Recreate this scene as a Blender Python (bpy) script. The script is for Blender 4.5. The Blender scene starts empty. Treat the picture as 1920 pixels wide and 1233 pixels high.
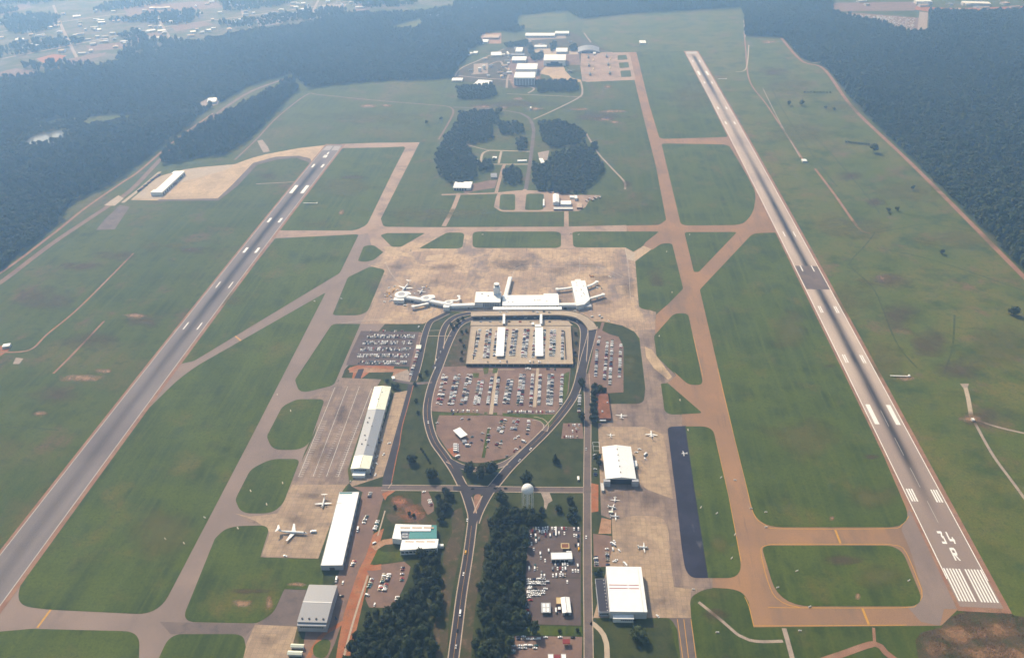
import bpy, bmesh, math, random
import numpy as np
from mathutils import Vector, Matrix
R = math.radians
rnd = random.Random(7)
scene = bpy.context.scene
C = scene.collection
# ------------------------------------------------------------------ camera (solved from the runway's standard markings)
FPX, YAW, PITCH, ROLL = 1474.19, 0.0800, 0.5632, -0.0194
CAM = np.array([-457.53, -594.07, 716.38])
PW, PH = 1920.0, 1233.0
def _dir(u, v):
    c, s = math.cos(ROLL), math.sin(ROLL); u, v = c*u - s*v, s*u + c*v
    cp, sp = math.cos(PITCH), math.sin(PITCH)
    x, y, z = u, cp + v*sp, -sp + v*cp
    cy, sy = math.cos(YAW), math.sin(YAW)
    return np.array([cy*x - sy*y, sy*x + cy*y, z])
D0 = _dir(0, 0); DR = _dir(1, 0) - D0; DU = _dir(0, 1) - D0
def G(px, py, z=0.0):
    """ground (or height z) point that a photo pixel looks at"""
    d = D0 + DR*((px - PW/2)/FPX) + DU*((PH/2 - py)/FPX)
    return CAM + d*((z - CAM[2])/d[2])
def P(p):
    q = np.asarray(p, float) - CAM
    w = q @ D0
    return (PW/2 + FPX*(q @ DR)/w, PH/2 - FPX*(q @ DU)/w)
def hgt(px, yb, yt):
    """height of a vertical edge whose foot is at (px,yb) and top at row yt"""
    b = G(px, yb); lo, hi = 0.0, 120.0
    for _ in range(40):
        m = (lo + hi)/2
        if P(b + np.array([0, 0, m]))[1] > yt: lo = m
        else: hi = m
    return lo
def mpp(px, py):
    return float(np.linalg.norm(G(px + .5, py) - G(px - .5, py)))
cam_d = bpy.data.cameras.new('camera'); cam = bpy.data.objects.new('camera', cam_d); C.objects.link(cam)
cam.matrix_world = Matrix(((DR[0], DU[0], -D0[0], CAM[0]), (DR[1], DU[1], -D0[1], CAM[1]), (DR[2], DU[2], -D0[2], CAM[2]), (0, 0, 0, 1)))
cam_d.sensor_width = 36.0; cam_d.lens = 36.0*FPX/PW
cam_d.clip_start = 1.0; cam_d.clip_end = 60000.0
scene.camera = cam
# ------------------------------------------------------------------ world, sun, exposure
SUN_EL, SUN_AZ = R(42), R(-34)          # azimuth clockwise from +Y (along the runways)
world = bpy.data.worlds.new('World'); scene.world = world; world.use_nodes = True
wn = world.node_tree.nodes; wl = world.node_tree.links
bg = wn['Background']; sky = wn.new('ShaderNodeTexSky'); sky.sky_type = 'NISHITA'; sky.sun_disc = False
sky.sun_elevation = SUN_EL; sky.sun_rotation = SUN_AZ; sky.air_density = 1.3; sky.dust_density = 2.0
wl.new(sky.outputs[0], bg.inputs[0]); bg.inputs[1].default_value = 0.12
sl = bpy.data.lights.new('sun', 'SUN'); sl.energy = 5.0; sl.angle = R(2.2); sl.color = (1.0, 0.90, 0.76)
sun = bpy.data.objects.new('sun', sl); C.objects.link(sun)
sd = Vector((math.sin(SUN_AZ)*math.cos(SUN_EL), math.cos(SUN_AZ)*math.cos(SUN_EL), math.sin(SUN_EL)))
sun.rotation_euler = sd.to_track_quat('Z', 'Y').to_euler(); sun.location = (-457, 0, 2500)
vs = scene.view_settings; vs.view_transform = 'Standard'; vs.look = 'None'; vs.exposure = 0.12; vs.gamma = 1.0; vs.use_curve_mapping = False
scene.cycles.use_denoising = True
scene.cycles.volume_bounces = 2
scene.cycles.max_bounces = 5; scene.cycles.diffuse_bounces = 2; scene.cycles.glossy_bounces = 2
scene.cycles.transparent_max_bounces = 8
# ------------------------------------------------------------------ materials
def _new(name, rough):
    m = bpy.data.materials.new(name); m.use_nodes = True
    nt = m.node_tree; b = nt.nodes['Principled BSDF']
    b.inputs['Roughness'].default_value = rough
    b.inputs['Specular IOR Level'].default_value = 0.3
    return m, nt, b
def _mix(nt, fac, a, b, mode='MIX'):
    n = nt.nodes.new('ShaderNodeMix'); n.data_type = 'RGBA'; n.blend_type = mode
    for k, v in ((0, fac), (6, a), (7, b)):
        if isinstance(v, (int, float)): n.inputs[k].default_value = v
        elif isinstance(v, tuple): n.inputs[k].default_value = (*v[:3], 1)
        else: nt.links.new(v, n.inputs[k])
    return n.outputs[2]
def _noise(nt, vec, size, detail=3, lo=.35, hi=.65, rough=.55, dist=0.0):
    n = nt.nodes.new('ShaderNodeTexNoise'); n.inputs['Scale'].default_value = 1.0/size
    n.inputs['Detail'].default_value = detail; n.inputs['Roughness'].default_value = rough
    n.inputs['Distortion'].default_value = dist
    nt.links.new(vec, n.inputs['Vector'])
    r = nt.nodes.new('ShaderNodeMapRange'); r.inputs[1].default_value = lo; r.inputs[2].default_value = hi
    nt.links.new(n.outputs[0], r.inputs[0]); return r.outputs[0]
def _math(nt, op, a, b=None, clamp=False):
    n = nt.nodes.new('ShaderNodeMath'); n.operation = op; n.use_clamp = clamp
    for i, v in enumerate((a, b)):
        if v is None: continue
        if isinstance(v, (int, float)): n.inputs[i].default_value = v
        else: nt.links.new(v, n.inputs[i])
    return n.outputs[0]
def _pos(nt, stretch=None):
    g = nt.nodes.new('ShaderNodeNewGeometry')
    if not stretch: return g.outputs['Position']
    m = nt.nodes.new('ShaderNodeMapping'); m.inputs['Scale'].default_value = stretch
    nt.links.new(g.outputs['Position'], m.inputs['Vector']); return m.outputs[0]
def ground_mat(name, layers, fine=0.12, rough=.95, joints=None, fine_size=1.2):
    """layers: (colour, size, lo, hi[, stretch]); the first gives the base. joints=(spacing, darkening)"""
    m, nt, b = _new(name, rough)
    col = layers[0][0]
    p = _pos(nt)
    for L in layers[1:]:
        st = L[4] if len(L) > 4 else None
        v = _pos(nt, st) if st else p
        f = _noise(nt, v, L[1], 5, L[2], L[3], .62)
        col = _mix(nt, f, col, L[0])
    if joints:
        sp, dk = joints
        s = nt.nodes.new('ShaderNodeSeparateXYZ'); nt.links.new(p, s.inputs[0])
        ms = []
        for k in (0, 1):
            a = _math(nt, 'PINGPONG', s.outputs[k], sp/2)
            ms.append(_math(nt, 'LESS_THAN', a, .28))
        j = _math(nt, 'MAXIMUM', ms[0], ms[1])
        # slab to slab tone
        sn = nt.nodes.new('ShaderNodeVectorMath'); sn.operation = 'SNAP'; sn.inputs[1].default_value = (sp, sp, 1)
        nt.links.new(p, sn.inputs[0])
        wnz = nt.nodes.new('ShaderNodeTexWhiteNoise'); nt.links.new(sn.outputs[0], wnz.inputs[0])
        tone = _math(nt, 'MULTIPLY_ADD', wnz.outputs[0], .16); tone.node.inputs[2].default_value = .92
        col = _mix(nt, 1.0, col, tone, 'MULTIPLY')
        col = _mix(nt, _math(nt, 'MULTIPLY', j, dk), col, (.05, .04, .035))
    f = _noise(nt, p, fine_size, 2, .2, .8)
    g = _math(nt, 'MULTIPLY_ADD', f, 2*fine); g.node.inputs[2].default_value = 1 - fine
    col = _mix(nt, 1.0, col, g, 'MULTIPLY')
    if isinstance(col, tuple): b.inputs['Base Color'].default_value = (*col, 1)
    else: nt.links.new(col, b.inputs['Base Color'])
    return m
def plain(name, col, rough=.6, metal=0.0, var=.10, size=3.0):
    m, nt, b = _new(name, rough)
    b.inputs['Metallic'].default_value = metal
    f = _noise(nt, _pos(nt), size, 4, .3, .7)
    dk = tuple(c*(1 - var*1.6) for c in col)
    nt.links.new(_mix(nt, f, col, dk), b.inputs['Base Color'])
    return m
def sheet_metal(name, col, seam=1.0, axis=0, rough=.45, dirt=(.30, .24, .2), amount=.25):
    """roof sheeting: seams every `seam` metres (object space) and streaky weathering"""
    m, nt, b = _new(name, rough)
    tc = nt.nodes.new('ShaderNodeTexCoord'); s = nt.nodes.new('ShaderNodeSeparateXYZ'); nt.links.new(tc.outputs['Object'], s.inputs[0])
    a = _math(nt, 'PINGPONG', s.outputs[axis], seam/2); j = _math(nt, 'LESS_THAN', a, seam*.07)
    f = _noise(nt, _pos(nt), 9, 5, .45, .8)
    c = _mix(nt, _math(nt, 'MULTIPLY', f, amount), col, dirt)
    c = _mix(nt, _math(nt, 'MULTIPLY', j, .25), c, tuple(x*.6 for x in col))
    nt.links.new(c, b.inputs['Base Color']); return m
M = {}
GR1, GR2, GR3, GR4 = (.040, .062, .0055), (.065, .082, .008), (.104, .086, .020), (.024, .040, .0045)
MOW = (1, .03, 1)
M['grass'] = ground_mat('grass', [(GR1,), (GR2, 170, .40, .60), (GR4, 60, .50, .66), (GR3, 240, .52, .66), ((.105, .066, .034), 85, .56, .69), (GR4, 16, .5, .72), (GR2, 10, .44, .72, MOW)], .28, fine_size=2.5)
M['mown'] = ground_mat('mown_grass', [(GR1,), ((.066, .090, .007), 110, .38, .60), (GR4, 45, .46, .68), ((.102, .090, .015), 70, .54, .70), ((.070, .094, .008), 9, .43, .70, MOW), (GR4, 5, .52, .78)], .28, fine_size=2.2)
M['field'] = ground_mat('rough_pasture', [((.070, .090, .009),), ((.115, .106, .018), 170, .40, .60), ((.034, .056, .007), 70, .48, .64), ((.135, .086, .042), 100, .55, .68), ((.080, .104, .011), 22, .46, .72), ((.038, .058, .008), 9, .52, .78)], .28, fine_size=2.5)
M['lawn'] = ground_mat('dark_lawn', [((.030, .042, .009),), ((.046, .054, .012), 40, .40, .60), ((.018, .028, .006), 16, .48, .68), ((.070, .054, .026), 26, .58, .72)], .26, fine_size=1.8)  # darker green is this lawn's own colour
M['town'] = ground_mat('town_ground', [((.13, .105, .075),), ((.055, .070, .026), 90, .44, .58), ((.22, .17, .13), 60, .55, .68), ((.05, .065, .025), 30, .5, .64)], .2)
M['verge'] = ground_mat('worn_verge', [((.075, .055, .030),), ((.040, .048, .014), 22, .42, .62), ((.13, .085, .055), 9, .52, .72)], .24)
M['forestfloor'] = ground_mat('forest_floor', [((.018, .032, .012),), ((.03, .045, .016), 40, .4, .7)], .2)
M['dirt'] = ground_mat('bare_soil', [((.30, .155, .085),), ((.38, .24, .15), 18, .4, .65), ((.20, .11, .06), 7, .5, .8)], .2)
M['redclay'] = ground_mat('red_clay', [((.30, .10, .04),), ((.36, .16, .08), 12, .4, .65), ((.16, .08, .05), 6, .5, .75)], .22)
M['gravel'] = ground_mat('gravel', [((.34, .27, .22),), ((.24, .19, .16), 8, .4, .7)], .22)
M['apron'] = ground_mat('apron_concrete', [((.33, .23, .16),), ((.46, .325, .205), 75, .45, .54), ((.215, .165, .145), 55, .51, .62, (1, .55, 1)), ((.14, .11, .10), 15, .60, .78, (1.4, .18, 1)), ((.34, .235, .16), 24, .55, .7), ((.23, .165, .13), 8, .5, .8)], .12, .9, joints=(7.6, .30))
M['apron_tan'] = ground_mat('tan_concrete', [((.315, .225, .155),), ((.38, .275, .18), 40, .42, .60), ((.215, .16, .125), 30, .52, .68), ((.26, .185, .135), 9, .5, .75), ((.15, .115, .10), 7, .64, .82, (1.5, .25, 1))], .11, .9, joints=(6.1, .22))
M['apron_yellow'] = ground_mat('pale_concrete', [((.47, .34, .21),), ((.37, .265, .17), 50, .42, .62), ((.29, .215, .155), 16, .56, .74)], .08, .9, joints=(7.6, .25))
M['apron_dark'] = ground_mat('stained_concrete', [((.20, .145, .12),), ((.27, .195, .145), 34, .42, .60), ((.125, .095, .09), 20, .50, .68, (1, .3, 1)), ((.23, .165, .13), 7, .5, .8)], .1, .9, joints=(7.6, .25))
M['taxi_r'] = ground_mat('ochre_taxiway', [((.245, .145, .088),), ((.30, .168, .090), 110, .42, .60), ((.185, .122, .088), 60, .50, .66, (1, .3, 1)), ((.14, .09, .075), 7, .60, .82, (1, .08, 1))], .10)
M['taxi_l'] = ground_mat('grey_taxiway', [((.205, .155, .135),), ((.25, .185, .155), 90, .42, .62), ((.165, .125, .115), 45, .54, .74, (1, .3, 1))], .10)
M['taxi_c'] = ground_mat('pink_taxiway', [((.31, .215, .165),), ((.37, .26, .19), 70, .42, .60), ((.22, .16, .135), 45, .50, .68)], .10)
M['shoulder'] = ground_mat('dusty_shoulder', [((.24, .12, .08),), ((.30, .17, .11), 25, .4, .65), ((.15, .10, .06), 12, .5, .8)], .15)
M['asphalt_new'] = ground_mat('fresh_asphalt', [((.040, .036, .045),), ((.055, .050, .058), 20, .4, .7)], .14)
M['asphalt_pad'] = ground_mat('sealed_asphalt', [((.018, .018, .036),), ((.028, .028, .052), 30, .45, .62), ((.075, .075, .09), 22, .62, .74, (1.6, .5, 1))], .10, .95)
M['asphalt'] = ground_mat('worn_asphalt', [((.125, .098, .092),), ((.165, .125, .11), 30, .42, .65), ((.09, .072, .07), 14, .52, .75)], .12)
M['lot'] = ground_mat('parking_asphalt', [((.175, .110, .088),), ((.22, .14, .105), 26, .42, .65), ((.125, .088, .075), 12, .52, .75)], .13)
M['lot_dark'] = ground_mat('dark_parking_asphalt', [((.095, .070, .068),), ((.125, .092, .082), 26, .42, .65), ((.07, .055, .055), 10, .52, .75)], .13)
M['concrete'] = ground_mat('concrete_paving', [((.42, .34, .25),), ((.36, .28, .21), 10, .4, .7)], .10)
M['kerb'] = plain('kerb_concrete', (.44, .35, .27), .9, var=.15)
M['paint'] = plain('white_paint', (.78, .76, .72), .7, var=.06)
M['paint_worn'] = plain('worn_white_paint', (.50, .47, .44), .8, var=.15)
M['paint_faint'] = plain('faded_paint', (.17, .15, .145), .9, var=.3)
M['paint_y'] = plain('yellow_paint', (.52, .27, .04), .7, var=.12)
M['white'] = plain('white_wall', (.76, .76, .74), .55, var=.06)
M['white_roof'] = plain('white_membrane_roof', (.82, .82, .80), .55, var=.05, size=12)
M['roof_seam'] = sheet_metal('white_sheet_roof', (.80, .80, .78), 1.2, 0, amount=.10)
M['roof_seam_y'] = sheet_metal('cream_sheet_roof', (.72, .74, .60), 1.2, 1, amount=.2)
M['roof_grey'] = sheet_metal('grey_sheet_roof', (.21, .22, .25), 1.5, 0, amount=.15)
M['roof_bluegrey'] = sheet_metal('weathered_grey_roof', (.20, .225, .27), 2.4, 1, amount=.2)
M['roof_dark'] = plain('dark_gravel_roof', (.045, .045, .065), .9)
M['roof_brown'] = plain('brown_gravel_roof', (.26, .10, .05), .9, var=.3, size=8)
M['roof_red'] = plain('red_canopy_roof', (.20, .012, .018), .6)
M['roof_teal'] = plain('teal_metal_roof', (.012, .20, .21), .5, var=.08)
M['roof_yellow'] = plain('buff_canopy_roof', (.58, .44, .22), .6)
M['roof_tan'] = plain('tan_roof', (.46, .34, .25), .7)
M['wall_grey'] = plain('grey_wall', (.40, .41, .44), .7)
M['wall_pale'] = plain('pale_wall', (.60, .59, .57), .7)
M['wall_brick'] = plain('brick_wall', (.24, .12, .08), .85)
M['dark_open'] = plain('dark_opening', (.012, .012, .014), .8)
M['glass'] = plain('dark_glass', (.03, .035, .045), .15)
M['steel'] = plain('painted_steel', (.62, .64, .66), .4)
M['redstripe'] = plain('red_skylight', (.35, .08, .08), .5)
M['vent'] = plain('dark_vent', (.10, .09, .085), .7)
M['mil_grey'] = plain('military_grey_paint', (.13, .16, .19), .5)
M['tyre'] = plain('tyre_rubber', (.02, .02, .02), .9)
M['bark'] = plain('bark', (.07, .05, .035), .95)
# ------------------------------------------------------------------ object helpers
def tag(o, label=None, cat=None, group=None, kind=None):
    if label: o['label'] = label
    if cat: o['category'] = cat
    if group: o['group'] = group
    if kind: o['kind'] = kind
    return o
def thing(name, label, cat, loc=(0, 0, 0), rz=0.0, group=None):
    o = bpy.data.objects.new(name, None); C.objects.link(o)
    o.location = loc; o.rotation_euler = (0, 0, rz); o.empty_display_size = 2
    return tag(o, label, cat, group)
class MB:
    def __init__(s): s.v = []; s.f = []; s.m = []; s.k = 0
    def add(s, vs, fs):
        n = len(s.v); s.v += [tuple(map(float, p)) for p in vs]
        for f in fs: s.f.append(tuple(i + n for i in f)); s.m.append(s.k)
        return s
    def box(s, cx, cy, cz, sx, sy, sz):
        """cz = bottom"""
        x0, x1, y0, y1, z0, z1 = cx - sx/2, cx + sx/2, cy - sy/2, cy + sy/2, cz, cz + sz
        return s.add([(x0, y0, z0), (x1, y0, z0), (x1, y1, z0), (x0, y1, z0), (x0, y0, z1), (x1, y0, z1), (x1, y1, z1), (x0, y1, z1)],
                     [(3, 2, 1, 0), (4, 5, 6, 7), (0, 1, 5, 4), (1, 2, 6, 5), (2, 3, 7, 6), (3, 0, 4, 7)])
    def prism(s, poly, z0, z1, bottom=True):
        n = len(poly)
        fs = [tuple(range(n, 2*n))] + [(i, (i + 1) % n, n + (i + 1) % n, n + i) for i in range(n)]
        if bottom: fs.append(tuple(range(n - 1, -1, -1)))
        return s.add([(*p[:2], z0) for p in poly] + [(*p[:2], z1) for p in poly], fs)
    def gable(s, w, d, h0, h1, ridge='y', over=.5, t=.35, cx=0, cy=0):
        """gabled roof slab over a w x d plan"""
        a, b = (w/2 + over, d/2 + over) if ridge == 'y' else (d/2 + over, w/2 + over)
        hd = h0 - (h1 - h0)*over/(a - over)
        pr = [(-a, hd), (0, h1), (a, hd), (a, hd - t), (0, h1 - t), (-a, hd - t)]
        vs = []
        for e in (-b, b):
            for (q, z) in pr: vs.append((cx + q, cy + e, z) if ridge == 'y' else (cx + e, cy - q, z))
        fs = [(5, 4, 1, 0), (4, 3, 2, 1), (6, 7, 10, 11), (7, 8, 9, 10)] + [(i, (i + 1) % 6, 6 + (i + 1) % 6, 6 + i) for i in range(6)]
        fs = [tuple(f) for f in fs]
        return s.add(vs, fs)
    def gwalls(s, w, d, h0, h1, ridge='y', cx=0, cy=0):
        a, b = (w/2, d/2) if ridge == 'y' else (d/2, w/2)
        pr = [(-a, 0), (a, 0), (a, h0), (0, h1), (-a, h0)]
        vs = []
        for e in (-b, b):
            for (q, z) in pr: vs.append((cx + q, cy + e, z) if ridge == 'y' else (cx + e, cy - q, z))
        return s.add(vs, [(0, 1, 2, 3, 4), (9, 8, 7, 6, 5), (1, 6, 7, 2), (5, 0, 4, 9)])
    def tube(s, p0, p1, r0, r1=None, n=8, cap=True):
        r1 = r0 if r1 is None else r1
        p0, p1 = Vector(p0), Vector(p1); d = (p1 - p0).normalized()
        a = d.orthogonal().normalized(); b = d.cross(a)
        vs = [p0 + (a*math.cos(t) + b*math.sin(t))*r0 for t in [2*math.pi*i/n for i in range(n)]] + \
             [p1 + (a*math.cos(t) + b*math.sin(t))*r1 for t in [2*math.pi*i/n for i in range(n)]]
        fs = [(i, (i + 1) % n, n + (i + 1) % n, n + i) for i in range(n)]
        if cap: fs += [tuple(range(n - 1, -1, -1)), tuple(range(n, 2*n))]
        return s.add(vs, fs)
    def lathe(s, prof, n=16, c=(0, 0, 0), axis='z'):
        vs = []; fs = []
        for (r, h) in prof:
            for i in range(n):
                t = 2*math.pi*i/n; x, y = r*math.cos(t), r*math.sin(t)
                vs.append((c[0] + x, c[1] + y, c[2] + h) if axis == 'z' else (c[0] + x, c[1] + h, c[2] + y))
        for k in range(len(prof) - 1):
            for i in range(n): fs.append((k*n + i, k*n + (i + 1) % n, (k + 1)*n + (i + 1) % n, (k + 1)*n + i))
        return s.add(vs, fs)
    def mesh(s, name, mats, smooth=False):
        me = bpy.data.meshes.new(name); me.from_pydata(s.v, [], s.f)
        for m in (mats if isinstance(mats, (list, tuple)) else [mats]): me.materials.append(m)
        if any(s.m): me.polygons.foreach_set('material_index', s.m)
        if smooth: me.polygons.foreach_set('use_smooth', [True]*len(s.f))
        bm = bmesh.new(); bm.from_mesh(me); bmesh.ops.recalc_face_normals(bm, faces=bm.faces); bm.to_mesh(me); bm.free()
        return me
    def build(s, name, mats, parent=None, smooth=False):
        return link(name, s.mesh(name, mats, smooth), parent)
def link(name, me, parent=None, kind=None):
    o = bpy.data.objects.new(name, me); C.objects.link(o)
    if parent: o.parent = parent
    if kind: o['kind'] = kind
    return o
# ------------------------------------------------------------------ ground sheets traced from the photograph
def corner(pts):
    """pts: (x, y[, cut]) world metres -> polygon with rounded corners (cut = metres trimmed off each side)"""
    out = []; n = len(pts)
    for i, p in enumerate(pts):
        d = p[2] if len(p) > 2 else 0
        if not d: out.append((p[0], p[1])); continue
        a, b, c = Vector(pts[i - 1][:2]), Vector(p[:2]), Vector(pts[(i + 1) % n][:2])
        la, lc = (a - b).length, (c - b).length
        d1, d2 = min(d, la*.49), min(d, lc*.49)
        q0, q1 = b + (a - b)/la*d1, b + (c - b)/lc*d2
        k = 7
        for j in range(k + 1):
            t = j/k; q = q0*(1 - t)**2 + b*(2*t*(1 - t)) + q1*t*t
            out.append((q.x, q.y))
    return out
def W2(px):
    out = []
    for p in px:
        g = G(p[0], p[1]); out.append((g[0], g[1]) + tuple(p[2:3]))
    return out
_zc = [0]
def nz(z):
    _zc[0] = (_zc[0] + 1) % 40
    return z + .0005*_zc[0]
def sheet(name, px, mat, z, parent=None):
    z = nz(z)
    poly = corner(W2(px))
    me = bpy.data.meshes.new(name); me.from_pydata([(x, y, z) for x, y in poly], [], [tuple(range(len(poly)))])
    me.materials.append(M[mat])
    bm = bmesh.new(); bm.from_mesh(me)
    bmesh.ops.triangulate(bm, faces=bm.faces)
    for f in bm.faces:
        if f.normal.z < 0: f.normal_flip()
    bm.to_mesh(me); bm.free()
    o = link(name, me, parent)
    if not parent: o['kind'] = 'structure'
    return o
def smooth_line(pts, step=6.0, closed=False):
    """Catmull-Rom through world points"""
    P_ = [Vector(p[:2]) for p in pts]; out = []
    n = len(P_)
    for i in range(n - 1):
        p0, p1, p2, p3 = P_[max(i - 1, 0)], P_[i], P_[i + 1], P_[min(i + 2, n - 1)]
        k = max(1, int((p2 - p1).length/step))
        for j in range(k):
            t = j/k
            out.append(.5*((2*p1) + (p2 - p0)*t + (2*p0 - 5*p1 + 4*p2 - p3)*t*t + (3*p1 - p0 - 3*p2 + p3)*t**3))
    out.append(P_[-1]); return out
def offset_line(line, d):
    out = []
    for i, p in enumerate(line):
        a, b = line[max(i - 1, 0)], line[min(i + 1, len(line) - 1)]
        t = (b - a).normalized(); out.append(p + Vector((t.y, -t.x))*d)
    return out
def ribbon(name, line, d0, d1, mat, z, parent=None, thick=0):
    z = nz(z)
    A, B = offset_line(line, d0), offset_line(line, d1); n = len(A)
    vs = [(p.x, p.y, z) for p in A] + [(p.x, p.y, z) for p in B]
    fs = [(i, i + 1, n + i + 1, n + i) for i in range(n - 1)]
    if thick:
        vs += [(p.x, p.y, z - thick) for p in A] + [(p.x, p.y, z - thick) for p in B]
        fs += [(2*n + i, 2*n + i + 1, i + 1, i) for i in range(n - 1)] + [(n + i, n + i + 1, 3*n + i + 1, 3*n + i) for i in range(n - 1)]
    me = bpy.data.meshes.new(name); me.from_pydata(vs, [], fs); me.materials.append(M[mat])
    bm = bmesh.new(); bm.from_mesh(me)
    for f in bm.faces:
        if abs(f.normal.z) > .5 and f.normal.z < 0: f.normal_flip()
    bm.to_mesh(me); bm.free()
    o = link(name, me, parent)
    if not parent: o['kind'] = 'structure'
    return o
def strip(name, px, width, mat, z, parent=None, kerb=0, smooth=True, kh=.14):
    line = smooth_line(W2(px)) if smooth else [Vector(p[:2]) for p in W2(px)]
    o = ribbon(name, line, -width/2, width/2, mat, z, parent)
    if kerb:
        ribbon('kerb', line, -width/2 - kerb, -width/2, 'kerb', z + kh, o, .4)
        ribbon('kerb', line, width/2, width/2 + kerb, 'kerb', z + kh, o, .4)
    return o

def frayed(name, layers, top=.85, size=14):
    m = ground_mat(name, layers, .2); nt = m.node_tree; b = nt.nodes['Principled BSDF']; out = nt.nodes['Material Output']
    at = nt.nodes.new('ShaderNodeAttribute'); at.attribute_name = 'fray'
    f = _noise(nt, _pos(nt), size, 7, .25, .75, .68, .6)
    k = _math(nt, 'ADD', at.outputs['Fac'], f); k = _math(nt, 'ADD', k, -1.0)
    r = nt.nodes.new('ShaderNodeMapRange'); r.inputs[1].default_value = -.10; r.inputs[2].default_value = .55; r.inputs[4].default_value = top; nt.links.new(k, r.inputs[0])
    tr = nt.nodes.new('ShaderNodeBsdfTransparent'); mx = nt.nodes.new('ShaderNodeMixShader')
    nt.links.new(r.outputs[0], mx.inputs[0]); nt.links.new(tr.outputs[0], mx.inputs[1]); nt.links.new(b.outputs[0], mx.inputs[2]); nt.links.new(mx.outputs[0], out.inputs['Surface']); return m
M['f_dirt'] = frayed('frayed_bare_soil', [((.26, .15, .085),), ((.34, .22, .14), 8, .4, .65)])
M['f_clay'] = frayed('frayed_red_clay', [((.27, .10, .05),), ((.33, .16, .09), 8, .4, .65)])
M['f_weed'] = frayed('frayed_rusty_weeds', [((.24, .125, .065),), ((.30, .18, .10), 6, .4, .65), ((.12, .08, .035), 4, .5, .7)])
M['f_brown'] = frayed('frayed_brown_turf', [((.105, .070, .042),), ((.078, .062, .024), 20, .4, .65), ((.15, .092, .06), 10, .55, .75)], .6, 40)
M['f_wet'] = frayed('frayed_wet_turf', [((.016, .028, .009),), ((.024, .034, .011), 16, .4, .65)], .38, 45)
M['f_olive'] = frayed('frayed_dry_turf', [((.125, .115, .028),), ((.10, .105, .024), 16, .4, .65)], .6, 45)
M['f_stain'] = frayed('frayed_oil_stain', [((.10, .08, .075),), ((.13, .10, .09), 8, .4, .65)], .35, 40)
def blot(x, y, rx, ry, mat, z=.21, rot=0.0):
    """soft-edged patch: rx, ry in photo pixels at (x, y); laid flat on the ground"""
    z = nz(z); c = G(x, y); ax = G(x + rx, y) - c; ay = G(x, y - ry) - c; n, rings = 20, 4; V = [(c[0], c[1], z)]; A = [1.0]; F = []
    for k in range(1, rings + 1):
        for i in range(n):
            t = 2*math.pi*i/n; p = c + ax*(math.cos(t + rot)*k/rings) + ay*(math.sin(t)*k/rings); V.append((p[0], p[1], z)); A.append(1 - (k/rings)**1.5)
    for i in range(n): F.append((0, 1 + i, 1 + (i + 1) % n))
    for k in range(rings - 1):
        for i in range(n): a = 1 + k*n + i; b = 1 + k*n + (i + 1) % n; F.append((a, a + n, b + n, b))
    me = bpy.data.meshes.new('turf_patch'); me.from_pydata(V, [], F); at = me.attributes.new('fray', 'FLOAT', 'POINT'); at.data.foreach_set('value', A); me.materials.append(M[mat])
    bm = bmesh.new(); bm.from_mesh(me)
    for f in bm.faces:
        if f.normal.z < 0: f.normal_flip()
    bm.to_mesh(me); bm.free()
    return link('turf_patch' if mat != 'f_stain' else 'oil_stain', me, None, 'structure')
# ------------------------------------------------------------------ ground
def big_ground():
    x0, x1, y0, y1 = -9000, 9000, -2500, 14000
    me = bpy.data.meshes.new('ground'); me.from_pydata([(x0, y0, 0), (x1, y0, 0), (x1, y1, 0), (x0, y1, 0)], [], [(0, 1, 2, 3)])
    me.materials.append(M['grass']); return link('ground', me, None, 'structure')
big_ground()
# pasture east of the right-hand runway, and the overrun meadow to the north
sheet('pasture', [(1310, 95), (1300, 40), (1395, 38), (1396, 70), (1465, 72), (1503, 114), (1545, 130), (1600, 203), (1720, 318), (2000, 600), (2060, 1260), (1935, 1260), (1880, 1120), (1590, 600), (1395, 240)], 'field', .02)
sheet('meadow', [(1090, 60), (1095, 40), (1180, 30), (1390, 20), (1395, 60), (1310, 96), (1195, 97), (1150, 97), (1120, 80)], 'field', .024)
sheet('meadow', [(970, 50), (975, 28), (1060, 24), (1068, 52), (1010, 56)], 'field', .024)
Z_PAV, Z_X, Z_APR, Z_PAT, Z_ISL, Z_SH, Z_RW, Z_MK = .05, .07, .10, .14, .18, .22, .26, .30
# --- runways: a slightly bowed centre line in world space fitted to the traced edges
HW = 73.5*.3048
def fit(Lp, Rp, x0):
    a = np.array([G(*p) for p in Lp]); b = np.array([G(*p) for p in Rp])
    Y = np.r_[a[:, 1], b[:, 1]]; X = np.r_[a[:, 0] + HW, b[:, 0] - HW]
    return np.polyfit(Y, X, 2)
L1 = [(1684.1, 900), (1794.5, 1128.1), (1735.7, 1007.4), (1560, 643.2), (1655.7, 840), (1439.5, 400), (1489.7, 498.1), (1539.2, 600), (1284.7, 97.5), (1356.7, 240)]
R1 = [(1751, 900), (1876.6, 1129), (1611.6, 640), (1719, 840), (1479.2, 400), (1590.3, 600), (1307.4, 97.5), (1389.8, 240)]
L2 = [(79.6, 940), (0, 1044.6), (489.6, 420), (300, 660.6), (612, 272.4), (480, 433.7)]
R2 = [(142.6, 940), (0, 1129), (519, 432.5), (319.3, 698), (642.8, 272.4), (525, 425)]
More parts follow.
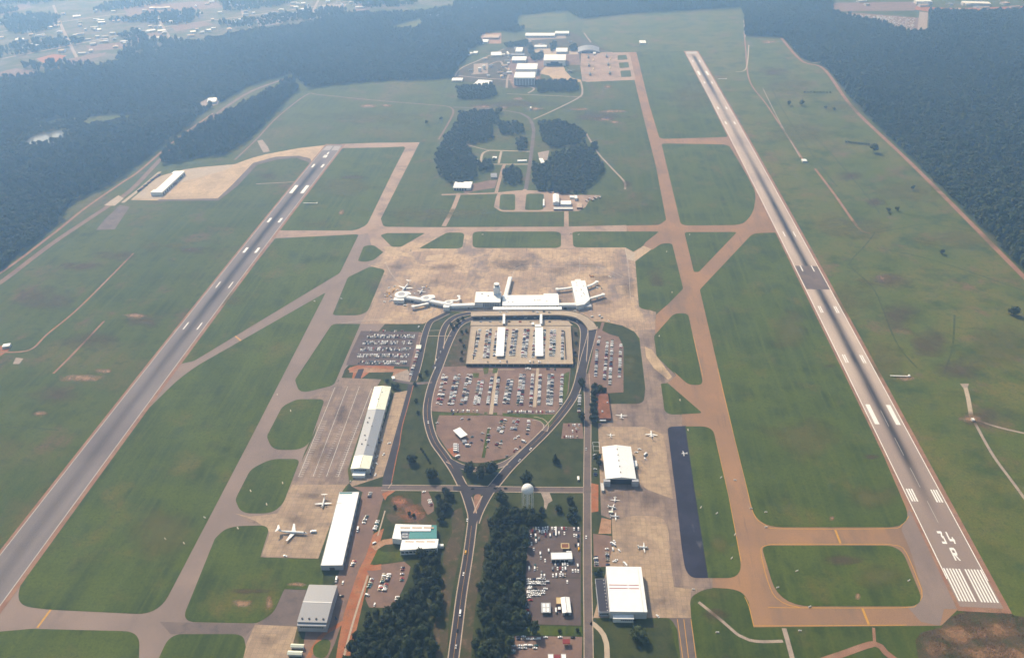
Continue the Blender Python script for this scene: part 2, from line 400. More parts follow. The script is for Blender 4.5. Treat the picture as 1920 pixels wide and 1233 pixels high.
class Runway:
    def __init__(s, name, Lp, Rp, ypx0, ypx1, mat, label):
        s.c = fit(Lp, Rp, 0)
        s.Y0, s.Y1 = s.ofpx(ypx0), s.ofpx(ypx1)
        n = 60
        me = bpy.data.meshes.new(name); vs = []; fs = []; uv = []
        for i in range(n + 1):
            Y = s.Y0 + (s.Y1 - s.Y0)*i/n; x = np.polyval(s.c, Y)
            vs += [(x - HW - .4, Y, Z_RW), (x + HW + .4, Y, Z_RW)]
            uv += [(-1, Y), (1, Y)]
        for i in range(n): fs.append((2*i, 2*i + 1, 2*i + 3, 2*i + 2))
        me.from_pydata(vs, [], fs); u = me.uv_layers.new(name='uv')
        for l in me.loops: u.data[l.index].uv = uv[l.vertex_index]
        me.materials.append(M[mat]); s.o = link(name, me, None, 'structure'); s.o['label'] = label
        ln = [Vector((np.polyval(s.c, Y), Y)) for Y in np.linspace(s.Y0 - 6, s.Y1 + 6, 60)]
        s.line = ln
        ribbon('runway_shoulder', ln, -HW - 4.5, HW + 6.5, 'shoulder', Z_SH, s.o)
    def ofpx(s, y):
        # world Y where the centre line crosses a photo row
        lo, hi = -400., 6000.
        for _ in range(50):
            m = (lo + hi)/2
            if P((np.polyval(s.c, m), m, 0))[1] > y: lo = m
            else: hi = m
        return lo
    def bar(s, name, x0, x1, Y0, Y1, mat='paint', dz=0):
        vs = [(np.polyval(s.c, Y) + x, Y, Z_MK + dz) for Y in (Y0, Y1) for x in (x0, x1)]
        me = bpy.data.meshes.new(name); me.from_pydata(vs, [], [(0, 1, 3, 2)]); me.materials.append(M[mat])
        return link(name, me, s.o)
    def line_(s, name, x, w, mat='paint'):
        return ribbon(name, s.line[1:-1], x - w/2, x + w/2, mat, Z_MK, s.o)
def runway_mat(name, base, pale, dark, streak, near_dark):
    m, nt, b = _new(name, .9)
    p = _pos(nt)
    f = _noise(nt, _pos(nt, (1, .08, 1)), 14, 4, .35, .65); c = _mix(nt, f, base, pale)
    f = _noise(nt, p, 160, 3, .5, .7); c = _mix(nt, f, c, dark)
    u = nt.nodes.new('ShaderNodeUVMap'); s = nt.nodes.new('ShaderNodeSeparateXYZ'); nt.links.new(u.outputs[0], s.inputs[0])
    if near_dark:
        r2 = nt.nodes.new('ShaderNodeMapRange'); r2.inputs[1].default_value = near_dark[0]; r2.inputs[2].default_value = near_dark[1]; nt.links.new(s.outputs[1], r2.inputs[0])
        r2.inputs[3].default_value = near_dark[2]; r2.inputs[4].default_value = 0
        c = _mix(nt, r2.outputs[0], c, (.20, .145, .125))
    # tyre rubber worn into the centre
    w = _noise(nt, _pos(nt, (.3, .06, 1)), 6, 3, .2, .8)
    ux = _math(nt, 'ADD', s.outputs[0], -streak[0]); ux = _math(nt, 'MULTIPLY', ux, 1/streak[1]); ux = _math(nt, 'POWER', _math(nt, 'ABSOLUTE', ux), 2.0)
    e = _math(nt, 'EXPONENT', _math(nt, 'MULTIPLY', ux, -1.0))
    env = nt.nodes.new('ShaderNodeValToRGB')
    r = nt.nodes.new('ShaderNodeMapRange'); r.inputs[1].default_value = streak[2]; r.inputs[2].default_value = streak[3]; nt.links.new(s.outputs[1], r.inputs[0]); nt.links.new(r.outputs[0], env.inputs[0])
    el = env.color_ramp.elements; el[0].position = 0; el[0].color = (0, 0, 0, 1); el[1].position = 1; el[1].color = (0, 0, 0, 1)
    for q, v in streak[4]:
        k = el.new(q); k.color = (v, v, v, 1)
    fac = _math(nt, 'MULTIPLY', e, env.outputs[0]); wm = _math(nt, 'MULTIPLY_ADD', w, .35); wm.node.inputs[2].default_value = .80; fac = _math(nt, 'MULTIPLY', fac, wm)
    c = _mix(nt, fac, c, (.022, .021, .028))
    g = _noise(nt, p, 1.5, 2, .2, .8); g = _math(nt, 'MULTIPLY_ADD', g, .2); g.node.inputs[2].default_value = .9
    c = _mix(nt, 1.0, c, g, 'MULTIPLY'); nt.links.new(c, b.inputs['Base Color']); return m
M['rw_r'] = runway_mat('runway_concrete', (.40, .315, .265), (.48, .385, .32), (.33, .26, .23), (.05, .32, -20, 2600, [(.055, .1), (.10, .95), (.42, 1.0), (.55, .55), (.70, .5), (.80, .95), (.94, 1.0), (.96, .1)]), (120, 480, .8))
M['rw_l'] = runway_mat('runway_asphalt', (.160, .138, .138), (.195, .168, .166), (.135, .115, .118), (-.08, .32, -1200, 1450, [(.02, .22), (.35, .28), (.58, .4), (.68, .9), (.93, 1.0), (.96, .2)]), None)
rwr = Runway('runway', L1, R1, 1138.5, 96.5, 'rw_r', 'pale concrete runway with 34 R painted at its near end')
rwl = Runway('runway', L2, R2, 1330, 272.0, 'rw_l', 'dark asphalt runway slanting past the cargo ramp')
ft = .3048
# right runway markings (rows read off the photograph, widths standard)
def Yp(rw, y): return rw.ofpx(y)
a, b_ = Yp(rwr, 1128), Yp(rwr, 1066.2)
for sgn in (-1, 1):
    for k in range(6):
        xc = sgn*(2.5 + 1.75/2 + k*3.35); rwr.bar('threshold_stripe', xc - .9, xc + .9, a, b_, 'paint', .03)
for yb, yt, n in ((940.5, 916.8, 3), (680.2, 665.1, 2), (586.5, 573.9, 2), (508.7, 498.1, 1), (443.8, 434.5, 1)):
    for sgn in (-1, 1):
        for k in range(n):
            xc = sgn*((12.0 if n > 1 else 10.6) + k*3.1); rwr.bar('touchdown_bar', xc - .95, xc + .95, Yp(rwr, yb), Yp(rwr, yt))
for sgn in (-1, 1):
    rwr.bar('aiming_block', sgn*14.6 - 3.1, sgn*14.6 + 3.1, Yp(rwr, 795.7), Yp(rwr, 758.4))
    rwr.bar('aiming_block', sgn*14.0 - 3.6, sgn*14.0 + 3.6, Yp(rwr, 141), Yp(rwr, 133.5))
    for y in (116.5, 157, 205, 233):
        rwr.bar('touchdown_bar', sgn*12.5 - 2, sgn*12.5 + 2, Yp(rwr, y), Yp(rwr, y) + 24)
rwr.bar('threshold_stripe', -20, 20, Yp(rwr, 101), Yp(rwr, 98.2), 'paint_worn')
rwr.bar('asphalt_patch', -HW + 1.6, HW - 1.2, Yp(rwr, 542.5), Yp(rwr, 498.6), 'asphalt', -.012)
for o in (rwr, rwl):
    o.line_('edge_line', -HW + .3, 1.1 if o is rwr else .9, 'paint' if o is rwr else 'paint_worn'); o.line_('edge_line', HW - .3, 1.0, 'paint' if o is rwr else 'paint_worn')
Yc = Yp(rwr, 980)
while Yc < rwr.Y1 - 200:
    rwr.bar('centreline_dash', -.3, .3, Yc, Yc + 37, 'paint_worn' if Yc < 330 else 'paint_faint'); Yc += 61
# digits: strokes in a 6.1 m x 18.3 m cell
def glyph(rw, strokes, xc, Y0, wdt, hgt_, sw, name):
    vs = []; fs = []
    for (x0, y0, x1, y1) in strokes:
        p, q = Vector((x0*wdt, y0*hgt_)), Vector((x1*wdt, y1*hgt_)); d = (q - p).normalized(); nrm = Vector((-d.y, d.x))*sw/2
        nrm = Vector((nrm.x, nrm.y)) if abs(d.y) > .5 else Vector((nrm.x, nrm.y*2.2))
        e = d*sw/2*.0
        n = len(vs)
        for v in (p - e - nrm, q + e - nrm, q + e + nrm, p - e + nrm):
            Y = Y0 + v.y; vs.append((np.polyval(rw.c, Y) + xc + v.x, Y, Z_MK + .002*len(fs)))
        fs.append((n, n + 1, n + 2, n + 3))
    me = bpy.data.meshes.new(name); me.from_pydata(vs, [], fs); me.materials.append(M['paint']); return link(name, me, rw.o)
y_t, y_b = Yp(rwr, 996.5), Yp(rwr, 1018.5); H34 = y_t - y_b
glyph(rwr, [(-.5, .94, .5, .94), (.38, .94, .05, .56), (.0, .54, .5, .54), (.36, .56, .36, .05), (.5, .06, -.5, .06)], -4.6, y_b, 5.4, H34, 1.6, 'runway_digit_three')
glyph(rwr, [(-.38, 1, -.42, .30), (-.5, .30, .55, .30), (.30, .55, .30, 0)], 5.6, y_b, 5.8, H34, 1.7, 'runway_digit_four')
y_t, y_b = Yp(rwr, 1027.5), Yp(rwr, 1050.5); H34 = y_t - y_b
glyph(rwr, [(-.38, 0, -.38, 1), (-.4, .955, .42, .955), (.42, .97, .42, .52), (.45, .52, -.38, .52), (-.1, .52, .45, 0)], .4, y_b, 5.6, H34, 1.7, 'runway_letter_r')
# left runway markings
for yb, yt, n in ((314, 308, 1), (416.9, 408.9, 1), (473.8, 464.3, 1), (539.6, 528.5, 1), (617.5, 604.6, 1)):
    for sgn in (-1, 1):
        w = 2.6 if yb < 480 else 1.0
        rwl.bar('touchdown_bar', sgn*12.3 - w, sgn*12.3 + w, Yp(rwl, yb), Yp(rwl, yt))
for sgn in (-1, 1): rwl.bar('aiming_block', sgn*13.5 - 4.2, sgn*13.5 + 4.2, Yp(rwl, 362.2), Yp(rwl, 347.6))
for sgn in (-1, 1):
    for k in range(4): rwl.bar('threshold_stripe', sgn*(4 + k*4.6) - 1.3, sgn*(4 + k*4.6) + 1.3, Yp(rwl, 282), Yp(rwl, 274), 'paint_worn')
y_t, y_b = Yp(rwl, 289), Yp(rwl, 285.5)
rwl.bar('runway_letter', -2.2, 2.2, Yp(rwl, 289.5), Yp(rwl, 285.3)); rwl.bar('runway_digit', -5.5, -2.4, Yp(rwl, 295.8), Yp(rwl, 290.5)); rwl.bar('runway_digit', -1.5, 4.2, Yp(rwl, 295.8), Yp(rwl, 291))
Yc = Yp(rwl, 1100)
while Yc < rwl.Y1 - 250:
    rwl.bar('centreline_dash', -.3, .3, Yc, Yc + 37, 'paint_faint'); Yc += 61
# --- taxiways and ramps
sheet('taxiway', [(1177, 98), (1292, 98), (1365, 255), (1440, 400), (1545, 600), (1720, 960), (1800, 1138), (1765, 1172), (1413, 1175), (1404, 1128), (1393, 1110, 6), (1372, 1103, 8), (1336, 1101), (1336, 1083), (1330, 1060), (1310, 1000), (1295, 830), (1279, 799), (1279, 778), (1262, 765), (1248, 730), (1252, 717), (1268, 704), (1240, 660), (1228, 622), (1230, 590), (1250, 572), (1245, 520), (1222, 467), (1206, 461), (1220, 438), (1173, 433), (1173, 423), (1236, 422, 10), (1249, 412), (1230, 312), (1204, 210)], 'taxi_r', Z_PAV)
sheet('taxiway', [(527, 431), (690, 431), (722, 427), (722, 607), (640, 700), (570, 850), (535, 960), (505, 1045), (492, 1168), (470, 1260), (-80, 1270), (-80, 1080), (0, 1060), (250, 745), (515, 432)], 'taxi_l', Z_PAV)
sheet('taxiway', [(520, 432), (660, 433), (676, 428, 8), (690, 412), (760, 277), (756, 275), (640, 280), (640, 270), (700, 268), (787, 267), (714, 410), (719, 425, 10), (800, 426), (1062, 425), (1175, 422), (1175, 434), (1160, 470), (700, 472), (690, 437), (668, 441), (517, 446)], 'taxi_c', Z_X)
sheet('apron', [(676, 607), (690, 583), (718, 507), (690, 497), (719, 472), (736, 463), (752, 460), (790, 447), (830, 441), (786, 466), (868, 466), (868, 440), (884, 440), (884, 466), (1172, 464), (1188, 472), (1206, 461), (1222, 467), (1191, 490), (1198, 575), (1230, 585), (1228, 622), (1212, 640), (1197, 632), (1190, 622), (1167, 610), (1133, 603), (1080, 602), (1060, 590), (885, 585), (840, 584), (793, 607)], 'apron', Z_APR)
sheet('apron_patch', [(1190, 473), (1206, 461), (1222, 467), (1191, 489)], 'apron_yellow', Z_PAT)
sheet('apron_patch', [(719, 462, 4), (740, 463), (745, 470), (772, 478), (770, 482), (735, 477), (722, 470)], 'apron_yellow', Z_PAT)
sheet('apron_patch', [(800, 480), (832, 476), (828, 488), (797, 489)], 'apron_yellow', Z_PAT)
sheet('apron_patch', [(998, 520), (1014, 518), (1014, 528), (1034, 528), (1034, 538), (997, 539)], 'apron_tan', Z_PAT)
sheet('apron_patch', [(874, 532), (880, 520), (892, 518), (880, 535), (866, 545)], 'apron_tan', Z_PAT)
sheet('apron_patch', [(1153, 536), (1176, 534), (1178, 551), (1158, 552)], 'apron_tan', Z_PAT)
sheet('apron_patch', [(1172, 466), (1190, 474), (1192, 490), (1176, 486)], 'concrete', Z_PAT)
sheet('apron', [(1197, 618), (1228, 618), (1231, 668), (1268, 704), (1252, 717), (1240, 722), (1248, 768), (1279, 778), (1279, 799), (1295, 830), (1310, 1000), (1328, 1080), (1336, 1083), (1336, 1102), (1318, 1105, 6), (1296, 1118, 6), (1294, 1130), (1296, 1158), (1112, 1158), (1139, 1061), (1149, 1025), (1147, 973), (1127, 965), (1125, 903), (1121, 793), (1143, 790), (1143, 757), (1207, 757, 14), (1210, 727)], 'apron_dark', Z_APR)
sheet('apron_patch', [(1147, 971), (1200, 966), (1246, 968, 22), (1254, 1000), (1256, 1040), (1264, 1100), (1296, 1104), (1294, 1130), (1296, 1157), (1113, 1157), (1139, 1061), (1149, 1025)], 'apron_tan', Z_PAT)
sheet('apron_patch', [(1197, 905), (1150, 903), (1125, 905), (1122, 800), (1210, 800), (1245, 815), (1262, 935), (1215, 918)], 'apron_tan', Z_PAT)
sheet('apron_patch', [(1209, 650), (1222, 655), (1260, 706), (1253, 712), (1226, 690), (1211, 668)], 'apron_yellow', Z_PAT)
sheet('asphalt_pad', [(1251, 800, 8), (1286, 798), (1300, 903), (1319, 1025), (1328, 1083), (1287, 1083, 22), (1278, 1025), (1267, 927)], 'asphalt_pad', Z_PAT)
sheet('taxiway', [(1254, 1158), (1296, 1158), (1312, 1270), (1280, 1270), (1270, 1180), (1262, 1165, 6)], 'asphalt', Z_APR)
for xs in ((1270, 1279, 1284), (1282, 1290, 1295.5), (1295.5, 1304, 1309.5)):
    strip('taxi_line', [(xs[0], 1160), (xs[1], 1225), (xs[2], 1268)], .7, 'paint_y', Z_PAT, smooth=False)
sheet('runway_turnpad', [(1704, 955), (1690, 992), (1706, 1028), (1730, 1107), (1724, 1127), (1702, 1138), (1727, 1165), (1762, 1172), (1770, 1141), (1888, 1140), (1840, 1100), (1760, 940)], 'taxi_l', Z_APR)
# north-west ramp with its cargo shed
sheet('apron', [(612, 272), (560, 278), (500, 289), (470, 297), (440, 308), (372, 314), (345, 318), (296, 331, 20), (245, 375), (297, 376), (410, 375), (440, 346), (478, 306), (520, 295), (556, 293), (575, 297, 8), (585, 308), (600, 300)], 'apron_yellow', Z_APR)
sheet('apron_patch', [(440, 309), (372, 315), (345, 319), (296, 332, 20), (250, 372), (300, 374), (318, 353), (345, 340), (400, 326), (425, 318)], 'concrete', Z_PAT)
sheet('taxiway', [(410, 376), (297, 377), (297, 374), (408, 372), (436, 346), (474, 306), (516, 294), (560, 292), (582, 297, 8), (587, 311), (578, 304, 6), (556, 296), (520, 299), (482, 309), (446, 348)], 'asphalt', Z_PAT)
sheet('paved_strip', [(225, 384), (243, 388), (215, 430), (180, 431), (196, 412)], 'asphalt', Z_PAV)
# cargo ramp on the west side
sheet('apron', [(640, 708), (715, 711), (700, 735), (652, 880), (655, 905), (640, 920), (596, 1047), (488, 1044), (505, 1000), (507, 985, 8), (470, 980), (450, 966), (490, 968), (525, 955), (548, 900), (590, 815), (606, 760), (580, 745), (600, 735), (626, 724)], 'apron_dark', Z_APR)
sheet('apron_patch', [(548, 908), (651, 908), (641, 922), (597, 1046), (490, 1043), (507, 995, 8), (478, 975, 10), (440, 962), (470, 968), (520, 962), (535, 935)], 'apron_tan', Z_PAT)
sheet('apron_patch', [(740, 736), (764, 732), (728, 860), (718, 893), (660, 912), (655, 905), (690, 880)], 'apron_tan', Z_PAT)
sheet('apron', [(478, 1170), (558, 1172), (536, 1260), (448, 1260), (458, 1215)], 'apron_tan', Z_APR)
sheet('asphalt_pad', [(533, 1104), (565, 1105), (575, 1105), (558, 1166), (560, 1174), (480, 1170), (513, 1148, 8)], 'asphalt', Z_PAT)
sheet('taxiway', [(300, 1165), (352, 1166), (480, 1169), (478, 1172), (460, 1192), (320, 1188)], 'asphalt', Z_X)
for xs in ((652, 720, 560, 895), (671, 722, 582, 895)):
    pass
# painted truck-stand lines on the cargo ramp
for (x0, y0, x1, y1) in ((652, 724, 587, 893), (674, 724, 612, 893), (628, 726, 560, 893), (697, 728, 634, 893)):
    strip('ramp_line', [(x0, y0), (x1, y1)], .8, 'paint_worn', Z_PAT + .03, smooth=False)
def ticks(name, x0, y0, x1, y1, n, dx, w):
    vs = []; fs = []
    for i in range(n):
        t = i/(n - 1); a = G(x0 + (x1 - x0)*t - dx/2, y0 + (y1 - y0)*t); b = G(x0 + (x1 - x0)*t + dx/2, y0 + (y1 - y0)*t)
        k = len(vs); vs += [(a[0], a[1] - w, 0), (b[0], b[1] - w, 0), (b[0], b[1] + w, 0), (a[0], a[1] + w, 0)]; fs.append((k, k + 1, k + 2, k + 3))
    me = bpy.data.meshes.new(name); me.from_pydata([(x, y, Z_PAT + .03) for x, y, z in vs], [], fs); me.materials.append(M['paint_worn'])
    return link(name, me, None, 'structure')
ticks('ramp_stand_lines', 609, 790, 563, 893, 26, 9, .3); ticks('ramp_stand_lines', 672, 790, 632, 893, 26, 8, .3); ticks('ramp_stand_lines', 640, 800, 598, 893, 22, 5, .28)
# --- grass islands between the taxiways
ISL = [
 [(1193, 97), (1292, 97), (1360, 240), (1364, 257, 8), (1237, 261, 22), (1217, 195)],
 [(1240, 269, 15), (1366, 271, 25), (1419, 360, 60), (1412, 400, 40), (1392, 422, 25), (1277, 423, 18), (1262, 360)],
 [(1283, 435, 10), (1382, 435, 8), (1310, 510, 5), (1301, 510, 5)],
 [(1312, 543, 6), (1412, 437, 18), (1458, 436, 4), (1548, 600), (1714, 988, 34), (1419, 988, 32), (1377, 820)],
 [(1427, 1022, 11), (1688, 1022, 20), (1735, 1136, 20), (1461, 1136, 36)],
 [(1285, 799), (1336, 799, 18), (1366, 930), (1394, 1083, 26), (1328, 1083), (1300, 903)],
 [(1239, 719, 2), (1252, 718, 2), (1317, 774, 5), (1247, 778, 16)],
 [(1226, 630, 6), (1264, 587, 14), (1290, 587, 12), (1319, 722, 16), (1291, 721, 8), (1231, 668, 6)],
 [(1191, 490), (1241, 456, 14), (1260, 456, 10), (1281, 541, 4), (1248, 575, 10), (1224, 583, 12), (1199, 578, 10)],
 [(1073, 434, 14), (1236, 434, 5), (1188, 472), (1172, 464), (1075, 464, 12)],
 [(886, 434, 18), (1052, 434, 18), (1052, 465, 16), (886, 465, 16)],
 [(838, 436, 6), (871, 436, 14), (867, 466, 14), (785, 466, 4)],
 [(713, 441, 5), (726, 437, 3), (797, 437, 4), (752, 463, 5), (735, 463, 5)],
 [(671, 489, 4), (682, 461, 10), (700, 459, 10), (719, 473, 4), (700, 488, 7), (683, 491, 5)],
 [(652, 520, 6), (695, 499, 10), (722, 506, 8), (689, 585, 14), (672, 591, 8), (623, 591, 8)],
 [(623, 607, 10), (676, 607), (626, 722, 8), (562, 738, 18), (553, 712, 5)],
 [(529, 762, 8), (556, 748, 9), (609, 748, 10), (580, 832, 14), (560, 843, 10), (511, 843, 14), (500, 818, 5)],
 [(470, 879, 10), (508, 860, 12), (563, 860, 10), (531, 944, 10), (510, 962, 14), (452, 962, 14), (441, 936, 6)],
 [(340, 1165, 16), (403, 1009), (427, 986, 22), (507, 984, 14), (488, 1044), (580, 1049), (606, 1068), (606, 1104), (532, 1104), (513, 1147, 10), (483, 1168, 6)],
 [(285, 1260), (319, 1188, 14), (456, 1188, 12), (461, 1212), (450, 1260)],
 [(-80, 1190), (60, 1178), (262, 1183, 18), (260, 1260), (-80, 1260)],
 [(611, 548, 5), (470, 822), (297, 1152, 26), (90, 1142, 10), (28, 1134, 26), (45, 1075, 12), (230, 822), (263, 781, 10), (335, 710, 26), (372, 684, 10)],
 [(516, 447, 5), (673, 439, 8), (637, 512, 6), (622, 521, 6), (363, 677, 5), (328, 684, 3)],
 [(642, 278, 3), (759, 276, 12), (687, 424, 22), (660, 432, 6), (524, 432, 3)],
]
for i, q in enumerate(ISL): sheet('grass_island', q, 'mown', Z_ISL)
# yellow edge lines of the ochre taxiway, holding-position bars
for ln in ([(1342, 825), (1366, 930), (1385, 1028), (1390, 1052)], [(1377, 820), (1398, 905), (1410, 955), (1422, 976), (1438, 986), (1460, 990.5), (1660, 990.5), (1690, 984), (1704, 967)], [(1413, 1172), (1404, 1135), (1396, 1118)], [(1345, 690), (1362, 760), (1377, 820)], [(1300, 630), (1318, 706)], [(1413, 1172.5), (1560, 1172), (1700, 1171)]):
    strip('taxi_edge_line', ln, .8, 'paint_y', Z_PAT)
for ln in ([(1440, 1137.5), (1480, 1138.5), (1690, 1138.5), (1718, 1132), (1729, 1117), (1728, 1105), (1700, 1037), (1686, 1023), (1668, 1020), (1445, 1020), (1430, 1024), (1427, 1038), (1440, 1090), (1455, 1120), (1480, 1134), (1500, 1138)],):
    strip('taxi_edge_line', ln, .8, 'paint_y', Z_PAT)
for (x0, y0, x1, y1) in ((1566, 993, 1576, 1018), (1617, 1140, 1629, 1170), (96, 1141, 70, 1176), (440, 629, 455, 641)):
    strip('holding_line', [(x0, y0), (x1, y1)], 2.4, 'paint_y', Z_PAT, smooth=False)
# --- perimeter roads, tracks and bare ground
T = lambda n, p, w, m='gravel', z=.06: strip(n, p, w, m, z)
T('perimeter_road', [(-60, 565), (0, 530), (100, 455), (205, 385), (250, 352), (300, 300), (340, 266), (400, 218), (470, 172), (545, 145)], 13, 'lot')
T('rail_bed', [(-60, 540), (0, 512), (100, 438), (160, 390), (225, 345), (262, 320), (330, 262), (400, 212)], 7, 'shoulder', .07)
T('service_track', [(230, 380), (265, 352), (300, 322)], 9, 'concrete')
sheet('dirt_yard', [(195, 385), (222, 366), (232, 372), (215, 386)], 'concrete', .08)
T('service_track', [(440, 300), (480, 262), (520, 220), (575, 178), (600, 178), (700, 188), (800, 196), (840, 200), (850, 210), (840, 232), (822, 262)], 6, 'lot')
sheet('gravel_pad', [(482, 264), (492, 262), (502, 275), (506, 284), (494, 286), (488, 276)], 'gravel', .09)
T('service_track', [(850, 201), (920, 204), (975, 212)], 8, 'asphalt')
T('access_road', [(975, 212), (992, 222), (1000, 240), (999, 262), (993, 310), (986, 355)], 9.5, 'asphalt')
T('service_track', [(1000, 224), (1040, 206), (1085, 183), (1092, 170), (1088, 150)], 6, 'gravel')
T('service_track', [(1092, 182), (1000, 178), (950, 176)], 4, 'gravel')
T('service_track', [(1098, 248), (1120, 285), (1146, 314), (1170, 340), (1172, 355)], 5, 'gravel')
T('service_track', [(861, 362), (850, 390), (832, 424)], 10, 'taxi_c', .08)
T('service_track', [(1062, 392), (1062, 425)], 10, 'taxi_c', .08)
T('service_track', [(1395, 60), (1398, 90), (1405, 150), (1440, 200), (1506, 300)], 5, 'shoulder')
T('service_track', [(1430, 165), (1460, 225), (1500, 295)], 2.5, 'gravel')
T('service_track', [(1404, 85), (1399, 128), (1380, 135)], 4, 'concrete')
T('service_track', [(1528, 316), (1565, 365), (1600, 415), (1616, 433), (1632, 437)], 6, 'shoulder')
T('perimeter_road', [(1395, 38), (1397, 70)], 5, 'gravel')
T('perimeter_road', [(1465, 72), (1503, 114), (1545, 130), (1600, 203), (1720, 318), (2000, 600)], 11, 'shoulder')
T('service_track', [(1525, 118), (1560, 115), (1590, 116)], 5, 'gravel')
T('service_track', [(1809, 722), (1815, 745), (1822, 785)], 6, 'concrete')
T('service_track', [(1824, 785), (1860, 850), (1900, 905), (1940, 960)], 4, 'gravel')
T('service_track', [(1826, 785), (1870, 800), (1935, 815)], 3.5, 'gravel')
sheet('gravel_pad', [(1800, 719), (1817, 719), (1814, 727), (1806, 727)], 'gravel', .08)
T('service_track', [(1310, 1128), (1350, 1160), (1385, 1190), (1405, 1199), (1430, 1202), (1468, 1201)], 3.5, 'gravel')
T('service_track', [(1470, 1177), (1478, 1205), (1490, 1250)], 5, 'gravel')
T('service_track', [(1535, 1240), (1580, 1225), (1640, 1206), (1660, 1222), (1690, 1245)], 7, 'shoulder')
T('service_track', [(1640, 1206), (1638, 1176)], 3, 'shoulder')
T('service_track', [(0, 660), (55, 656), (90, 625), (150, 575), (250, 475)], 4, 'shoulder')
T('service_track', [(100, 700), (140, 660), (195, 602)], 4, 'shoulder')
T('service_track', [(480, 345), (552, 341)], 3.5, 'gravel')

# drainage lines through the turf
M['ditch'] = ground_mat('ditch_grass', [((.034, .050, .010),), ((.060, .072, .013), 7, .4, .6)], .25)
for q in ([(1640, 437), (1622, 460), (1595, 490), (1600, 505), (1640, 545), (1680, 640), (1720, 690)], [(1632, 437), (1690, 428), (1740, 420), (1810, 430)], [(1650, 465), (1720, 480), (1790, 500), (1920, 545)], [(1700, 450), (1760, 460), (1840, 470)], [(1790, 590), (1786, 650), (1770, 700)], [(1640, 390), (1700, 402), (1790, 410)], [(1440, 150), (1470, 210), (1530, 300), (1570, 350)], [(1500, 230), (1560, 290), (1620, 360), (1650, 400)], [(260, 532), (310, 520), (350, 512)], [(600, 250), (650, 238), (720, 240), (790, 236)], [(530, 270), (560, 264), (600, 250)], [(90, 510), (160, 520), (230, 505)], [(0, 800), (60, 802), (110, 806)]):
    strip('drainage_line', q, 3, 'ditch', .045)
BL = [(155, 708, 60, 12, 'f_dirt'), (192, 695, 26, 8, 'f_dirt'), (275, 602, 60, 20, 'f_brown'), (255, 592, 34, 8, 'f_dirt'), (285, 460, 38, 18, 'f_olive'), (330, 460, 35, 13, 'f_olive'), (75, 775, 26, 8, 'f_dirt'), (80, 560, 90, 30, 'f_brown'), (170, 640, 80, 26, 'f_brown'), (100, 740, 80, 26, 'f_brown'), (220, 480, 70, 14, 'f_brown'), (360, 470, 60, 10, 'f_brown'), (150, 500, 60, 16, 'f_brown'), 
      (1655, 522, 18, 10, 'f_dirt'), (1665, 525, 80, 22, 'f_brown'), (1690, 590, 60, 40, 'f_brown'), (1740, 640, 60, 40, 'f_brown'), (1800, 690, 80, 30, 'f_brown'), (1870, 650, 96, 60, 'f_olive'), (1480, 160, 80, 27, 'f_olive'), (1450, 135, 40, 14, 'f_brown'), (1500, 250, 96, 30, 'f_olive'), (1590, 330, 40, 14, 'f_brown'), (1640, 380, 30, 14, 'f_brown'), (1580, 200, 64, 18, 'f_olive'), (1700, 360, 112, 30, 'f_olive'), (1800, 450, 144, 27, 'f_olive'), (1620, 430, 80, 30, 'f_olive'), (1560, 420, 64, 30, 'f_olive'), (1600, 560, 64, 45, 'f_olive'), (1660, 680, 64, 60, 'f_olive'), (1850, 780, 90, 30, 'f_brown'), 
      (1820, 785, 34, 10, 'f_dirt'), (1700, 708, 40, 9, 'f_dirt'), (1635, 856, 22, 7, 'f_brown'), (1560, 972, 9, 8, 'f_dirt'), (1608, 1117, 8, 8, 'f_dirt'), (1555, 686, 22, 6, 'f_brown'), (1580, 1050, 60, 16, 'f_brown'), (1500, 820, 112, 60, 'f_olive'), (1480, 620, 48, 60, 'f_olive'), (1640, 930, 80, 30, 'f_olive'), (1640, 1080, 80, 30, 'f_olive'),
      (905, 200, 34, 5, 'f_dirt'), (945, 202, 14, 5, 'f_dirt'), (972, 185, 16, 5, 'f_dirt'), (1003, 204, 24, 5, 'f_dirt'), (1150, 209, 40, 5, 'f_dirt'), (1135, 224, 28, 6, 'f_dirt'), (1153, 229, 14, 4, 'f_dirt'), (1088, 205, 24, 4, 'f_dirt'), (1140, 163, 14, 5, 'f_dirt'), (960, 195, 130, 10, 'f_brown'), (1120, 218, 80, 14, 'f_brown'), (690, 199, 26, 6, 'f_dirt'), (724, 198, 20, 4, 'f_dirt'), (1440, 79, 26, 5, 'f_dirt'), (640, 398, 10, 9, 'f_dirt'), (660, 332, 40, 6, 'f_brown'), (640, 350, 96, 30, 'f_olive'), (590, 420, 48, 12, 'f_olive'), (455, 1130, 30, 12, 'f_dirt'), (505, 1128, 12, 22, 'f_dirt'), (470, 1108, 60, 8, 'f_brown'), (555, 1095, 30, 6, 'f_dirt'), (500, 330, 34, 14, 'f_brown'), (700, 220, 144, 18, 'f_olive'), (780, 400, 80, 18, 'f_olive'), (1180, 380, 80, 30, 'f_olive'), (1175, 346, 18, 12, 'f_brown'), (1300, 180, 80, 45, 'f_olive'), (870, 400, 96, 15, 'f_olive'),
      (300, 1000, 96, 75, 'f_olive'), (430, 560, 64, 24, 'f_olive'), (1350, 1020, 28, 30, 'f_olive'), (1340, 1150, 40, 20, 'f_brown'), (1180, 690, 22, 39, 'f_olive'), (1230, 520, 26, 26, 'f_brown')]
for b in BL: blot(*b)
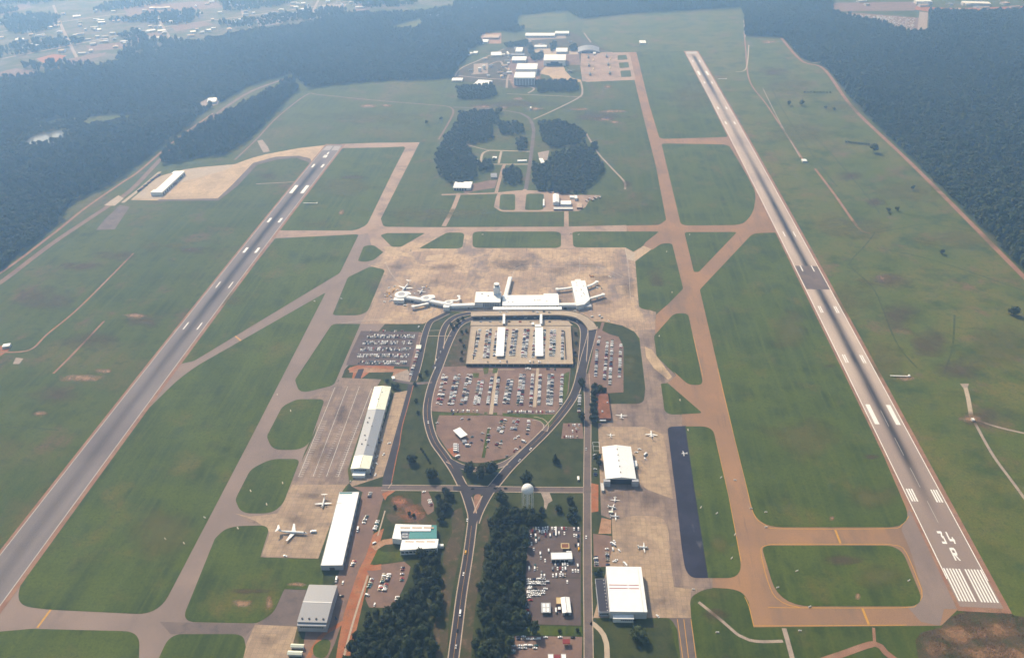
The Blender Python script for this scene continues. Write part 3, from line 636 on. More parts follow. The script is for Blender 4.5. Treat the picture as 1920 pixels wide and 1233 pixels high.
for b in ((955, 495, 70, 20, 'f_stain'), (970, 498, 50, 16, 'f_stain'), (1100, 498, 70, 9, 'f_stain'), (1130, 520, 40, 10, 'f_stain'), (830, 500, 50, 10, 'f_stain'), (740, 500, 30, 8, 'f_stain'), (1130, 566, 30, 10, 'f_stain'), (820, 530, 60, 12, 'f_stain'), (1185, 880, 30, 16, 'f_stain'), (1150, 930, 40, 16, 'f_stain'), (1220, 940, 34, 24, 'f_stain'), (560, 975, 40, 20, 'f_stain'), (580, 930, 40, 14, 'f_stain'), (1245, 1125, 14, 14, 'f_stain'), (1240, 700, 20, 20, 'f_stain'), (600, 850, 30, 30, 'f_stain'), (640, 780, 24, 30, 'f_stain'), (1050, 510, 30, 16, 'f_stain'), (1000, 480, 20, 14, 'f_stain'), (700, 540, 20, 20, 'f_stain'), (1180, 540, 20, 30, 'f_stain'), (500, 1200, 30, 20, 'f_stain'), (1190, 760, 30, 10, 'f_stain')):
    blot(b[0], b[1], b[2], b[3], b[4], .19)
# lead-in lines on the terminal apron
for q in ([(640, 606), (700, 600), (785, 603)], [(786, 600), (820, 577)], [(1172, 466), (1178, 500), (1182, 560)], [(1178, 486), (1206, 463)], [(1060, 532), (1085, 510), (1086, 480)], [(760, 540), (735, 515), (722, 490)], [(960, 520), (975, 500), (1050, 500), (1120, 500), (1170, 520)]):
    strip('apron_line', q, .6, 'paint_worn', .20)
# ------------------------------------------------------------------ landside: grass, loop road, lots
Z_LOT, Z_RD, Z_TOP = .06, .10, .14
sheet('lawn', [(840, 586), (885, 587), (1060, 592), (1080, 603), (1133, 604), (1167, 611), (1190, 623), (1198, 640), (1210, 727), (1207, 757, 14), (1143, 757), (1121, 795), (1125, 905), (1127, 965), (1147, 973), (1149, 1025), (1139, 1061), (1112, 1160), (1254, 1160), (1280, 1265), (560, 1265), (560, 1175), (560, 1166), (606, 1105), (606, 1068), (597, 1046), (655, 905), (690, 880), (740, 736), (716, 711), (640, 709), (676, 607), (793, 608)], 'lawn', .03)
# bare ground
for q in ([(838, 640), (870, 612), (884, 610), (872, 684), (868, 690), (822, 690)], [(1074, 612), (1086, 616), (1086, 660), (1080, 690), (1070, 688)], [(842, 602), (868, 596), (880, 596), (850, 618), (840, 640)]):
    sheet('bare_verge', q, 'verge', .045)
strip('dirt_haul_road', [(738, 690), (690, 686), (665, 689), (655, 694)], 9, 'redclay', .05)
sheet('dirt_yard', [(655, 688, 3), (764, 692), (766, 702), (735, 706), (738, 697), (690, 698), (655, 698)], 'dirt', .045)
sheet('dirt_yard', [(740, 702), (764, 692), (772, 706), (768, 716), (738, 713)], 'gravel', .05)
sheet('asphalt_pad', [(672, 692), (683, 691), (676, 709), (665, 709)], 'asphalt_new', .07)
for q in ([(664, 690), (672, 692), (664, 709), (660, 709)], [(684, 691), (700, 690), (690, 700), (678, 709), (676, 708)]): sheet('dirt_bank', q, 'redclay', .06)
sheet('clay_yard', [(718, 955, 6), (745, 930, 6), (772, 935), (783, 955), (800, 968), (818, 978), (818, 985), (736, 982), (725, 970)], 'verge', .05)
blot(775, 962, 45, 26, 'f_clay', .09); blot(750, 940, 26, 20, 'f_clay', .09)
sheet('clay_yard', [(716, 925), (733, 918), (741, 920), (726, 930), (722, 938)], 'redclay', .055)
sheet('clay_yard', [(1107, 905), (1122, 908), (1122, 958), (1108, 960)], 'redclay', .055)
sheet('dirt_yard', [(1128, 970), (1146, 974), (1146, 1000), (1122, 1000)], 'dirt', .055)
sheet('worn_verge', [(846, 960, 5), (866, 950), (872, 985), (862, 1040), (852, 1085), (842, 1150), (838, 1233), (820, 1260), (812, 1180), (828, 1100), (832, 1030), (848, 1000)], 'verge', .045)
sheet('worn_verge', [(905, 975), (915, 962), (918, 1000), (905, 1060), (892, 1130), (880, 1260), (860, 1260), (873, 1120), (890, 1020)], 'verge', .044)
sheet('gravel_pad', [(1014, 923), (1030, 922), (1036, 938), (1028, 943), (1024, 955), (1020, 950), (1020, 938)], 'gravel', .05)
sheet('clay_road', [(700, 1000, 3), (686, 1042), (672, 1070), (658, 1110), (645, 1150), (635, 1200), (625, 1265), (650, 1265), (665, 1195), (680, 1130), (694, 1072), (712, 1018), (720, 990)], 'redclay', .05)
sheet('service_yard', [(660, 912), (715, 912), (735, 916), (718, 935), (700, 1000), (686, 1042), (672, 1070), (650, 1140), (628, 1205), (600, 1265), (560, 1265), (575, 1170), (606, 1160), (640, 1060), (680, 922)], 'lot', .042)
strip('clay_road', [(560, 1265), (600, 1195), (620, 1180), (645, 1165)], 5, 'redclay', .055)
sheet('grass_island', [(586, 1210, 6), (606, 1196, 8), (622, 1200, 8), (616, 1225, 6), (606, 1234, 4), (588, 1230, 6)], 'mown', .09)
sheet('grass_island', [(694, 1058), (708, 1030), (720, 1034), (760, 1034), (756, 1050), (712, 1056)], 'mown', .07)
strip('retaining_wall', [(735, 905), (728, 915)], 1, 'kerb', .2)
strip('concrete_drain', [(690, 1078), (672, 1133), (658, 1180), (645, 1230), (640, 1262)], 2.2, 'kerb', .25)
strip('concrete_drain', [(722, 957), (714, 985), (708, 1004)], 1.6, 'kerb', .25)
# lots
LOTP = [
 ('parking_lot', [(677, 620), (787, 622), (768, 687), (648, 684), (660, 655)], 'lot_dark'),
 ('parking_lot', [(786, 622), (793, 624), (776, 712), (766, 712), (768, 687)], 'lot'),
 ('parking_lot', [(818, 688), (870, 686), (1070, 690), (1066, 735), (1046, 768, 10), (1040, 776), (940, 778), (804, 770), (806, 735)], 'lot'),
 ('parking_lot', [(824, 777), (915, 778), (1022, 783), (1018, 808), (985, 838, 8), (952, 858, 10), (900, 868, 10), (862, 865, 10), (838, 842), (818, 812), (818, 793)], 'lot'),
 ('parking_lot', [(1119, 614), (1142, 626), (1160, 631), (1169, 650), (1169, 735), (1138, 737), (1106, 732), (1103, 715), (1112, 655)], 'lot'),
 ('parking_lot', [(1056, 793), (1092, 793), (1094, 822), (1052, 822)], 'lot'),
 ('parking_lot', [(992, 986), (1089, 987), (1089, 1082), (985, 1084)], 'lot_dark'),
 ('parking_lot', [(985, 1084), (1089, 1083), (1089, 1172), (1012, 1170), (985, 1160)], 'lot_dark'),
 ('parking_lot', [(956, 1191), (1092, 1193), (1090, 1265), (948, 1265)], 'lot'),
 ('parking_lot', [(684, 1062), (758, 1052), (770, 1062), (764, 1085), (752, 1110), (736, 1139), (692, 1138), (685, 1122), (696, 1085)], 'lot'),
 ('parking_lot', [(1112, 1000), (1147, 1004), (1147, 1060), (1138, 1062), (1114, 1062)], 'lot'),
 ('parking_lot', [(790, 918), (802, 918), (814, 945), (813, 958), (802, 965), (790, 945)], 'lot'),
 ('forecourt', [(884, 594), (1060, 597), (1074, 610), (882, 610)], 'concrete'),
]
lots = [sheet(n, q, m, Z_LOT + .002*i) for i, (n, q, m) in enumerate(LOTP)]
for q in ([(905, 688), (917, 688), (915, 700), (908, 702)], [(925, 690), (934, 690), (932, 699), (923, 700)], [(885, 699), (899, 699), (897, 708), (888, 708)], [(1058, 700), (1068, 696), (1064, 735), (1054, 762)], [(808, 773), (900, 774), (898, 779), (822, 778)], [(908, 772), (914, 772), (914, 778), (908, 778)], [(925, 773), (932, 773), (932, 778), (924, 778)], [(942, 774), (1040, 777), (1048, 770), (1030, 800), (1012, 790, 8), (1000, 784), (943, 780)], [(914, 802), (919, 802), (909, 858), (903, 858)], [(992, 1172), (1092, 1174), (1092, 1191), (958, 1190), (985, 1180)], [(1040, 1180), (1088, 1180), (1088, 1188), (1040, 1188)]):
    sheet('grass_island', q, 'mown', .13)
sheet('clay_patch', [(838, 842), (852, 838), (858, 855), (850, 856)], 'redclay', .13)
# walkways across the long-stay lot
for q in ([(929, 691), (934, 691), (924, 776), (917, 776)], [(1006, 690), (1011, 690), (1005, 763), (999, 763)]): sheet('walkway', q, 'concrete', .135)
strip('walkway', [(895, 692.5), (965, 692.5)], 1.6, 'concrete', .137); strip('walkway', [(990, 692.5), (1008, 692.5)], 1.6, 'concrete', .137)
strip('walkway', [(784, 629.5), (838, 629.5), (846, 629.5)], 1.2, 'concrete', .11); strip('walkway', [(790, 620), (826, 619)], 1.0, 'concrete', .11)
# roads
RD = [
 ('loop_road', [(905, 584), (882, 587), (858, 592), (840, 604), (830, 624), (826, 650), (821, 685)], 9.5, 'asphalt_new', 1.3),
 ('loop_road', [(1060, 598), (905, 597), (880, 599), (862, 608), (851, 622), (838, 650), (824, 686), (812, 716), (804, 745), (801, 772), (805, 800), (815, 828), (832, 852), (850, 878), (861, 898), (868, 912)], 10.5, 'asphalt_new', 1.3),
 ('loop_road', [(1050, 597), (1072, 599), (1088, 606), (1095, 620), (1094, 650), (1090, 690), (1083, 722), (1072, 748), (1050, 778), (1020, 812), (985, 846), (955, 876), (930, 906), (922, 916)], 11.5, 'asphalt_new', 1.3),
 ('loop_road', [(1113, 611), (1106, 640), (1098, 668), (1090, 700)], 13, 'asphalt_new', 1.0),
 ('inner_road', [(840, 862), (856, 870), (872, 876), (895, 880), (925, 876), (955, 864), (985, 842)], 7.5, 'asphalt', 1.0),
 ('cross_road', [(716, 914), (760, 914), (800, 914.5), (860, 915), (930, 916.5), (990, 917.5), (1060, 918), (1098, 918)], 9, 'asphalt', 1.0),
 ('entrance_road', [(868, 912), (876, 932), (883, 955), (886, 970), (883, 1000), (876, 1050), (866, 1110), (857, 1180), (846, 1265)], 10, 'asphalt_new', 1.2),
 ('entrance_road', [(922, 916), (910, 935), (898, 958), (890, 980)], 10, 'asphalt_new', 1.2),
 ('lot_ramp', [(1000, 784), (1015, 787), (1024, 797), (1021, 808)], 6, 'asphalt', 1.0),
 ('service_road', [(1099, 700), (1102, 760), (1101.5, 840), (1101, 918), (1101, 1000), (1101.5, 1080), (1103, 1160), (1104, 1265)], 8.5, 'asphalt', 0.9),
 ('service_road', [(673, 607), (658, 645), (640, 700), (634, 712)], 6.5, 'taxi_l', 0),
 ('service_road', [(840, 586), (818, 597), (806, 604), (796, 630), (785, 680), (775, 714)], 9.5, 'asphalt_new', 1.0),
 ('service_road', [(736, 712), (770, 718), (795, 718), (810, 716)], 6, 'asphalt', 0),
 ('service_road', [(1108, 1166), (1125, 1180), (1137, 1205), (1138, 1265)], 5.5, 'concrete', 0),
 ('service_road', [(1131, 604), (1120, 640), (1108, 690), (1102, 720)], 5, 'lot', 0),
 ('driveway', [(700, 1028), (720, 1016), (736, 1014)], 9, 'dirt', 0),
 ('driveway', [(676, 1063), (700, 1064), (715, 1062)], 8, 'redclay', 0),
]
for i, (n, q, w, m, k) in enumerate(RD): strip(n, q, w, m, Z_RD + .004*i, kerb=k)
sheet('service_road', [(766, 720), (775, 722), (765, 760), (754, 800), (749, 833), (745, 850), (738, 884), (733, 908), (716, 909), (719, 893), (726, 862), (735, 825), (748, 785), (757, 750)], 'asphalt_new', Z_RD + .05)
strip('kerb', [(775, 722), (765, 760), (754, 800), (749, 833), (745, 850), (738, 884), (734, 905)], 1.2, 'redclay', Z_RD + .16)
sheet('junction', [(862, 905), (872, 908), (925, 911), (935, 912), (912, 925), (900, 927), (880, 925), (868, 920)], 'asphalt', Z_RD + .075)
sheet('grass_island', [(888, 930, 3), (893, 926, 4), (899, 926, 4), (904, 931, 3), (898, 950), (890, 963, 2)], 'shoulder', Z_RD + .12)
# junction aprons laid over the kerb ends
for q in ([(806, 690), (829, 690), (836, 668), (831, 652), (827, 652), (823, 670), (818, 680)], [(1084, 712), (1097, 712), (1101, 684), (1097, 668), (1092, 668), (1088, 690)], [(838, 856), (848, 874), (860, 892), (869, 892), (862, 878), (874, 880), (876, 873), (862, 869), (850, 862)], [(990, 834), (976, 846), (952, 869), (960, 876), (975, 863), (996, 843)], [(857, 900), (866, 898), (878, 911), (915, 912), (926, 901), (936, 903), (928, 913), (940, 913), (940, 921), (918, 924), (908, 934), (903, 926), (888, 926), (884, 932), (876, 932), (868, 921), (850, 919), (850, 911), (864, 911)], [(881, 952), (888, 962), (891, 966), (896, 958), (904, 952), (898, 966), (892, 985), (880, 985)], [(1094, 912), (1108, 912), (1108, 924), (1094, 924)]):
    sheet('junction', q, 'asphalt_new' if q[0][0] != 1094 else 'asphalt', .30)
# faint painted lane lines
for q in ([(884, 985), (876, 1050), (866, 1110), (857, 1180), (846, 1265)], [(804, 745), (801, 772), (805, 800), (815, 828), (832, 852), (850, 878)], [(1072, 748), (1050, 778), (1020, 812), (985, 846), (955, 876)]):
    ln = smooth_line(W2(q)); ribbon('lane_line', ln, -.15, .15, 'paint_y', Z_RD + .13)
# ------------------------------------------------------------------ buildings
def rect(px, z):
    """roof corners (far-left, far-right, near-right, near-left) at height z -> centre, width, depth, angle"""
    a, b, c, d = [Vector(G(x, y, z)[:2]) for x, y in px]
    u = ((b - a) + (c - d)).normalized(); v = Vector((-u.y, u.x))
    w = ((b - a).dot(u) + (c - d).dot(u))/2; dd = ((a - d).dot(v) + (b - c).dot(v))/2
    ce = (a + b + c + d)/4
    return ce, w, dd, math.atan2(u.y, u.x)
def strip_windows(t, w, d, side, z0, z1, n, m=.8, mat='glass', name='window', x0=None, x1=None):
    """a run of n recessed-looking panes set 4 cm proud on one wall; sides s,n,e,w"""
    L = w if side in 'sn' else d
    lo = -L/2 + m if x0 is None else x0; hi = L/2 - m if x1 is None else x1
    step = (hi - lo)/n
    me = None
    for i in range(n):
        x = lo + step*(i + .5); bw = step*.78
        mb = MB()
        if side == 's': mb.box(x, -d/2 - .02, z0, bw, .12, z1 - z0)
        elif side == 'n': mb.box(x, d/2 + .02, z0, bw, .12, z1 - z0)
        elif side == 'e': mb.box(w/2 + .02, x, z0, .12, bw, z1 - z0)
        else: mb.box(-w/2 - .02, x, z0, .12, bw, z1 - z0)
        mb.build(name, M[mat], t)
def flat(name, label, cat, px, h, wall, roof, group=None, parapet=.6, units=0, over=.0):
    ce, w, d, rz = rect(px, h)
    t = thing(name, label, cat, (ce.x, ce.y, 0), rz, group)
    MB().box(0, 0, 0, w - .3, d - .3, h - .25).build('wall', M[wall], t)
    MB().box(0, 0, h - .25, w + over, d + over, .25).build('roof', M[roof], t)
    if parapet:
        e = MB(); W_, D_ = w + over, d + over
        e.box(0, D_/2 - .2, h, W_, .4, parapet); e.box(0, -D_/2 + .2, h, W_, .4, parapet)
        e.box(W_/2 - .2, 0, h, .4, D_ - .8, parapet); e.box(-W_/2 + .2, 0, h, .4, D_ - .8, parapet)
        e.build('parapet', M[wall], t)
    r = random.Random(len(label) + int(ce.x))
    for i in range(units):
        s = r.uniform(1.2, 2.6)
        MB().box(r.uniform(-.38, .38)*w, r.uniform(-.36, .36)*d, h, s, s*r.uniform(.8, 1.6), r.uniform(.8, 1.6)).build('roof_unit', M['vent' if r.random() < .4 else 'wall_grey'], t)
    return t, w, d, h
def gabled(name, label, cat, px, h0, rise, wall, roof, ridge='y', group=None, over=.5, z_for_px=None):
    ce, w, d, rz = rect(px, h0 if z_for_px is None else z_for_px)
    t = thing(name, label, cat, (ce.x, ce.y, 0), rz, group)
    MB().gwalls(w - .4, d - .4, h0 - .3, h0 + rise - .3, ridge).build('wall', M[wall], t)
    MB().gable(w, d, h0, h0 + rise, ridge, over).build('roof', M[roof], t)
    return t, w, d, h0
def door(t, w, d, side, x, wd, hd, mat='dark_open', name='door'):
    mb = MB()
    if side == 's': mb.box(x, -d/2 - .05, .05, wd, .2, hd)
    elif side == 'e': mb.box(w/2 + .05, x, .05, .2, wd, hd)
    elif side == 'w': mb.box(-w/2 - .05, x, .05, .2, wd, hd)
    else: mb.box(x, d/2 + .05, .05, wd, .2, hd)
    return mb.build(name, M[mat], t)
def fence_line(px, label, h=2.2, mat='steel', step=3.0):
    pass
# --- cargo buildings on the west ramp
ce, w, d, rz = rect([(706, 724), (737.5, 725), (688, 878), (652.5, 879)], 9.0)
t = thing('cargo_terminal', 'very long ramp-side shed with cream, grey and cream roof sections', 'cargo shed', (ce.x, ce.y, 0), rz)
MB().gwalls(w - .6, d - .6, 8.6, 10.2, 'y').build('wall', M['wall_pale'], t)
for (f0, f1, rm) in ((.5, .19, 'roof_seam_y'), (.19, -.36, 'roof_bluegrey'), (-.36, -.5, 'roof_seam_y')):
    mb = MB(); L = (f0 - f1)*d
    mb.gable(w, L - .1, 9.0 + (.12 if rm == 'roof_seam_y' else 0), 10.6 + (.12 if rm == 'roof_seam_y' else 0), 'y', 0.0, .4, 0, (f0 + f1)/2*d)
    r = mb.build('roof', M[rm], t)
    if rm == 'roof_seam_y': MB().box(0, (f0 + f1)/2*d, 10.68, .5, L*.9, .12).build('ridge_cap', M['vent'], r)
for k in range(9): MB().box(rnd.uniform(-.3, .3)*w, (rnd.uniform(-.3, .45))*d, 9.6, 1.4, 1.4, 1.5).build('roof_vent', M['vent'], t)
for k in range(12): door(t, w - .6, d, 'w', -.45*d + k*.08*d, 5, 5.2, 'wall_grey'); 
for k in range(12): door(t, w - .6, d, 'e', -.45*d + k*.08*d, 4.2, 4.6, 'vent')
MB().box(-1, -d/2 - 4.2, 0, w*.62, 7.6, 4.6).build('lean_to', M['white'], t)
strip_windows(t, w*.9, d, 's', 5.6, 7.4, 6, 3)
MB().box(-1, -d/2 - 4.2, 4.6, w*.66, 8.2, .3).build('lean_to_roof', M['white_roof'], t)
t, w, d, h = flat('air_freight_shed', 'long white flat-roofed freight shed beside the parked twin-jet airliner', 'freight shed', [(642.5, 922), (678, 921), (637.6, 1059.6), (593.8, 1059.6)], 8.0, 'wall_grey', 'white_roof', parapet=.35)
for k in range(11): door(t, w - .3, d, 'e', -.44*d + k*.088*d, 4.0, 4.0, 'vent')
for k in range(9): door(t, w - .3, d, 'w', -.42*d + k*.1*d, 5.5, 5.0, 'wall_pale')
door(t, w, d - .3, 's', 0, 6, 4.5, 'vent')
MB().box(-w*.15, d/2 - 2.4, h + .1, w*.62, 1.6, .5).build('green_gutter', M['roof_teal'], t)
MB().box(-w/2 + 3.2, d*.33, h + .35, w*.25, .5, .2).build('roof_step', M['wall_pale'], t)
t, w, d, h = gabled('maintenance_hangar', 'grey metal hangar with pale ridge line and corrugated sides', 'hangar', [(578.6, 1095), (629, 1096.7), (615.7, 1166), (558.3, 1165)], 12.0, 1.5, 'wall_grey', 'roof_grey', 'x', over=.2)
MB().box(0, 0, 13.52, w + .4, .9, .15).build('ridge_cap', M['white'], t)
for k in range(4): MB().box((-.36 + k*.24)*w, -d*.42, 12.2, 1.7, 1.2, 1.3).build('roof_vent', M['vent'], t)
for k in range(5): door(t, w - .4, d, 'w', (-.38 + k*.19)*d, d*.17, 9.5, 'wall_pale', 'hangar_door')
MB().box(0, -d/2 - 1.6, 0, w*.99, 3.0, 10.2).build('lean_to', M['wall_grey'], t)
strip_windows(t, w, d + 6.2, 's', 6.5, 8.2, 10, 3)
for px, lb in (([(547, 1206), (570, 1207), (568, 1212), (544.5, 1211)], 'narrow green-edged workshop shed behind the grey hangar'), ([(542, 1219), (567, 1220), (565, 1226), (538, 1225)], 'narrow white-roofed workshop shed with a tan end')):
    gabled('workshop_shed', lb, 'shed', px, 4.0, .9, 'wall_pale', 'roof_seam_y', 'x')
# --- office building with courtyard teal roof
ce, w, d, rz = rect([(741, 982), (818, 983), (819, 1026.5), (734, 1024)], 9.0)
t = thing('airport_office', 'white office block with a teal metal roof in its middle', 'office building', (ce.x, ce.y, 0), rz)
def loc(px, py, z):
    g = G(px, py, z); c, s = math.cos(-rz), math.sin(-rz); x, y = g[0] - ce.x, g[1] - ce.y
    return (c*x - s*y, s*x + c*y)
def block(pts, z0, z1, wall, roof, nm):
    q = [loc(x, y, z1) for x, y in pts]
    MB().prism(q, z0, z1 - .2).build(nm + '_wall', M[wall], t); 
    cx_ = sum(p[0] for p in q)/len(q); cy_ = sum(p[1] for p in q)/len(q)
    o = MB().prism([(cx_ + (p[0] - cx_)*1.01, cy_ + (p[1] - cy_)*1.015) for p in q], z1 - .2, z1 + .15).build(nm + '_roof', M[roof], t); return o
block([(741.7, 982), (808.5, 983.8), (807, 995), (751, 995), (753, 1010.5), (735.4, 1008.5)], 0, 9.0, 'white', 'white_roof', 'north_wing')
block([(768.6, 995.6), (807.5, 995.6), (809.5, 984), (818.5, 984), (818.7, 1009), (766.5, 1009)], 0, 8.2, 'white', 'roof_teal', 'atrium')
block([(754, 1011.5), (822, 1010), (819, 1026.5), (750, 1030.7)], 0, 8.4, 'white', 'white_roof', 'south_wing')
for k in range(4):
    q = loc(757 + (k % 2)*5, 1001 + (k//2)*5, 8); MB().box(q[0], q[1], 6.5, 3.6, 3.0, 1.8).build('cooling_unit', M['wall_grey'], t)
MB().box(*loc(760, 1002, 6), .2, 16, 14, 6.2).build('plant_well', M['wall_grey'], t)
for k in range(3):
    q = loc(760 + k*22, 989, 9); MB().box(q[0], q[1], 9.16, 12, 2.2, .06).build('roof_stain', M['roof_tan'], t)
    q = loc(768 + k*20, 1015, 8.4); MB().box(q[0], q[1], 8.56, 10, 1.6, .06).build('roof_stain', M['roof_tan'], t)
qa, qb = loc(751, 1031, 8.4), loc(819, 1026.8, 8.4)
for k in range(9):
    f = (k + .5)/9; MB().box(qa[0] + (qb[0] - qa[0])*f, qa[1] + (qb[1] - qa[1])*f - .25, 3.2, 3.6, .5, 2.2).build('window', M['glass'], t)
MB().box(qb[0] + 3.5, qb[1] + 9, 0, 6, 3.4, 4).build('porch', M['white'], t)
# --- general aviation hangars on the east ramp
t, w, d, h = gabled('aviation_hangar', 'white gable-roofed hangar with five ridge vents and gaping dark door', 'hangar', [(1131.7, 837), (1185, 837), (1190, 897), (1133.3, 897)], 9.5, 3.0, 'white', 'white_roof', 'y', over=.3)
for k in range(5): MB().box(0, (-.36 + k*.18)*d, 12.2, 1.3, 1.7, .9).build('ridge_vent', M['vent'], t)
door(t, w, d - .4, 's', 0, w*.74, 8.4, 'dark_open', 'hangar_door')
for s in (-1, 1): MB().box(s*(w*.47), -d/2 - 2.4, 0, 8.5, 4.6, 9.0).build('door_pocket', M['wall_grey'], t)
for k in range(6): door(t, w - .4, d, 'e', (-.4 + k*.16)*d, 3, 3, 'vent', 'side_door')
MB().box(w/2 + 3.2, d*.08, 0, 5.6, 11, 3.5).build('side_office', M['white'], t)
ce, w, d, rz = rect([(1138.8, 1061), (1204, 1062), (1212, 1146.5), (1140.5, 1145.6)], 11.5)
t = thing('jet_hangar', 'big white flat-roofed hangar with two red roof strips', 'hangar', (ce.x, ce.y, 0), rz)
MB().box(0, 0, 0, w - .3, d - .3, 11.2).build('wall', M['wall_pale'], t)
MB().box(0, 0, 11.2, w, d, .35).build('roof', M['roof_seam'], t)
MB().box(w*.40, -.8, 11.56, .4, d*.96, .3).build('roof_step', M['wall_pale'], t)
for (y, x0, x1) in ((.075*d, -.46, .05), (.075*d, .08, .36), (.0*d, -.46, .05), (.0*d, .08, .36)): MB().box((x0 + x1)/2*w, y, 11.56, (x1 - x0)*w, .9, .12).build('skylight_strip', M['redstripe'], t)
for k in range(6): door(t, w - .3, d, 'e', (-.4 + k*.16)*d, d*.15, 9, 'wall_pale', 'hangar_door')
MB().box(-w*.14, -d/2 - 2.6, 0, w*.54, 5.0, 6.6).build('front_annexe', M['white'], t)
MB().box(-w*.14, -d/2 - 2.7, 6.6, w*.56, 5.4, .25).build('annexe_roof', M['white_roof'], t)
strip_windows(t, w*.5, d + 10.1, 's', 3.2, 4.8, 8, 1.5)
t, w, d, h = flat('hangar_annexe', 'low annexe with dark gravel roof against the big white hangar', 'annexe', [(1118.6, 1084.5), (1137.8, 1084.5), (1139.5, 1147), (1120, 1147.5)], 6.5, 'wall_grey', 'roof_dark', parapet=.5)
for k in range(10): MB().box(w/2 - 2.0, (-.45 + k*.1)*d, h, .8, .8, .6).build('roof_vent', M['white'], t)
strip_windows(t, w - .3, d - .3, 's', 2.5, 4.2, 5, .8)
t, w, d, h = flat('brick_office', 'low brick office with rust-brown gravel roof beside the row of trees', 'office', [(1120, 737.5), (1141.7, 737.5), (1144, 784), (1119, 784)], 4.6, 'wall_brick', 'roof_brown', parapet=.4, units=2)
MB().box(-3, -d/2 - 1.8, 2.8, 9, 3, .25).build('canopy', M['white'], t)
strip_windows(t, w - .3, d - .3, 'e', 1.0, 2.6, 9, 1.5)
flat('fuel_office', 'small pale flat-roofed hut west of the gable hangar', 'hut', [(1127, 905), (1133, 905), (1132, 919), (1126.5, 919)], 3.2, 'wall_pale', 'wall_pale', parapet=.2)
# --- rental-car and workshop buildings by the service road
t, w, d, h = flat('rental_car_depot', 'white-roofed rental car depot with wash bays in its south front', 'depot', [(1033, 1035.5), (1073, 1034), (1073, 1047.6), (1033, 1048)], 5.0, 'wall_pale', 'white_roof', parapet=.3)
for k in range(4): door(t, w, d - .3, 's', (-.38 + k*.2)*w, 4.0, 3.6)
MB().box(w*.36, d/2 + .9, 0, w*.24, 1.8, 5.0).build('side_bay', M['white'], t)
def canopy(name, label, px, h, roof, group=None):
    ce, w, d, rz = rect(px, h); t = thing(name, label, 'canopy', (ce.x, ce.y, 0), rz, group)
    MB().box(0, 0, h - .7, w, d, .7).build('roof', M[roof], t)
    for sx in (-.36, .36):
        for sy in (-.34, .34): MB().tube((sx*w, sy*d, 0), (sx*w, sy*d, h - .7), .22).build('post', M['steel'], t)
    return t, w, d
t, w, d = canopy('fuel_canopy', 'buff-edged fuel canopy north of the rental car depot', [(1051.7, 1017.6), (1067.6, 1017.6), (1067.2, 1027.4), (1051.7, 1027.4)], 4.8, 'roof_yellow')
MB().box(0, 0, 4.81, w*.8, d*.72, .06).build('roof_panel', M['roof_brown'], t)
t, w, d = canopy('grey_car_port', 'grey-framed car port with four pale roof panes in the dark lot', [(1015, 1129), (1032.5, 1129), (1032.5, 1147.5), (1014.6, 1147.5)], 3.6, 'wall_grey')
for sx in (-.2, .2):
    for sy in (-.23, .23): MB().box(sx*w, sy*d, 3.61, w*.3, d*.38, .06).build('roof_pane', M['white_roof'], t)
t, w, d, h = gabled('repair_shop', 'white metal repair shop with seamed roof in the southern car lot', 'workshop', [(1053.4, 1119.6), (1069.6, 1118.6), (1069, 1147.6), (1052.8, 1148)], 5.0, 1.0, 'wall_grey', 'roof_seam', 'y', over=.2)
MB().box(0, 0, 6.02, .5, d, .1).build('ridge_cap', M['vent'], t); door(t, w, d - .4, 's', 0, 4, 3.8)
flat('yellow_annexe', 'small yellow-roofed block against the white repair shop', 'annexe', [(1042.4, 1118.4), (1052.6, 1118.4), (1052.4, 1131.6), (1042.2, 1131.6)], 4.2, 'wall_brick', 'roof_yellow', parapet=.2)
flat('site_hut', 'tiny white box hut with red base west of the repair shop', 'hut', [(1046.2, 1136.5), (1051, 1136.5), (1051, 1141.6), (1046, 1141.6)], 2.8, 'roof_red', 'white_roof', parapet=0)
flat('storage_container', 'narrow white storage container standing by the tiny hut', 'container', [(1040.8, 1138), (1043.6, 1138), (1043.9, 1146), (1041, 1146)], 2.6, 'white', 'white_roof', parapet=0)
canopy('red_fuel_canopy', 'dark red fuel canopy at the southernmost car lot', [(1055, 1197), (1068.5, 1197), (1068.6, 1205.5), (1055, 1205.5)], 4.6, 'roof_red')
flat('petrol_kiosk', 'white kiosk on the wood side of the maroon wash canopy', 'kiosk', [(1028, 1225), (1038, 1225), (1037.5, 1242), (1027, 1242)], 4.0, 'wall_pale', 'white_roof', parapet=.2)
canopy('wash_canopy', 'wide maroon wash canopy between two white kiosks', [(1039, 1226), (1051, 1226), (1051, 1240), (1039, 1240)], 4.2, 'roof_red')
flat('wash_kiosk', 'white square kiosk east of the maroon wash canopy', 'kiosk', [(1052.4, 1225), (1061.4, 1225), (1061.6, 1242), (1052.4, 1242)], 4.0, 'wall_pale', 'white_roof', parapet=.2)
t, w, d = canopy('toll_canopy', 'tilted white toll plaza canopy in the lower lot', [(851, 805.4), (864, 799.5), (875, 815), (862, 821)], 5.0, 'white_roof')
for k in range(2): MB().box((k - .5)*5, 0, 0, 1.6, 2.4, 2.4).build('booth', M['glass'], t)
flat('toll_office', 'small grey hut just south of the tilted toll canopy', 'hut', [(866, 824), (874, 823), (875, 828), (867, 829)], 2.8, 'wall_grey', 'roof_grey', parapet=0)
flat('lot_office', 'cream flat-roofed site office beside the dark service road', 'office', [(781, 646.5), (790.5, 646), (788.5, 653.5), (779, 653.5)], 3.4, 'wall_pale', 'roof_seam_y', parapet=.2)
flat('gate_hut', 'small white hut on the gravel corner by the lot exit', 'hut', [(736, 705), (741, 704), (739, 709), (733, 710)], 2.8, 'white', 'white_roof', parapet=0)
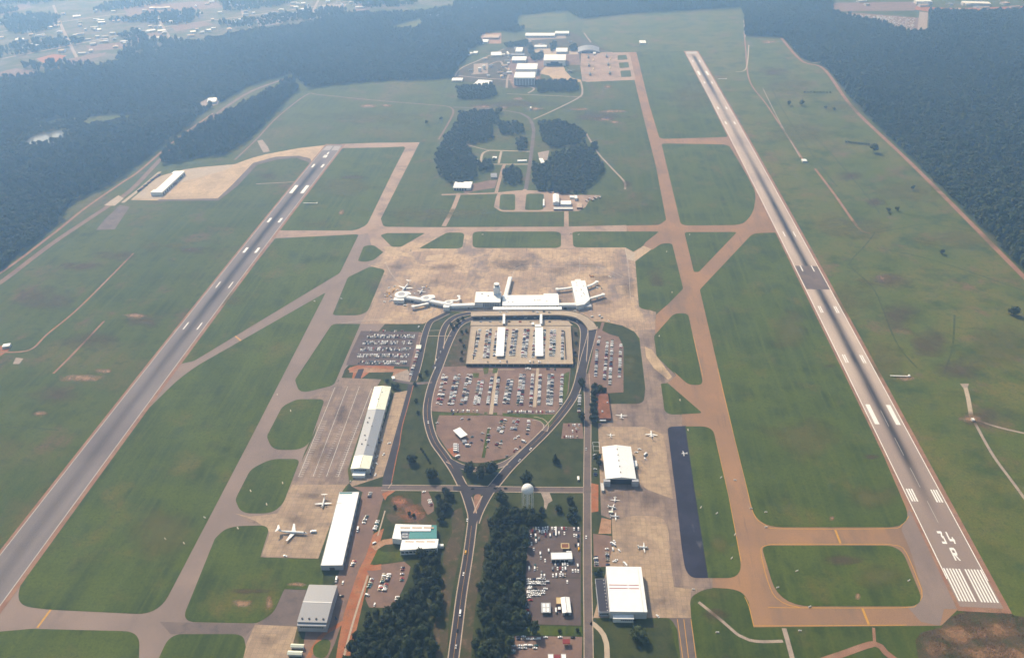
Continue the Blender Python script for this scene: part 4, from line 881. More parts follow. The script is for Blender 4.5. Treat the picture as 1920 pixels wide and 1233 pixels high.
flat('utility_box', 'pale utility cabin on the lawn by the service road junction', 'cabin', [(1082.5, 892), (1086.5, 892), (1086.2, 898.5), (1082, 898.5)], 2.6, 'wall_pale', 'white_roof', parapet=0)
# --- transformer yard by the gable hangar
ce, w, d, rz = rect([(1112, 829), (1124, 829), (1124, 845), (1112, 845)], 2.5)
t = thing('transformer_yard', 'open steel frame yard beside the service road', 'steel frame', (ce.x, ce.y, 0), rz)
for sx in (-1, 1):
    for sy in (-1, 0, 1): MB().box(sx*w/2, sy*d/2, 0, .3, .3, 3).build('post', M['steel'], t)
for sy in (-1, 0, 1): MB().box(0, sy*d/2, 3, w + .3, .3, .3).build('beam', M['steel'], t)
for sx in (-1, 1): MB().box(sx*w/2, 0, 3.3, .3, d + .3, .3).build('rail', M['steel'], t)
# --- water tower
bx = G(989.5, 953)
hz = 0
for z in np.arange(15, 70, .25):
    if P((bx[0], bx[1], z))[1] <= 916.5: hz = z; break
rr = 11.6*mpp(990, 916)*.92
t = thing('water_tower', 'white globe water tower on slender legs at the edge of the wood', 'water tower', (bx[0], bx[1], 0))
prof = [(0.02, rr*.86)] + [(rr*math.cos(a), rr*(.86*math.sin(a) if a > 0 else .95*math.sin(a))) for a in np.linspace(math.pi/2*.93, -math.pi/2*.93, 18)] + [(.02, -rr*.95)]
tk = MB().lathe(prof, 28).build('tank', M['white'], t, True); tk.location = (0, 0, hz)
for k in range(6):
    a = 2*math.pi*k/6 + .3; x, y = rr*.93*math.cos(a), rr*.93*math.sin(a)
    MB().tube((x*1.04, y*1.04, 0), (x, y, hz - rr*.2), .45, .40).build('leg', M['white'], t)
    for f0, f1 in ((.05, .5), (.5, .92)):
        b2 = 2*math.pi*(k + 1)/6 + .3; H = hz - rr*.2
        MB().tube((x, y, H*f0), (rr*.93*math.cos(b2), rr*.93*math.sin(b2), H*f1), .10, n=4).build('brace', M['steel'], t)
MB().tube((0, 0, 0), (0, 0, hz - rr*.9), .9, .9, 12).build('riser_pipe', M['white'], t)
mb = MB()
for k in range(24):
    a, b2 = 2*math.pi*k/24, 2*math.pi*(k + 1)/24; q = rr*1.06
    mb.tube((q*math.cos(a), q*math.sin(a), hz - rr*.15), (q*math.cos(b2), q*math.sin(b2), hz - rr*.15), .13, n=4)
mb.build('walkway_rail', M['steel'], t)
# ------------------------------------------------------------------ terminal
HT = 11.0
ce, w, d, rz = rect([(893, 547), (940, 547), (938.5, 566.5), (889, 566.5)], HT)
t = thing('terminal_block', 'white four-storey terminal block with window bands below the control tower', 'terminal', (ce.x, ce.y, 0), rz)
MB().box(0, 0, 0, w - .4, d - .4, HT - .3).build('wall', M['white'], t)
MB().box(0, 0, HT - .3, w, d, .5).build('roof', M['white_roof'], t)
for z in (1.6, 4.2, 7.0): strip_windows(t, w - .4, d - .4, 's', z, z + 1.8, 10, x0=-w*.18, x1=w*.46)
MB().box(0, d*.1, HT + .2, 1.6, 1.6, 1.2).build('roof_vent', M['roof_brown'], t)
MB().box(-w*.25, d*.3, HT + .2, 3, 2, 1.0).build('roof_unit', M['wall_pale'], t)
# control tower
def vert_at(px, yb, yt): return G(px, yb), hgt(px, yb, yt)
tb = G(932, 560); th = hgt(932, 560, 531.5)
s_ = 7.0
t = thing('control_tower', 'square white control tower with ribbed sides and dark glass cab', 'control tower', (tb[0], tb[1], 0), rz)
MB().box(0, 0, 0, s_*1.6, s_*1.5, th*.80).build('shaft', M['white'], t)
for k in range(8): MB().box(0, 0, HT + .6 + k*(th*.80 - HT - 1)/8, s_*1.6 + .3, s_*1.5 + .3, .35).build('string_course', M['wall_grey'], t)
MB().lathe([(.1, th*.80), (s_*.62, th*.80), (s_*.72, th*.86), (.1, th*.86)], 8).build('cab_deck', M['white'], t)
MB().lathe([(s_*.60, th*.86), (s_*.70, th*.95)], 8).build('cab_glass', M['glass'], t)
MB().lathe([(.1, th*.95), (s_*.76, th*.95), (s_*.72, th), (.1, th*1.01)], 12).build('cab_roof', M['white_roof'], t)
MB().tube((1, 0, th), (1, 0, th + 5), .08).build('antenna', M['steel'], t)
HM = 9.0
ce, w, d, rz = rect([(946, 553.5), (1048, 552.5), (1048, 572.5), (938.5, 573)], HM)
t = thing('terminal_hall', 'long low white terminal hall between tower block and east concourse', 'terminal', (ce.x, ce.y, 0), rz)
MB().box(0, 0, 0, w - .4, d - .4, HM - .3).build('wall', M['white'], t)
MB().box(0, 0, HM - .3, w, d, .5).build('roof', M['white_roof'], t)
MB().box(w*.36, d/2 + 2.6, 0, w*.26, 5.4, HM + .25).build('rear_annexe', M['white'], t)
strip_windows(t, w - .4, d - .4, 's', 5.0, 8.0, 18)
for k in range(4): MB().box((-.32 + k*.22)*w, -d/2 - 1.5, 0, 3.0, 2.6, 7.4).build('entrance_pier', M['roof_yellow'], t)
for k in range(7): MB().box(rnd.uniform(-.45, .45)*w, rnd.uniform(-.2, .3)*d, HM + .2, rnd.uniform(1.2, 2.6), 1.6, .9).build('roof_unit', M['wall_pale'], t)
HC = 8.2
t, w, d = canopy('kerbside_canopy', 'long white canopy over the terminal kerb', [(926, 575), (1053.5, 574.6), (1053, 580), (923, 580)], HC, 'white_roof')
# upper (departures) roadway on a viaduct
line = [Vector(G(x, y, 6.2)[:2]) for x, y in ((883, 588.5), (900, 588), (960, 587), (1030, 586), (1060, 587), (1082, 591), (1098, 598), (1108, 607), (1112, 613))]
line = smooth_line(line, 5)
A, B = offset_line(line, -8.5), offset_line(line, 8.5); n = len(A)
t = thing('departures_viaduct', 'curving concrete upper roadway in front of the terminal', 'viaduct', tuple(line[n//2]) + (0,))
o = Vector((line[n//2].x, line[n//2].y, 0))
vs = []; 
zt = [6.2 if i < n*.80 else 6.2 - 5.9*((i - n*.80)/(n*.20)) for i in range(n)]
for (a_, b__, z_) in zip(A, B, zt): vs += [(a_.x, a_.y, z_), (b__.x, b__.y, z_), (b__.x, b__.y, max(z_ - 1.1, .05)), (a_.x, a_.y, max(z_ - 1.1, .05))]
mb = MB(); fs = []
for i in range(n - 1):
    for j in range(4): fs.append((4*i + j, 4*i + (j + 1) % 4, 4*i + 4 + (j + 1) % 4, 4*i + 4 + j))
fs += [(0, 1, 2, 3), tuple(4*(n - 1) + j for j in (3, 2, 1, 0))]
mb.add([(x - o.x, y - o.y, z) for x, y, z in vs], fs); mb.build('deck', M['concrete'], t)
for sgn in (-1, 1):
    C2 = offset_line(line, 8.3*sgn); mb = MB()
    for i in range(n - 1):
        p, q = C2[i] - o.xy, C2[i + 1] - o.xy; mb.add([(p.x, p.y, zt[i]), (q.x, q.y, zt[i + 1]), (q.x, q.y, zt[i + 1] + .9), (p.x, p.y, zt[i] + .9)], [(0, 1, 2, 3)])
    md = mb.build('parapet', M['kerb'], t); sm = md.modifiers.new('thick', 'SOLIDIFY'); sm.thickness = .3
for i in range(3, int(n*.8), 4):
    for sgn in (-1, 1):
        p = line[i] + (offset_line(line, 6.0*sgn)[i] - line[i]) - o.xy; MB().tube((p.x, p.y, 0), (p.x, p.y, 5.1), .5).build('column', M['concrete'], t)
# arrivals-level islands with parked kerb
for (x0, x1) in ((900, 942), (949, 1010), (1018, 1052)):
    strip('kerb_island', [(x0, 600), (x1, 600)], 1.8, 'kerb', .3)
# footbridges from the terminal to the car park
for k, (x, lb) in enumerate(((945, 'white covered footbridge at the tower end of the car park'), (1014.5, 'white covered footbridge at the concourse end of the car park'))):
    a, b2 = G(x, 590, 6), G(x - .3, 608, 6); mid = (a + b2)/2; L = float(np.linalg.norm((a - b2)[:2])); ang = math.atan2(a[1] - b2[1], a[0] - b2[0]) - math.pi/2
    t = thing('footbridge', lb, 'footbridge', (mid[0], mid[1], 0), ang)
    MB().box(0, 0, 4.6, 4.0, L, .5).build('deck', M['concrete'], t); MB().box(0, 0, 5.1, 3.4, L, 2.2).build('glazing', M['glass'], t); MB().box(0, 0, 7.3, 4.4, L, .35).build('roof', M['white_roof'], t)
    for s in (-.3, .3): MB().tube((0, s*L, 0), (0, s*L, 4.6), .4).build('column', M['concrete'], t)
# --- car park structure
HG = 4.2
ce, w, d, rz = rect([(883, 610), (1074, 610.5), (1070.5, 682.5), (873, 682.5)], HG)
t = thing('parking_garage', 'pale concrete two-level car park with open roof deck', 'car park', (ce.x, ce.y, 0), rz); GAR = (t, w, d, ce, rz)
MB().box(0, 0, HG - .5, w, d, .5).build('deck', M['concrete'], t)
for s, nm in ((-1, 's'), (1, 'n')): MB().box(0, s*(d/2 - .2), HG, w, .4, .9).build('parapet', M['kerb'], t)
for s in (-1, 1): MB().box(s*(w/2 - .2), 0, HG, .4, d - .9, .9).build('parapet', M['kerb'], t)
for s in (-1, 1):
    MB().box(s*(w*.435), -d*.02, HG, 1.2, d*.72, 1.1).build('ramp_slot_shade', M['dark_open'], t)  # shade of the open ramp slots painted as near-black blocks
for k in range(19): MB().box(-w/2 + .6 + k*(w - 1.2)/18, -d/2 + .6, 0, .7, .7, HG - .5).build('column', M['concrete'], t)
MB().box(0, d/2 - 1, 0, w - .6, .4, HG - .5).build('back_wall', M['wall_grey'], t); 
for s in (-1, 1): MB().box(s*(w/2 - .4), 0, 0, .4, d - 4, HG - .5).build('side_wall', M['concrete'], t)
for px, lb in (([(935, 613), (949, 613), (943, 667), (927, 667)], 'long white walkway canopy on the garage deck, tower side'), ([(1005, 613), (1020, 613), (1017, 667), (1001, 667)], 'long white walkway canopy on the garage deck, concourse side')):
    ce2, w2, d2, rz2 = rect(px, HG + 4); tt = thing('deck_canopy', lb, 'canopy', (ce2.x, ce2.y, HG), rz2)
    MB().box(0, 0, 3.6, w2, d2, .4).build('roof', M['white_roof'], tt)
    for k in range(8):
        for sx in (-.3, .3): MB().tube((sx*w2, (-.46 + k*.131)*d2, 0), (sx*w2, (-.46 + k*.131)*d2, 3.6), .2).build('post', M['steel'], tt)
flat('lift_tower', 'white lift head beside the second footbridge', 'lift tower', [(1003, 608), (1015, 607), (1014, 612), (1003, 612)], 9, 'white', 'white_roof', parapet=.2)
flat('lift_tower', 'small cubic white stair head on the garage north edge', 'stair tower', [(996.5, 604), (1001.5, 604), (1001.5, 608), (996.5, 608)], 7, 'white', 'white_roof', parapet=.2)
# --- concourses
def tube_hall(t, pts, wd, h, nm='corridor', wall='white', roof='white_roof'):
    """corridor of boxes along local points"""
    for k, (p, q) in enumerate(zip(pts[:-1], pts[1:])):
        p, q = Vector(p), Vector(q); L = (q - p).length + wd*.3; m = (p + q)/2; a = math.atan2(q.y - p.y, q.x - p.x)
        mb = MB(); W_ = wd/2
        prof = [(-W_, 3.4), (W_, 3.4), (W_, h - .9), (W_*.72, h - .02*k), (-W_*.72, h - .02*k), (-W_, h - .9)]
        vs = []
        for e in (-L/2, L/2):
            for (y, z) in prof: vs.append((m.x + e*math.cos(a) - y*math.sin(a), m.y + e*math.sin(a) + y*math.cos(a), z - .013*k))
        mb.add(vs, [(5, 4, 3, 2, 1, 0), (6, 7, 8, 9, 10, 11)] + [(i, (i + 1) % 6, 6 + (i + 1) % 6, 6 + i) for i in range(6)]); mb.build(nm, M[wall], t)
        mb = MB(); mb.box(0, 0, 0, L*.82, wd*.72, 3.4); mb.v = [(m.x + x*math.cos(a) - y*math.sin(a), m.y + x*math.sin(a) + y*math.cos(a), z) for x, y, z in mb.v]; mb.build('ground_floor', M['wall_grey'], t)
wc = G(820, 572)
t = thing('west_concourse', 'white winding concourse with three round gate lounges west of the tower', 'concourse', (wc[0], wc[1], 0))
def lw(px, py, z=8.0):
    g = G(px, py, z); return (g[0] - wc[0], g[1] - wc[1])
tube_hall(t, [lw(889, 569.5), (lw(850, 571)), lw(842, 570)], 9.5, 8.2)
tube_hall(t, [lw(836, 568), lw(810, 563), lw(799, 561)], 9.0, 8.0)
tube_hall(t, [lw(793, 560), lw(768, 556), lw(760, 555)], 9.0, 7.9)
for (x, y, r) in ((841, 566.5, 7.5), (799, 558.5, 10), (753, 551.5, 11.5)):
    c = lw(x, y, 8.6)
    MB().lathe([(r, .0), (r, 3.0)], 12, (c[0], c[1], 0)).build('lounge_base', M['wall_grey'], t)
    MB().lathe([(r*1.12, 3.0), (r*1.14, 8.2), (r*1.02, 8.9), (r*.55, 9.1)], 12, (c[0], c[1], 0)).build('gate_lounge', M['white'], t)
    MB().lathe([(.1, 8.75), (r*.55, 8.75)], 12, (c[0], c[1], 0)).build('lounge_roof', M['wall_grey'], t)
    MB().lathe([(r*1.13, 4.6), (r*1.145, 6.6)], 12, (c[0], c[1], 0)).build('window_band', M['glass'], t)
for q in ([(833, 573), (838, 580)],):
    c = lw(837, 573, 8); MB().box(c[0], c[1], 0, 11, 9, 7.6).build('stair_block', M['white'], t)
c = lw(748, 560, 7); MB().box(c[0], c[1], 0, 19, 10, 7.2).build('end_block', M['white'], t)
for (x, y) in ((774, 561), (816, 567), (878, 573)):
    c = lw(x, y, 4); MB().box(c[0], c[1] - 2.2, .4, 5, 4.6, 3.2).build('service_bay', M['dark_open'], t)
def jetbridge(label, pts, wd=3.6, z=6.0):
    b0 = G(*pts[0], z); t = thing('jet_bridge', label, 'jet bridge', (b0[0], b0[1], 0))
    L = [(G(*p, z)[0] - b0[0], G(*p, z)[1] - b0[1]) for p in pts]
    for k, (p, q) in enumerate(zip(L[:-1], L[1:])):
        a = math.atan2(q[1] - p[1], q[0] - p[0]); ln = math.hypot(q[0] - p[0], q[1] - p[1]); mb = MB(); mb.box(ln/2, 0, 3.6 - .03*k, ln + 1, wd - .25*k, 2.8); mb.v = [(p[0] + x*math.cos(a) - y*math.sin(a), p[1] + x*math.sin(a) + y*math.cos(a), zz) for x, y, zz in mb.v]; mb.build('tunnel', M['white'], t)
    MB().lathe([(wd*.75, 3.2), (wd*.8, 6.6), (.1, 6.9)], 10, (L[-1][0], L[-1][1], 0)).build('cab', M['white'], t)
    m = ((L[-2][0] + L[-1][0]*2)/3, (L[-2][1] + L[-1][1]*2)/3); MB().box(m[0], m[1], .2, 1.0, 1.0, 3.4).build('lift_column', M['wall_grey'], t)
    MB().lathe([(1.6, .02), (1.7, 3.6)], 10, (L[0][0], L[0][1], 0)).build('rotunda_column', M['wall_grey'], t)
jetbridge('white jet bridge curving south from the middle gate lounge', [(803, 568), (788, 571.5), (775, 574)], 4.5)
jetbridge('short crooked white jet bridge north of the easternmost lounge', [(845, 563), (857, 563), (862, 560), (860, 555)], 4)
jetbridge('stub jet bridge at the end lounge beside the T-tailed airliner', [(757, 548), (766, 548), (767, 551)], 5)
jetbridge('stub jet bridge at the middle lounge beside the small airliner', [(803, 554), (813, 554), (812, 557)], 5)
HE = 9.5
ce, w, d, rz = rect([(1074.5, 526), (1101, 526), (1102, 561), (1074.5, 563)], HE)
t = thing('east_concourse', 'white square concourse pier with slanted south end', 'concourse', (ce.x, ce.y, 0), rz)
p0 = (-w/2, d/2), (w/2, d/2), (w/2, -d/2 + 1), (w*.06, -d/2 - 15), (-w/2, -d/2 - 19)
MB().prism(p0, 0, HE - .4).build('wall', M['white'], t); MB().prism([(x*1.01, y*1.01) for x, y in p0], HE - .4, HE).build('roof', M['white_roof'], t)
MB().box(0, d/2 + 3, 0, w*.42, 6.4, HE - .15).build('north_bay', M['white'], t)
for k in range(9): MB().box(rnd.uniform(-.4, .4)*w, rnd.uniform(-.35, .4)*d, HE, 1.1, 1.1, .9).build('roof_vent', M['vent'], t)
MB().box(w*.30, -d/2 - 13, 0, w*.5, 9, 5).build('loading_dock', M['wall_grey'], t)
strip_windows(t, w, d, 'e', 4.5, 7.5, 9, 2); strip_windows(t, w, d, 'w', 4.5, 7.5, 9, 2)
lk = G(1062, 570, 8); t = thing('link_corridor', 'white corridor joining terminal hall and east concourse', 'corridor', (lk[0], lk[1], 0))
aa, bb = G(1046, 569.5, 8), G(1080, 569, 8); tube_hall(t, [(aa[0] - lk[0], aa[1] - lk[1]), (bb[0] - lk[0], bb[1] - lk[1])], 9.5, 8.0)
MB().box(-2, -4.0, .5, 5, 4, 3).build('service_bay', M['dark_open'], t)
jetbridge('white jet bridge reaching west from the east concourse', [(1075, 538), (1058, 540.5), (1045, 541.5)], 4.6)
jetbridge('white jet bridge at the north-east corner of the east concourse', [(1101, 536.5), (1110, 533), (1119, 528)], 4.6)
jetbridge('white jet bridge reaching east from the east concourse', [(1101, 560), (1116, 556), (1131, 551.5)], 4.6)
a, b2 = G(956.5, 519, 8), G(948, 553, 8)
t = thing('north_concourse', 'narrow white finger concourse running north from the terminal hall', 'concourse', ((a[0] + b2[0])/2, (a[1] + b2[1])/2, 0))
tube_hall(t, [((a[0] - b2[0])/2, (a[1] - b2[1])/2), ((b2[0] - a[0])/2, (b2[1] - a[1])/2)], 7.6, 8)
aa, bb = G(941, 556.5, 7), G(950, 555, 7); MB().box((aa[0] + bb[0])/2 - t.location.x, (aa[1] + bb[1])/2 - t.location.y, 0, 10, 8, 7).build('entrance_block', M['white'], t)

# small guidance signs along the taxiways
for k, (x, y) in enumerate(((1408, 953), (1436, 960), (1436, 988), (1458, 1101), (1494, 1070), (1518, 1137), (1704, 1088), (1344, 962), (1352, 895), (1372, 1046), (1314, 951), (1378, 1002), (1293, 440), (1250, 472), (1260, 548), (1236, 630), (1275, 750), (1290, 806), (520, 740), (545, 770), (530, 905), (500, 945), (470, 920), (446, 990), (345, 1018), (310, 1010), (384, 970), (590, 565), (640, 560), (1378, 900), (1300, 1105), (1500, 1182), (1345, 1185), (770, 470), (905, 440), (1085, 440))):
    g = G(x, y); t = thing('taxiway_sign', 'small pale guidance sign in the grass beside a taxiway', 'sign', (g[0], g[1], .15), .1*k, 'guidance signs along the taxiways')
    MB().box(0, 0, .35, 3.4, .35, 1.1).build('panel', M['white'], t)
    for sx in (-1.2, 1.2): MB().box(sx, 0, 0, .15, .15, .35).build('leg', M['steel'], t)
    MB().box(0, 0, -.02, 4.0, 1.6, .08).build('base_slab', M['concrete'], t)
# ------------------------------------------------------------------ midfield compound (loop with fire station) and tracks
sheet('yard', [(934, 361), (1025, 358, 12), (1060, 361), (1072, 365), (1128, 366), (1105, 376), (1098, 388), (1085, 396), (1010, 397), (940, 397, 10), (926, 388), (930, 370, 8)], 'taxi_c', .05)
for q in ([(938, 364, 14), (966, 364, 8), (966, 394, 8), (936, 394, 14)], [(987, 363, 12), (1020, 363, 12), (1019, 394, 14), (984, 394, 10)]): sheet('grass_island', q, 'mown', .09)
T('service_track', [(986, 355), (980, 362), (978, 396)], 9, 'taxi_c', .06)
T('service_track', [(1026, 360), (980, 358), (930, 362), (866, 364), (828, 365)], 8, 'taxi_c', .055)
T('service_track', [(930, 362), (936, 340), (944, 312), (946, 309)], 8, 'taxi_c', .06)
T('service_track', [(918, 282), (940, 282.5), (993, 284)], 6, 'concrete', .06); T('service_track', [(918, 282), (906, 287), (902, 300), (905, 307), (940, 308), (990, 308)], 6, 'concrete', .062)
T('service_track', [(940, 284), (935, 306)], 6, 'concrete', .064)
T('service_track', [(878, 272), (900, 278), (918, 282)], 4, 'gravel', .06)
sheet('yard', [(866, 352), (884, 345), (920, 338), (932, 338), (928, 352), (890, 358), (872, 364)], 'lot', .052)
sheet('yard', [(1008, 286), (1030, 282), (1026, 300), (1012, 302)], 'gravel', .052)
t, w, d, h = gabled('fire_station', 'white barrel-roofed fire station at the wood edge', 'fire station', [(853, 340), (884, 341), (884, 352), (851, 352)], 6.5, 1.8, 'white', 'white_roof', 'x')
for k in range(5): door(t, w, d - .4, 's', (-.4 + k*.15)*w, 4.2, 4.6, 'vent')
t, w, d, h = gabled('training_hangar', 'tall narrow white hangar east of the midfield loop', 'hangar', [(1037, 364), (1048, 364), (1048, 379), (1037, 379)], 8, 2, 'white', 'white_roof', 'y')
flat('training_shed', 'low white flat shed beside the tall narrow midfield hangar', 'shed', [(1052, 376), (1071, 376), (1071, 383), (1050, 383)], 5, 'white', 'white_roof', parapet=.2)
flat('open_shed', 'long open-fronted equipment shed at the midfield loop', 'shed', [(1038, 388), (1074, 388), (1074, 392), (1038, 392)], 3.5, 'roof_dark', 'wall_pale', parapet=0)
flat('white_hut', 'pair-roofed small white hut north-east of the midfield loop', 'hut', [(1068, 366.5), (1076, 366.5), (1076, 370), (1068, 370)], 4, 'white', 'white_roof', parapet=0)
flat('round_top_hut', 'small white tank hut by the midfield scrapyard', 'hut', [(1077, 366), (1082.5, 366), (1082.5, 371.5), (1077, 371.5)], 6, 'white', 'white_roof', parapet=0)
flat('brown_hut', 'square brown-roofed hut at the end of the midfield yard', 'hut', [(1081, 380), (1091, 380), (1092, 389), (1081, 389)], 4, 'wall_brick', 'roof_tan', parapet=0)
flat('grey_house', 'grey-roofed cottage between the midfield woods', 'cottage', [(920, 325), (932, 324), (932, 332), (920, 332)], 4, 'wall_pale', 'roof_grey', parapet=0)
flat('trailer', 'long white trailer on the grassed midfield oval', 'trailer', [(1018, 373), (1021, 373), (1021, 385), (1018, 385)], 3.5, 'white', 'white_roof', parapet=0)
flat('trailer', 'white trailer parked inside the concrete midfield loop', 'trailer', [(924, 293), (932, 293), (931, 296), (923, 296)], 3.5, 'white', 'white_roof', parapet=0)
flat('trailer', 'white trailer beside the concrete loop exit', 'trailer', [(970, 300), (988, 299), (988, 301.5), (970, 302)], 3, 'white', 'white_roof', parapet=0)
flat('trailer', 'white trailer by the trees west of the concrete loop', 'trailer', [(889, 298), (896, 298), (896, 302), (889, 302)], 3.5, 'white', 'white_roof', parapet=0)
flat('trailer', 'white box trailer on the gravel east of the access road', 'trailer', [(1012, 297), (1020, 296), (1020, 307), (1014, 307)], 3.5, 'wall_pale', 'white_roof', parapet=0)
# scrap and parked machinery by the midfield yard
for (x, y, s) in ((1105, 374, 4), (1112, 376, 5), (1118, 373, 4), (1125, 371, 5), (1100, 378, 4), (1115, 371, 3)):
    g = G(x, y); t = thing('parked_truck', 'dusty truck standing in the midfield scrapyard', 'truck', (g[0], g[1], 0), rnd.uniform(0, 3), 'trucks in the midfield scrapyard')
    MB().box(0, 0, .8, 2.4, s, 2.2).build('load_box', M['wall_pale'], t); MB().box(0, s/2 + .9, .5, 2.3, 1.7, 1.9).build('cab', M['roof_red'], t)
    for sx in (-1, 1):
        for yy in (-s*.35, s/2 + .6): MB().tube((sx*1.0, yy, .5), (sx*1.25, yy, .5), .5).build('wheel', M['tyre'], t)
# ------------------------------------------------------------------ cargo shed far west
ce, w, d, rz = rect([(330, 320.5), (348, 320.5), (305, 360.5), (284, 360.5)], 9)
t = thing('mail_cargo_shed', 'white flared cargo shed on the isolated north-west ramp', 'cargo shed', (ce.x, ce.y, 0), rz)
MB().box(0, 0, 0, w*.8, d - .4, 8.6).build('wall', M['white'], t); MB().box(0, 0, 8.6, w*.84, d, .5).build('roof', M['white_roof'], t)
for s in (-1, 1): MB().box(-w*.5, s*d*.44, 0, w*.3, d*.12, 8.9).build('end_wing', M['white'], t)
for k in range(12): door(t, w*.8, d, 'e', (-.45 + k*.082)*d, 6, 5, 'vent')
for k in range(9):
    x, y = [(262, 358), (267, 354), (273, 349), (280, 343), (286, 338), (293, 333), (297, 330), (328, 346), (338, 336)][k]
    g = G(x, y); t = thing('cargo_trailer', 'dark cargo trailer parked around the isolated mail shed', 'trailer', (g[0], g[1], 0), rnd.uniform(-.6, -.3), 'trailers around the mail shed')
    MB().box(0, 0, 1.1, 2.6, 12, 2.8).build('box_body', M['wall_brick' if k % 2 else 'roof_dark'], t); MB().box(0, -4, .1, 2.2, 2.4, 1).build('axle', M['tyre'], t)
# ------------------------------------------------------------------ air base at the north end
sheet('base_apron', [(1090, 100), (1148, 98), (1152, 120), (1160, 124), (1165, 148), (1092, 153), (1088, 125)], 'taxi_c', .06)
sheet('base_taxiway', [(1145, 99), (1180, 98), (1192, 150), (1100, 154), (1090, 150), (1160, 146)], 'taxi_c', .055)
for q in ([(1158, 104, 10), (1174, 103, 10), (1177, 112, 8), (1158, 113, 8)], [(1160, 118, 8), (1178, 117, 8), (1180, 127, 8), (1162, 128, 8)], [(1163, 133, 8), (1182, 132, 8), (1184, 144, 8), (1165, 145, 8)]): sheet('grass_island', q, 'mown', .1)
sheet('base_apron', [(1026, 122), (1056, 122), (1060, 133), (1072, 146), (1090, 150), (1088, 154), (1040, 152), (1030, 142), (1010, 138)], 'apron_yellow', .065)
sheet('base_yard', [(850, 143), (870, 126), (905, 112), (940, 95), (965, 80), (1020, 70), (1070, 60), (1120, 85), (1140, 97), (1090, 100), (1088, 122), (1060, 122), (1010, 140), (1005, 165), (960, 168), (930, 160), (885, 155), (850, 152)], 'verge', .03)
for q in ([(853, 143), (865, 128), (905, 110), (945, 92)], [(860, 142), (900, 146), (960, 150)], [(885, 140), (900, 130), (935, 115), (945, 125), (960, 135)], [(950, 165), (952, 145), (960, 135)], [(1095, 62), (1108, 80)], [(960, 155), (1000, 165), (990, 175)]): T('base_road', q, 7, 'gravel', .06)
sheet('base_yard', [(955, 112), (1000, 105), (1030, 95), (1085, 100), (1088, 122), (1060, 122), (1020, 125), (1008, 160), (962, 165), (950, 140)], 'lot', .045)
r2 = random.Random(11)
def town(px, n, label, group, cats, hr=(5, 9), sz=(14, 34), names=('town_building',)):
    poly = [Vector(G(*p)[:2]) for p in px]
    k = 0; xs = [p[0] for p in px]; ys = [p[1] for p in px]; tries = 0
    while k < n and tries < 4000:
        tries += 1
        x, y = r2.uniform(min(xs), max(xs)), r2.uniform(min(ys), max(ys))
        ins = False
        for i in range(len(px)):
            (x0, y0), (x1, y1) = px[i - 1][:2], px[i][:2]
            if (y0 > y) != (y1 > y) and x < (x1 - x0)*(y - y0)/(y1 - y0) + x0: ins = not ins
        if not ins: continue
        g = G(x, y); w, d, h = r2.uniform(*sz), r2.uniform(*sz)*.7, r2.uniform(*hr); rz = r2.choice((.35, .35, 1.9)) + r2.uniform(-.15, .15)
        rm = r2.choice(('white_roof', 'roof_grey', 'roof_grey', 'roof_tan', 'roof_tan', 'wall_pale')); gb = r2.random() < .5
        ad = {'white_roof': 'white', 'roof_grey': 'grey', 'roof_tan': 'tan', 'wall_pale': 'dull pale'}[rm] + (' pitched-roof' if gb else ' flat-roofed') + (' large' if w > 25 else ' small')
        t = thing(names[0], label.replace('pale', ad, 1), cats, (g[0], g[1], 0), rz, ad + ' ' + group)
        if gb:
            MB().gwalls(w, d, h, h + 2.4, 'x').build('wall', M['wall_pale'], t); MB().gable(w, d, h + .3, h + 2.8, 'x').build('roof', M[rm], t)
        else:
            MB().box(0, 0, 0, w, d, h).build('wall', M['wall_pale'], t); MB().box(0, 0, h, w + .6, d + .6, .4).build('roof', M[rm], t)
        k += 1
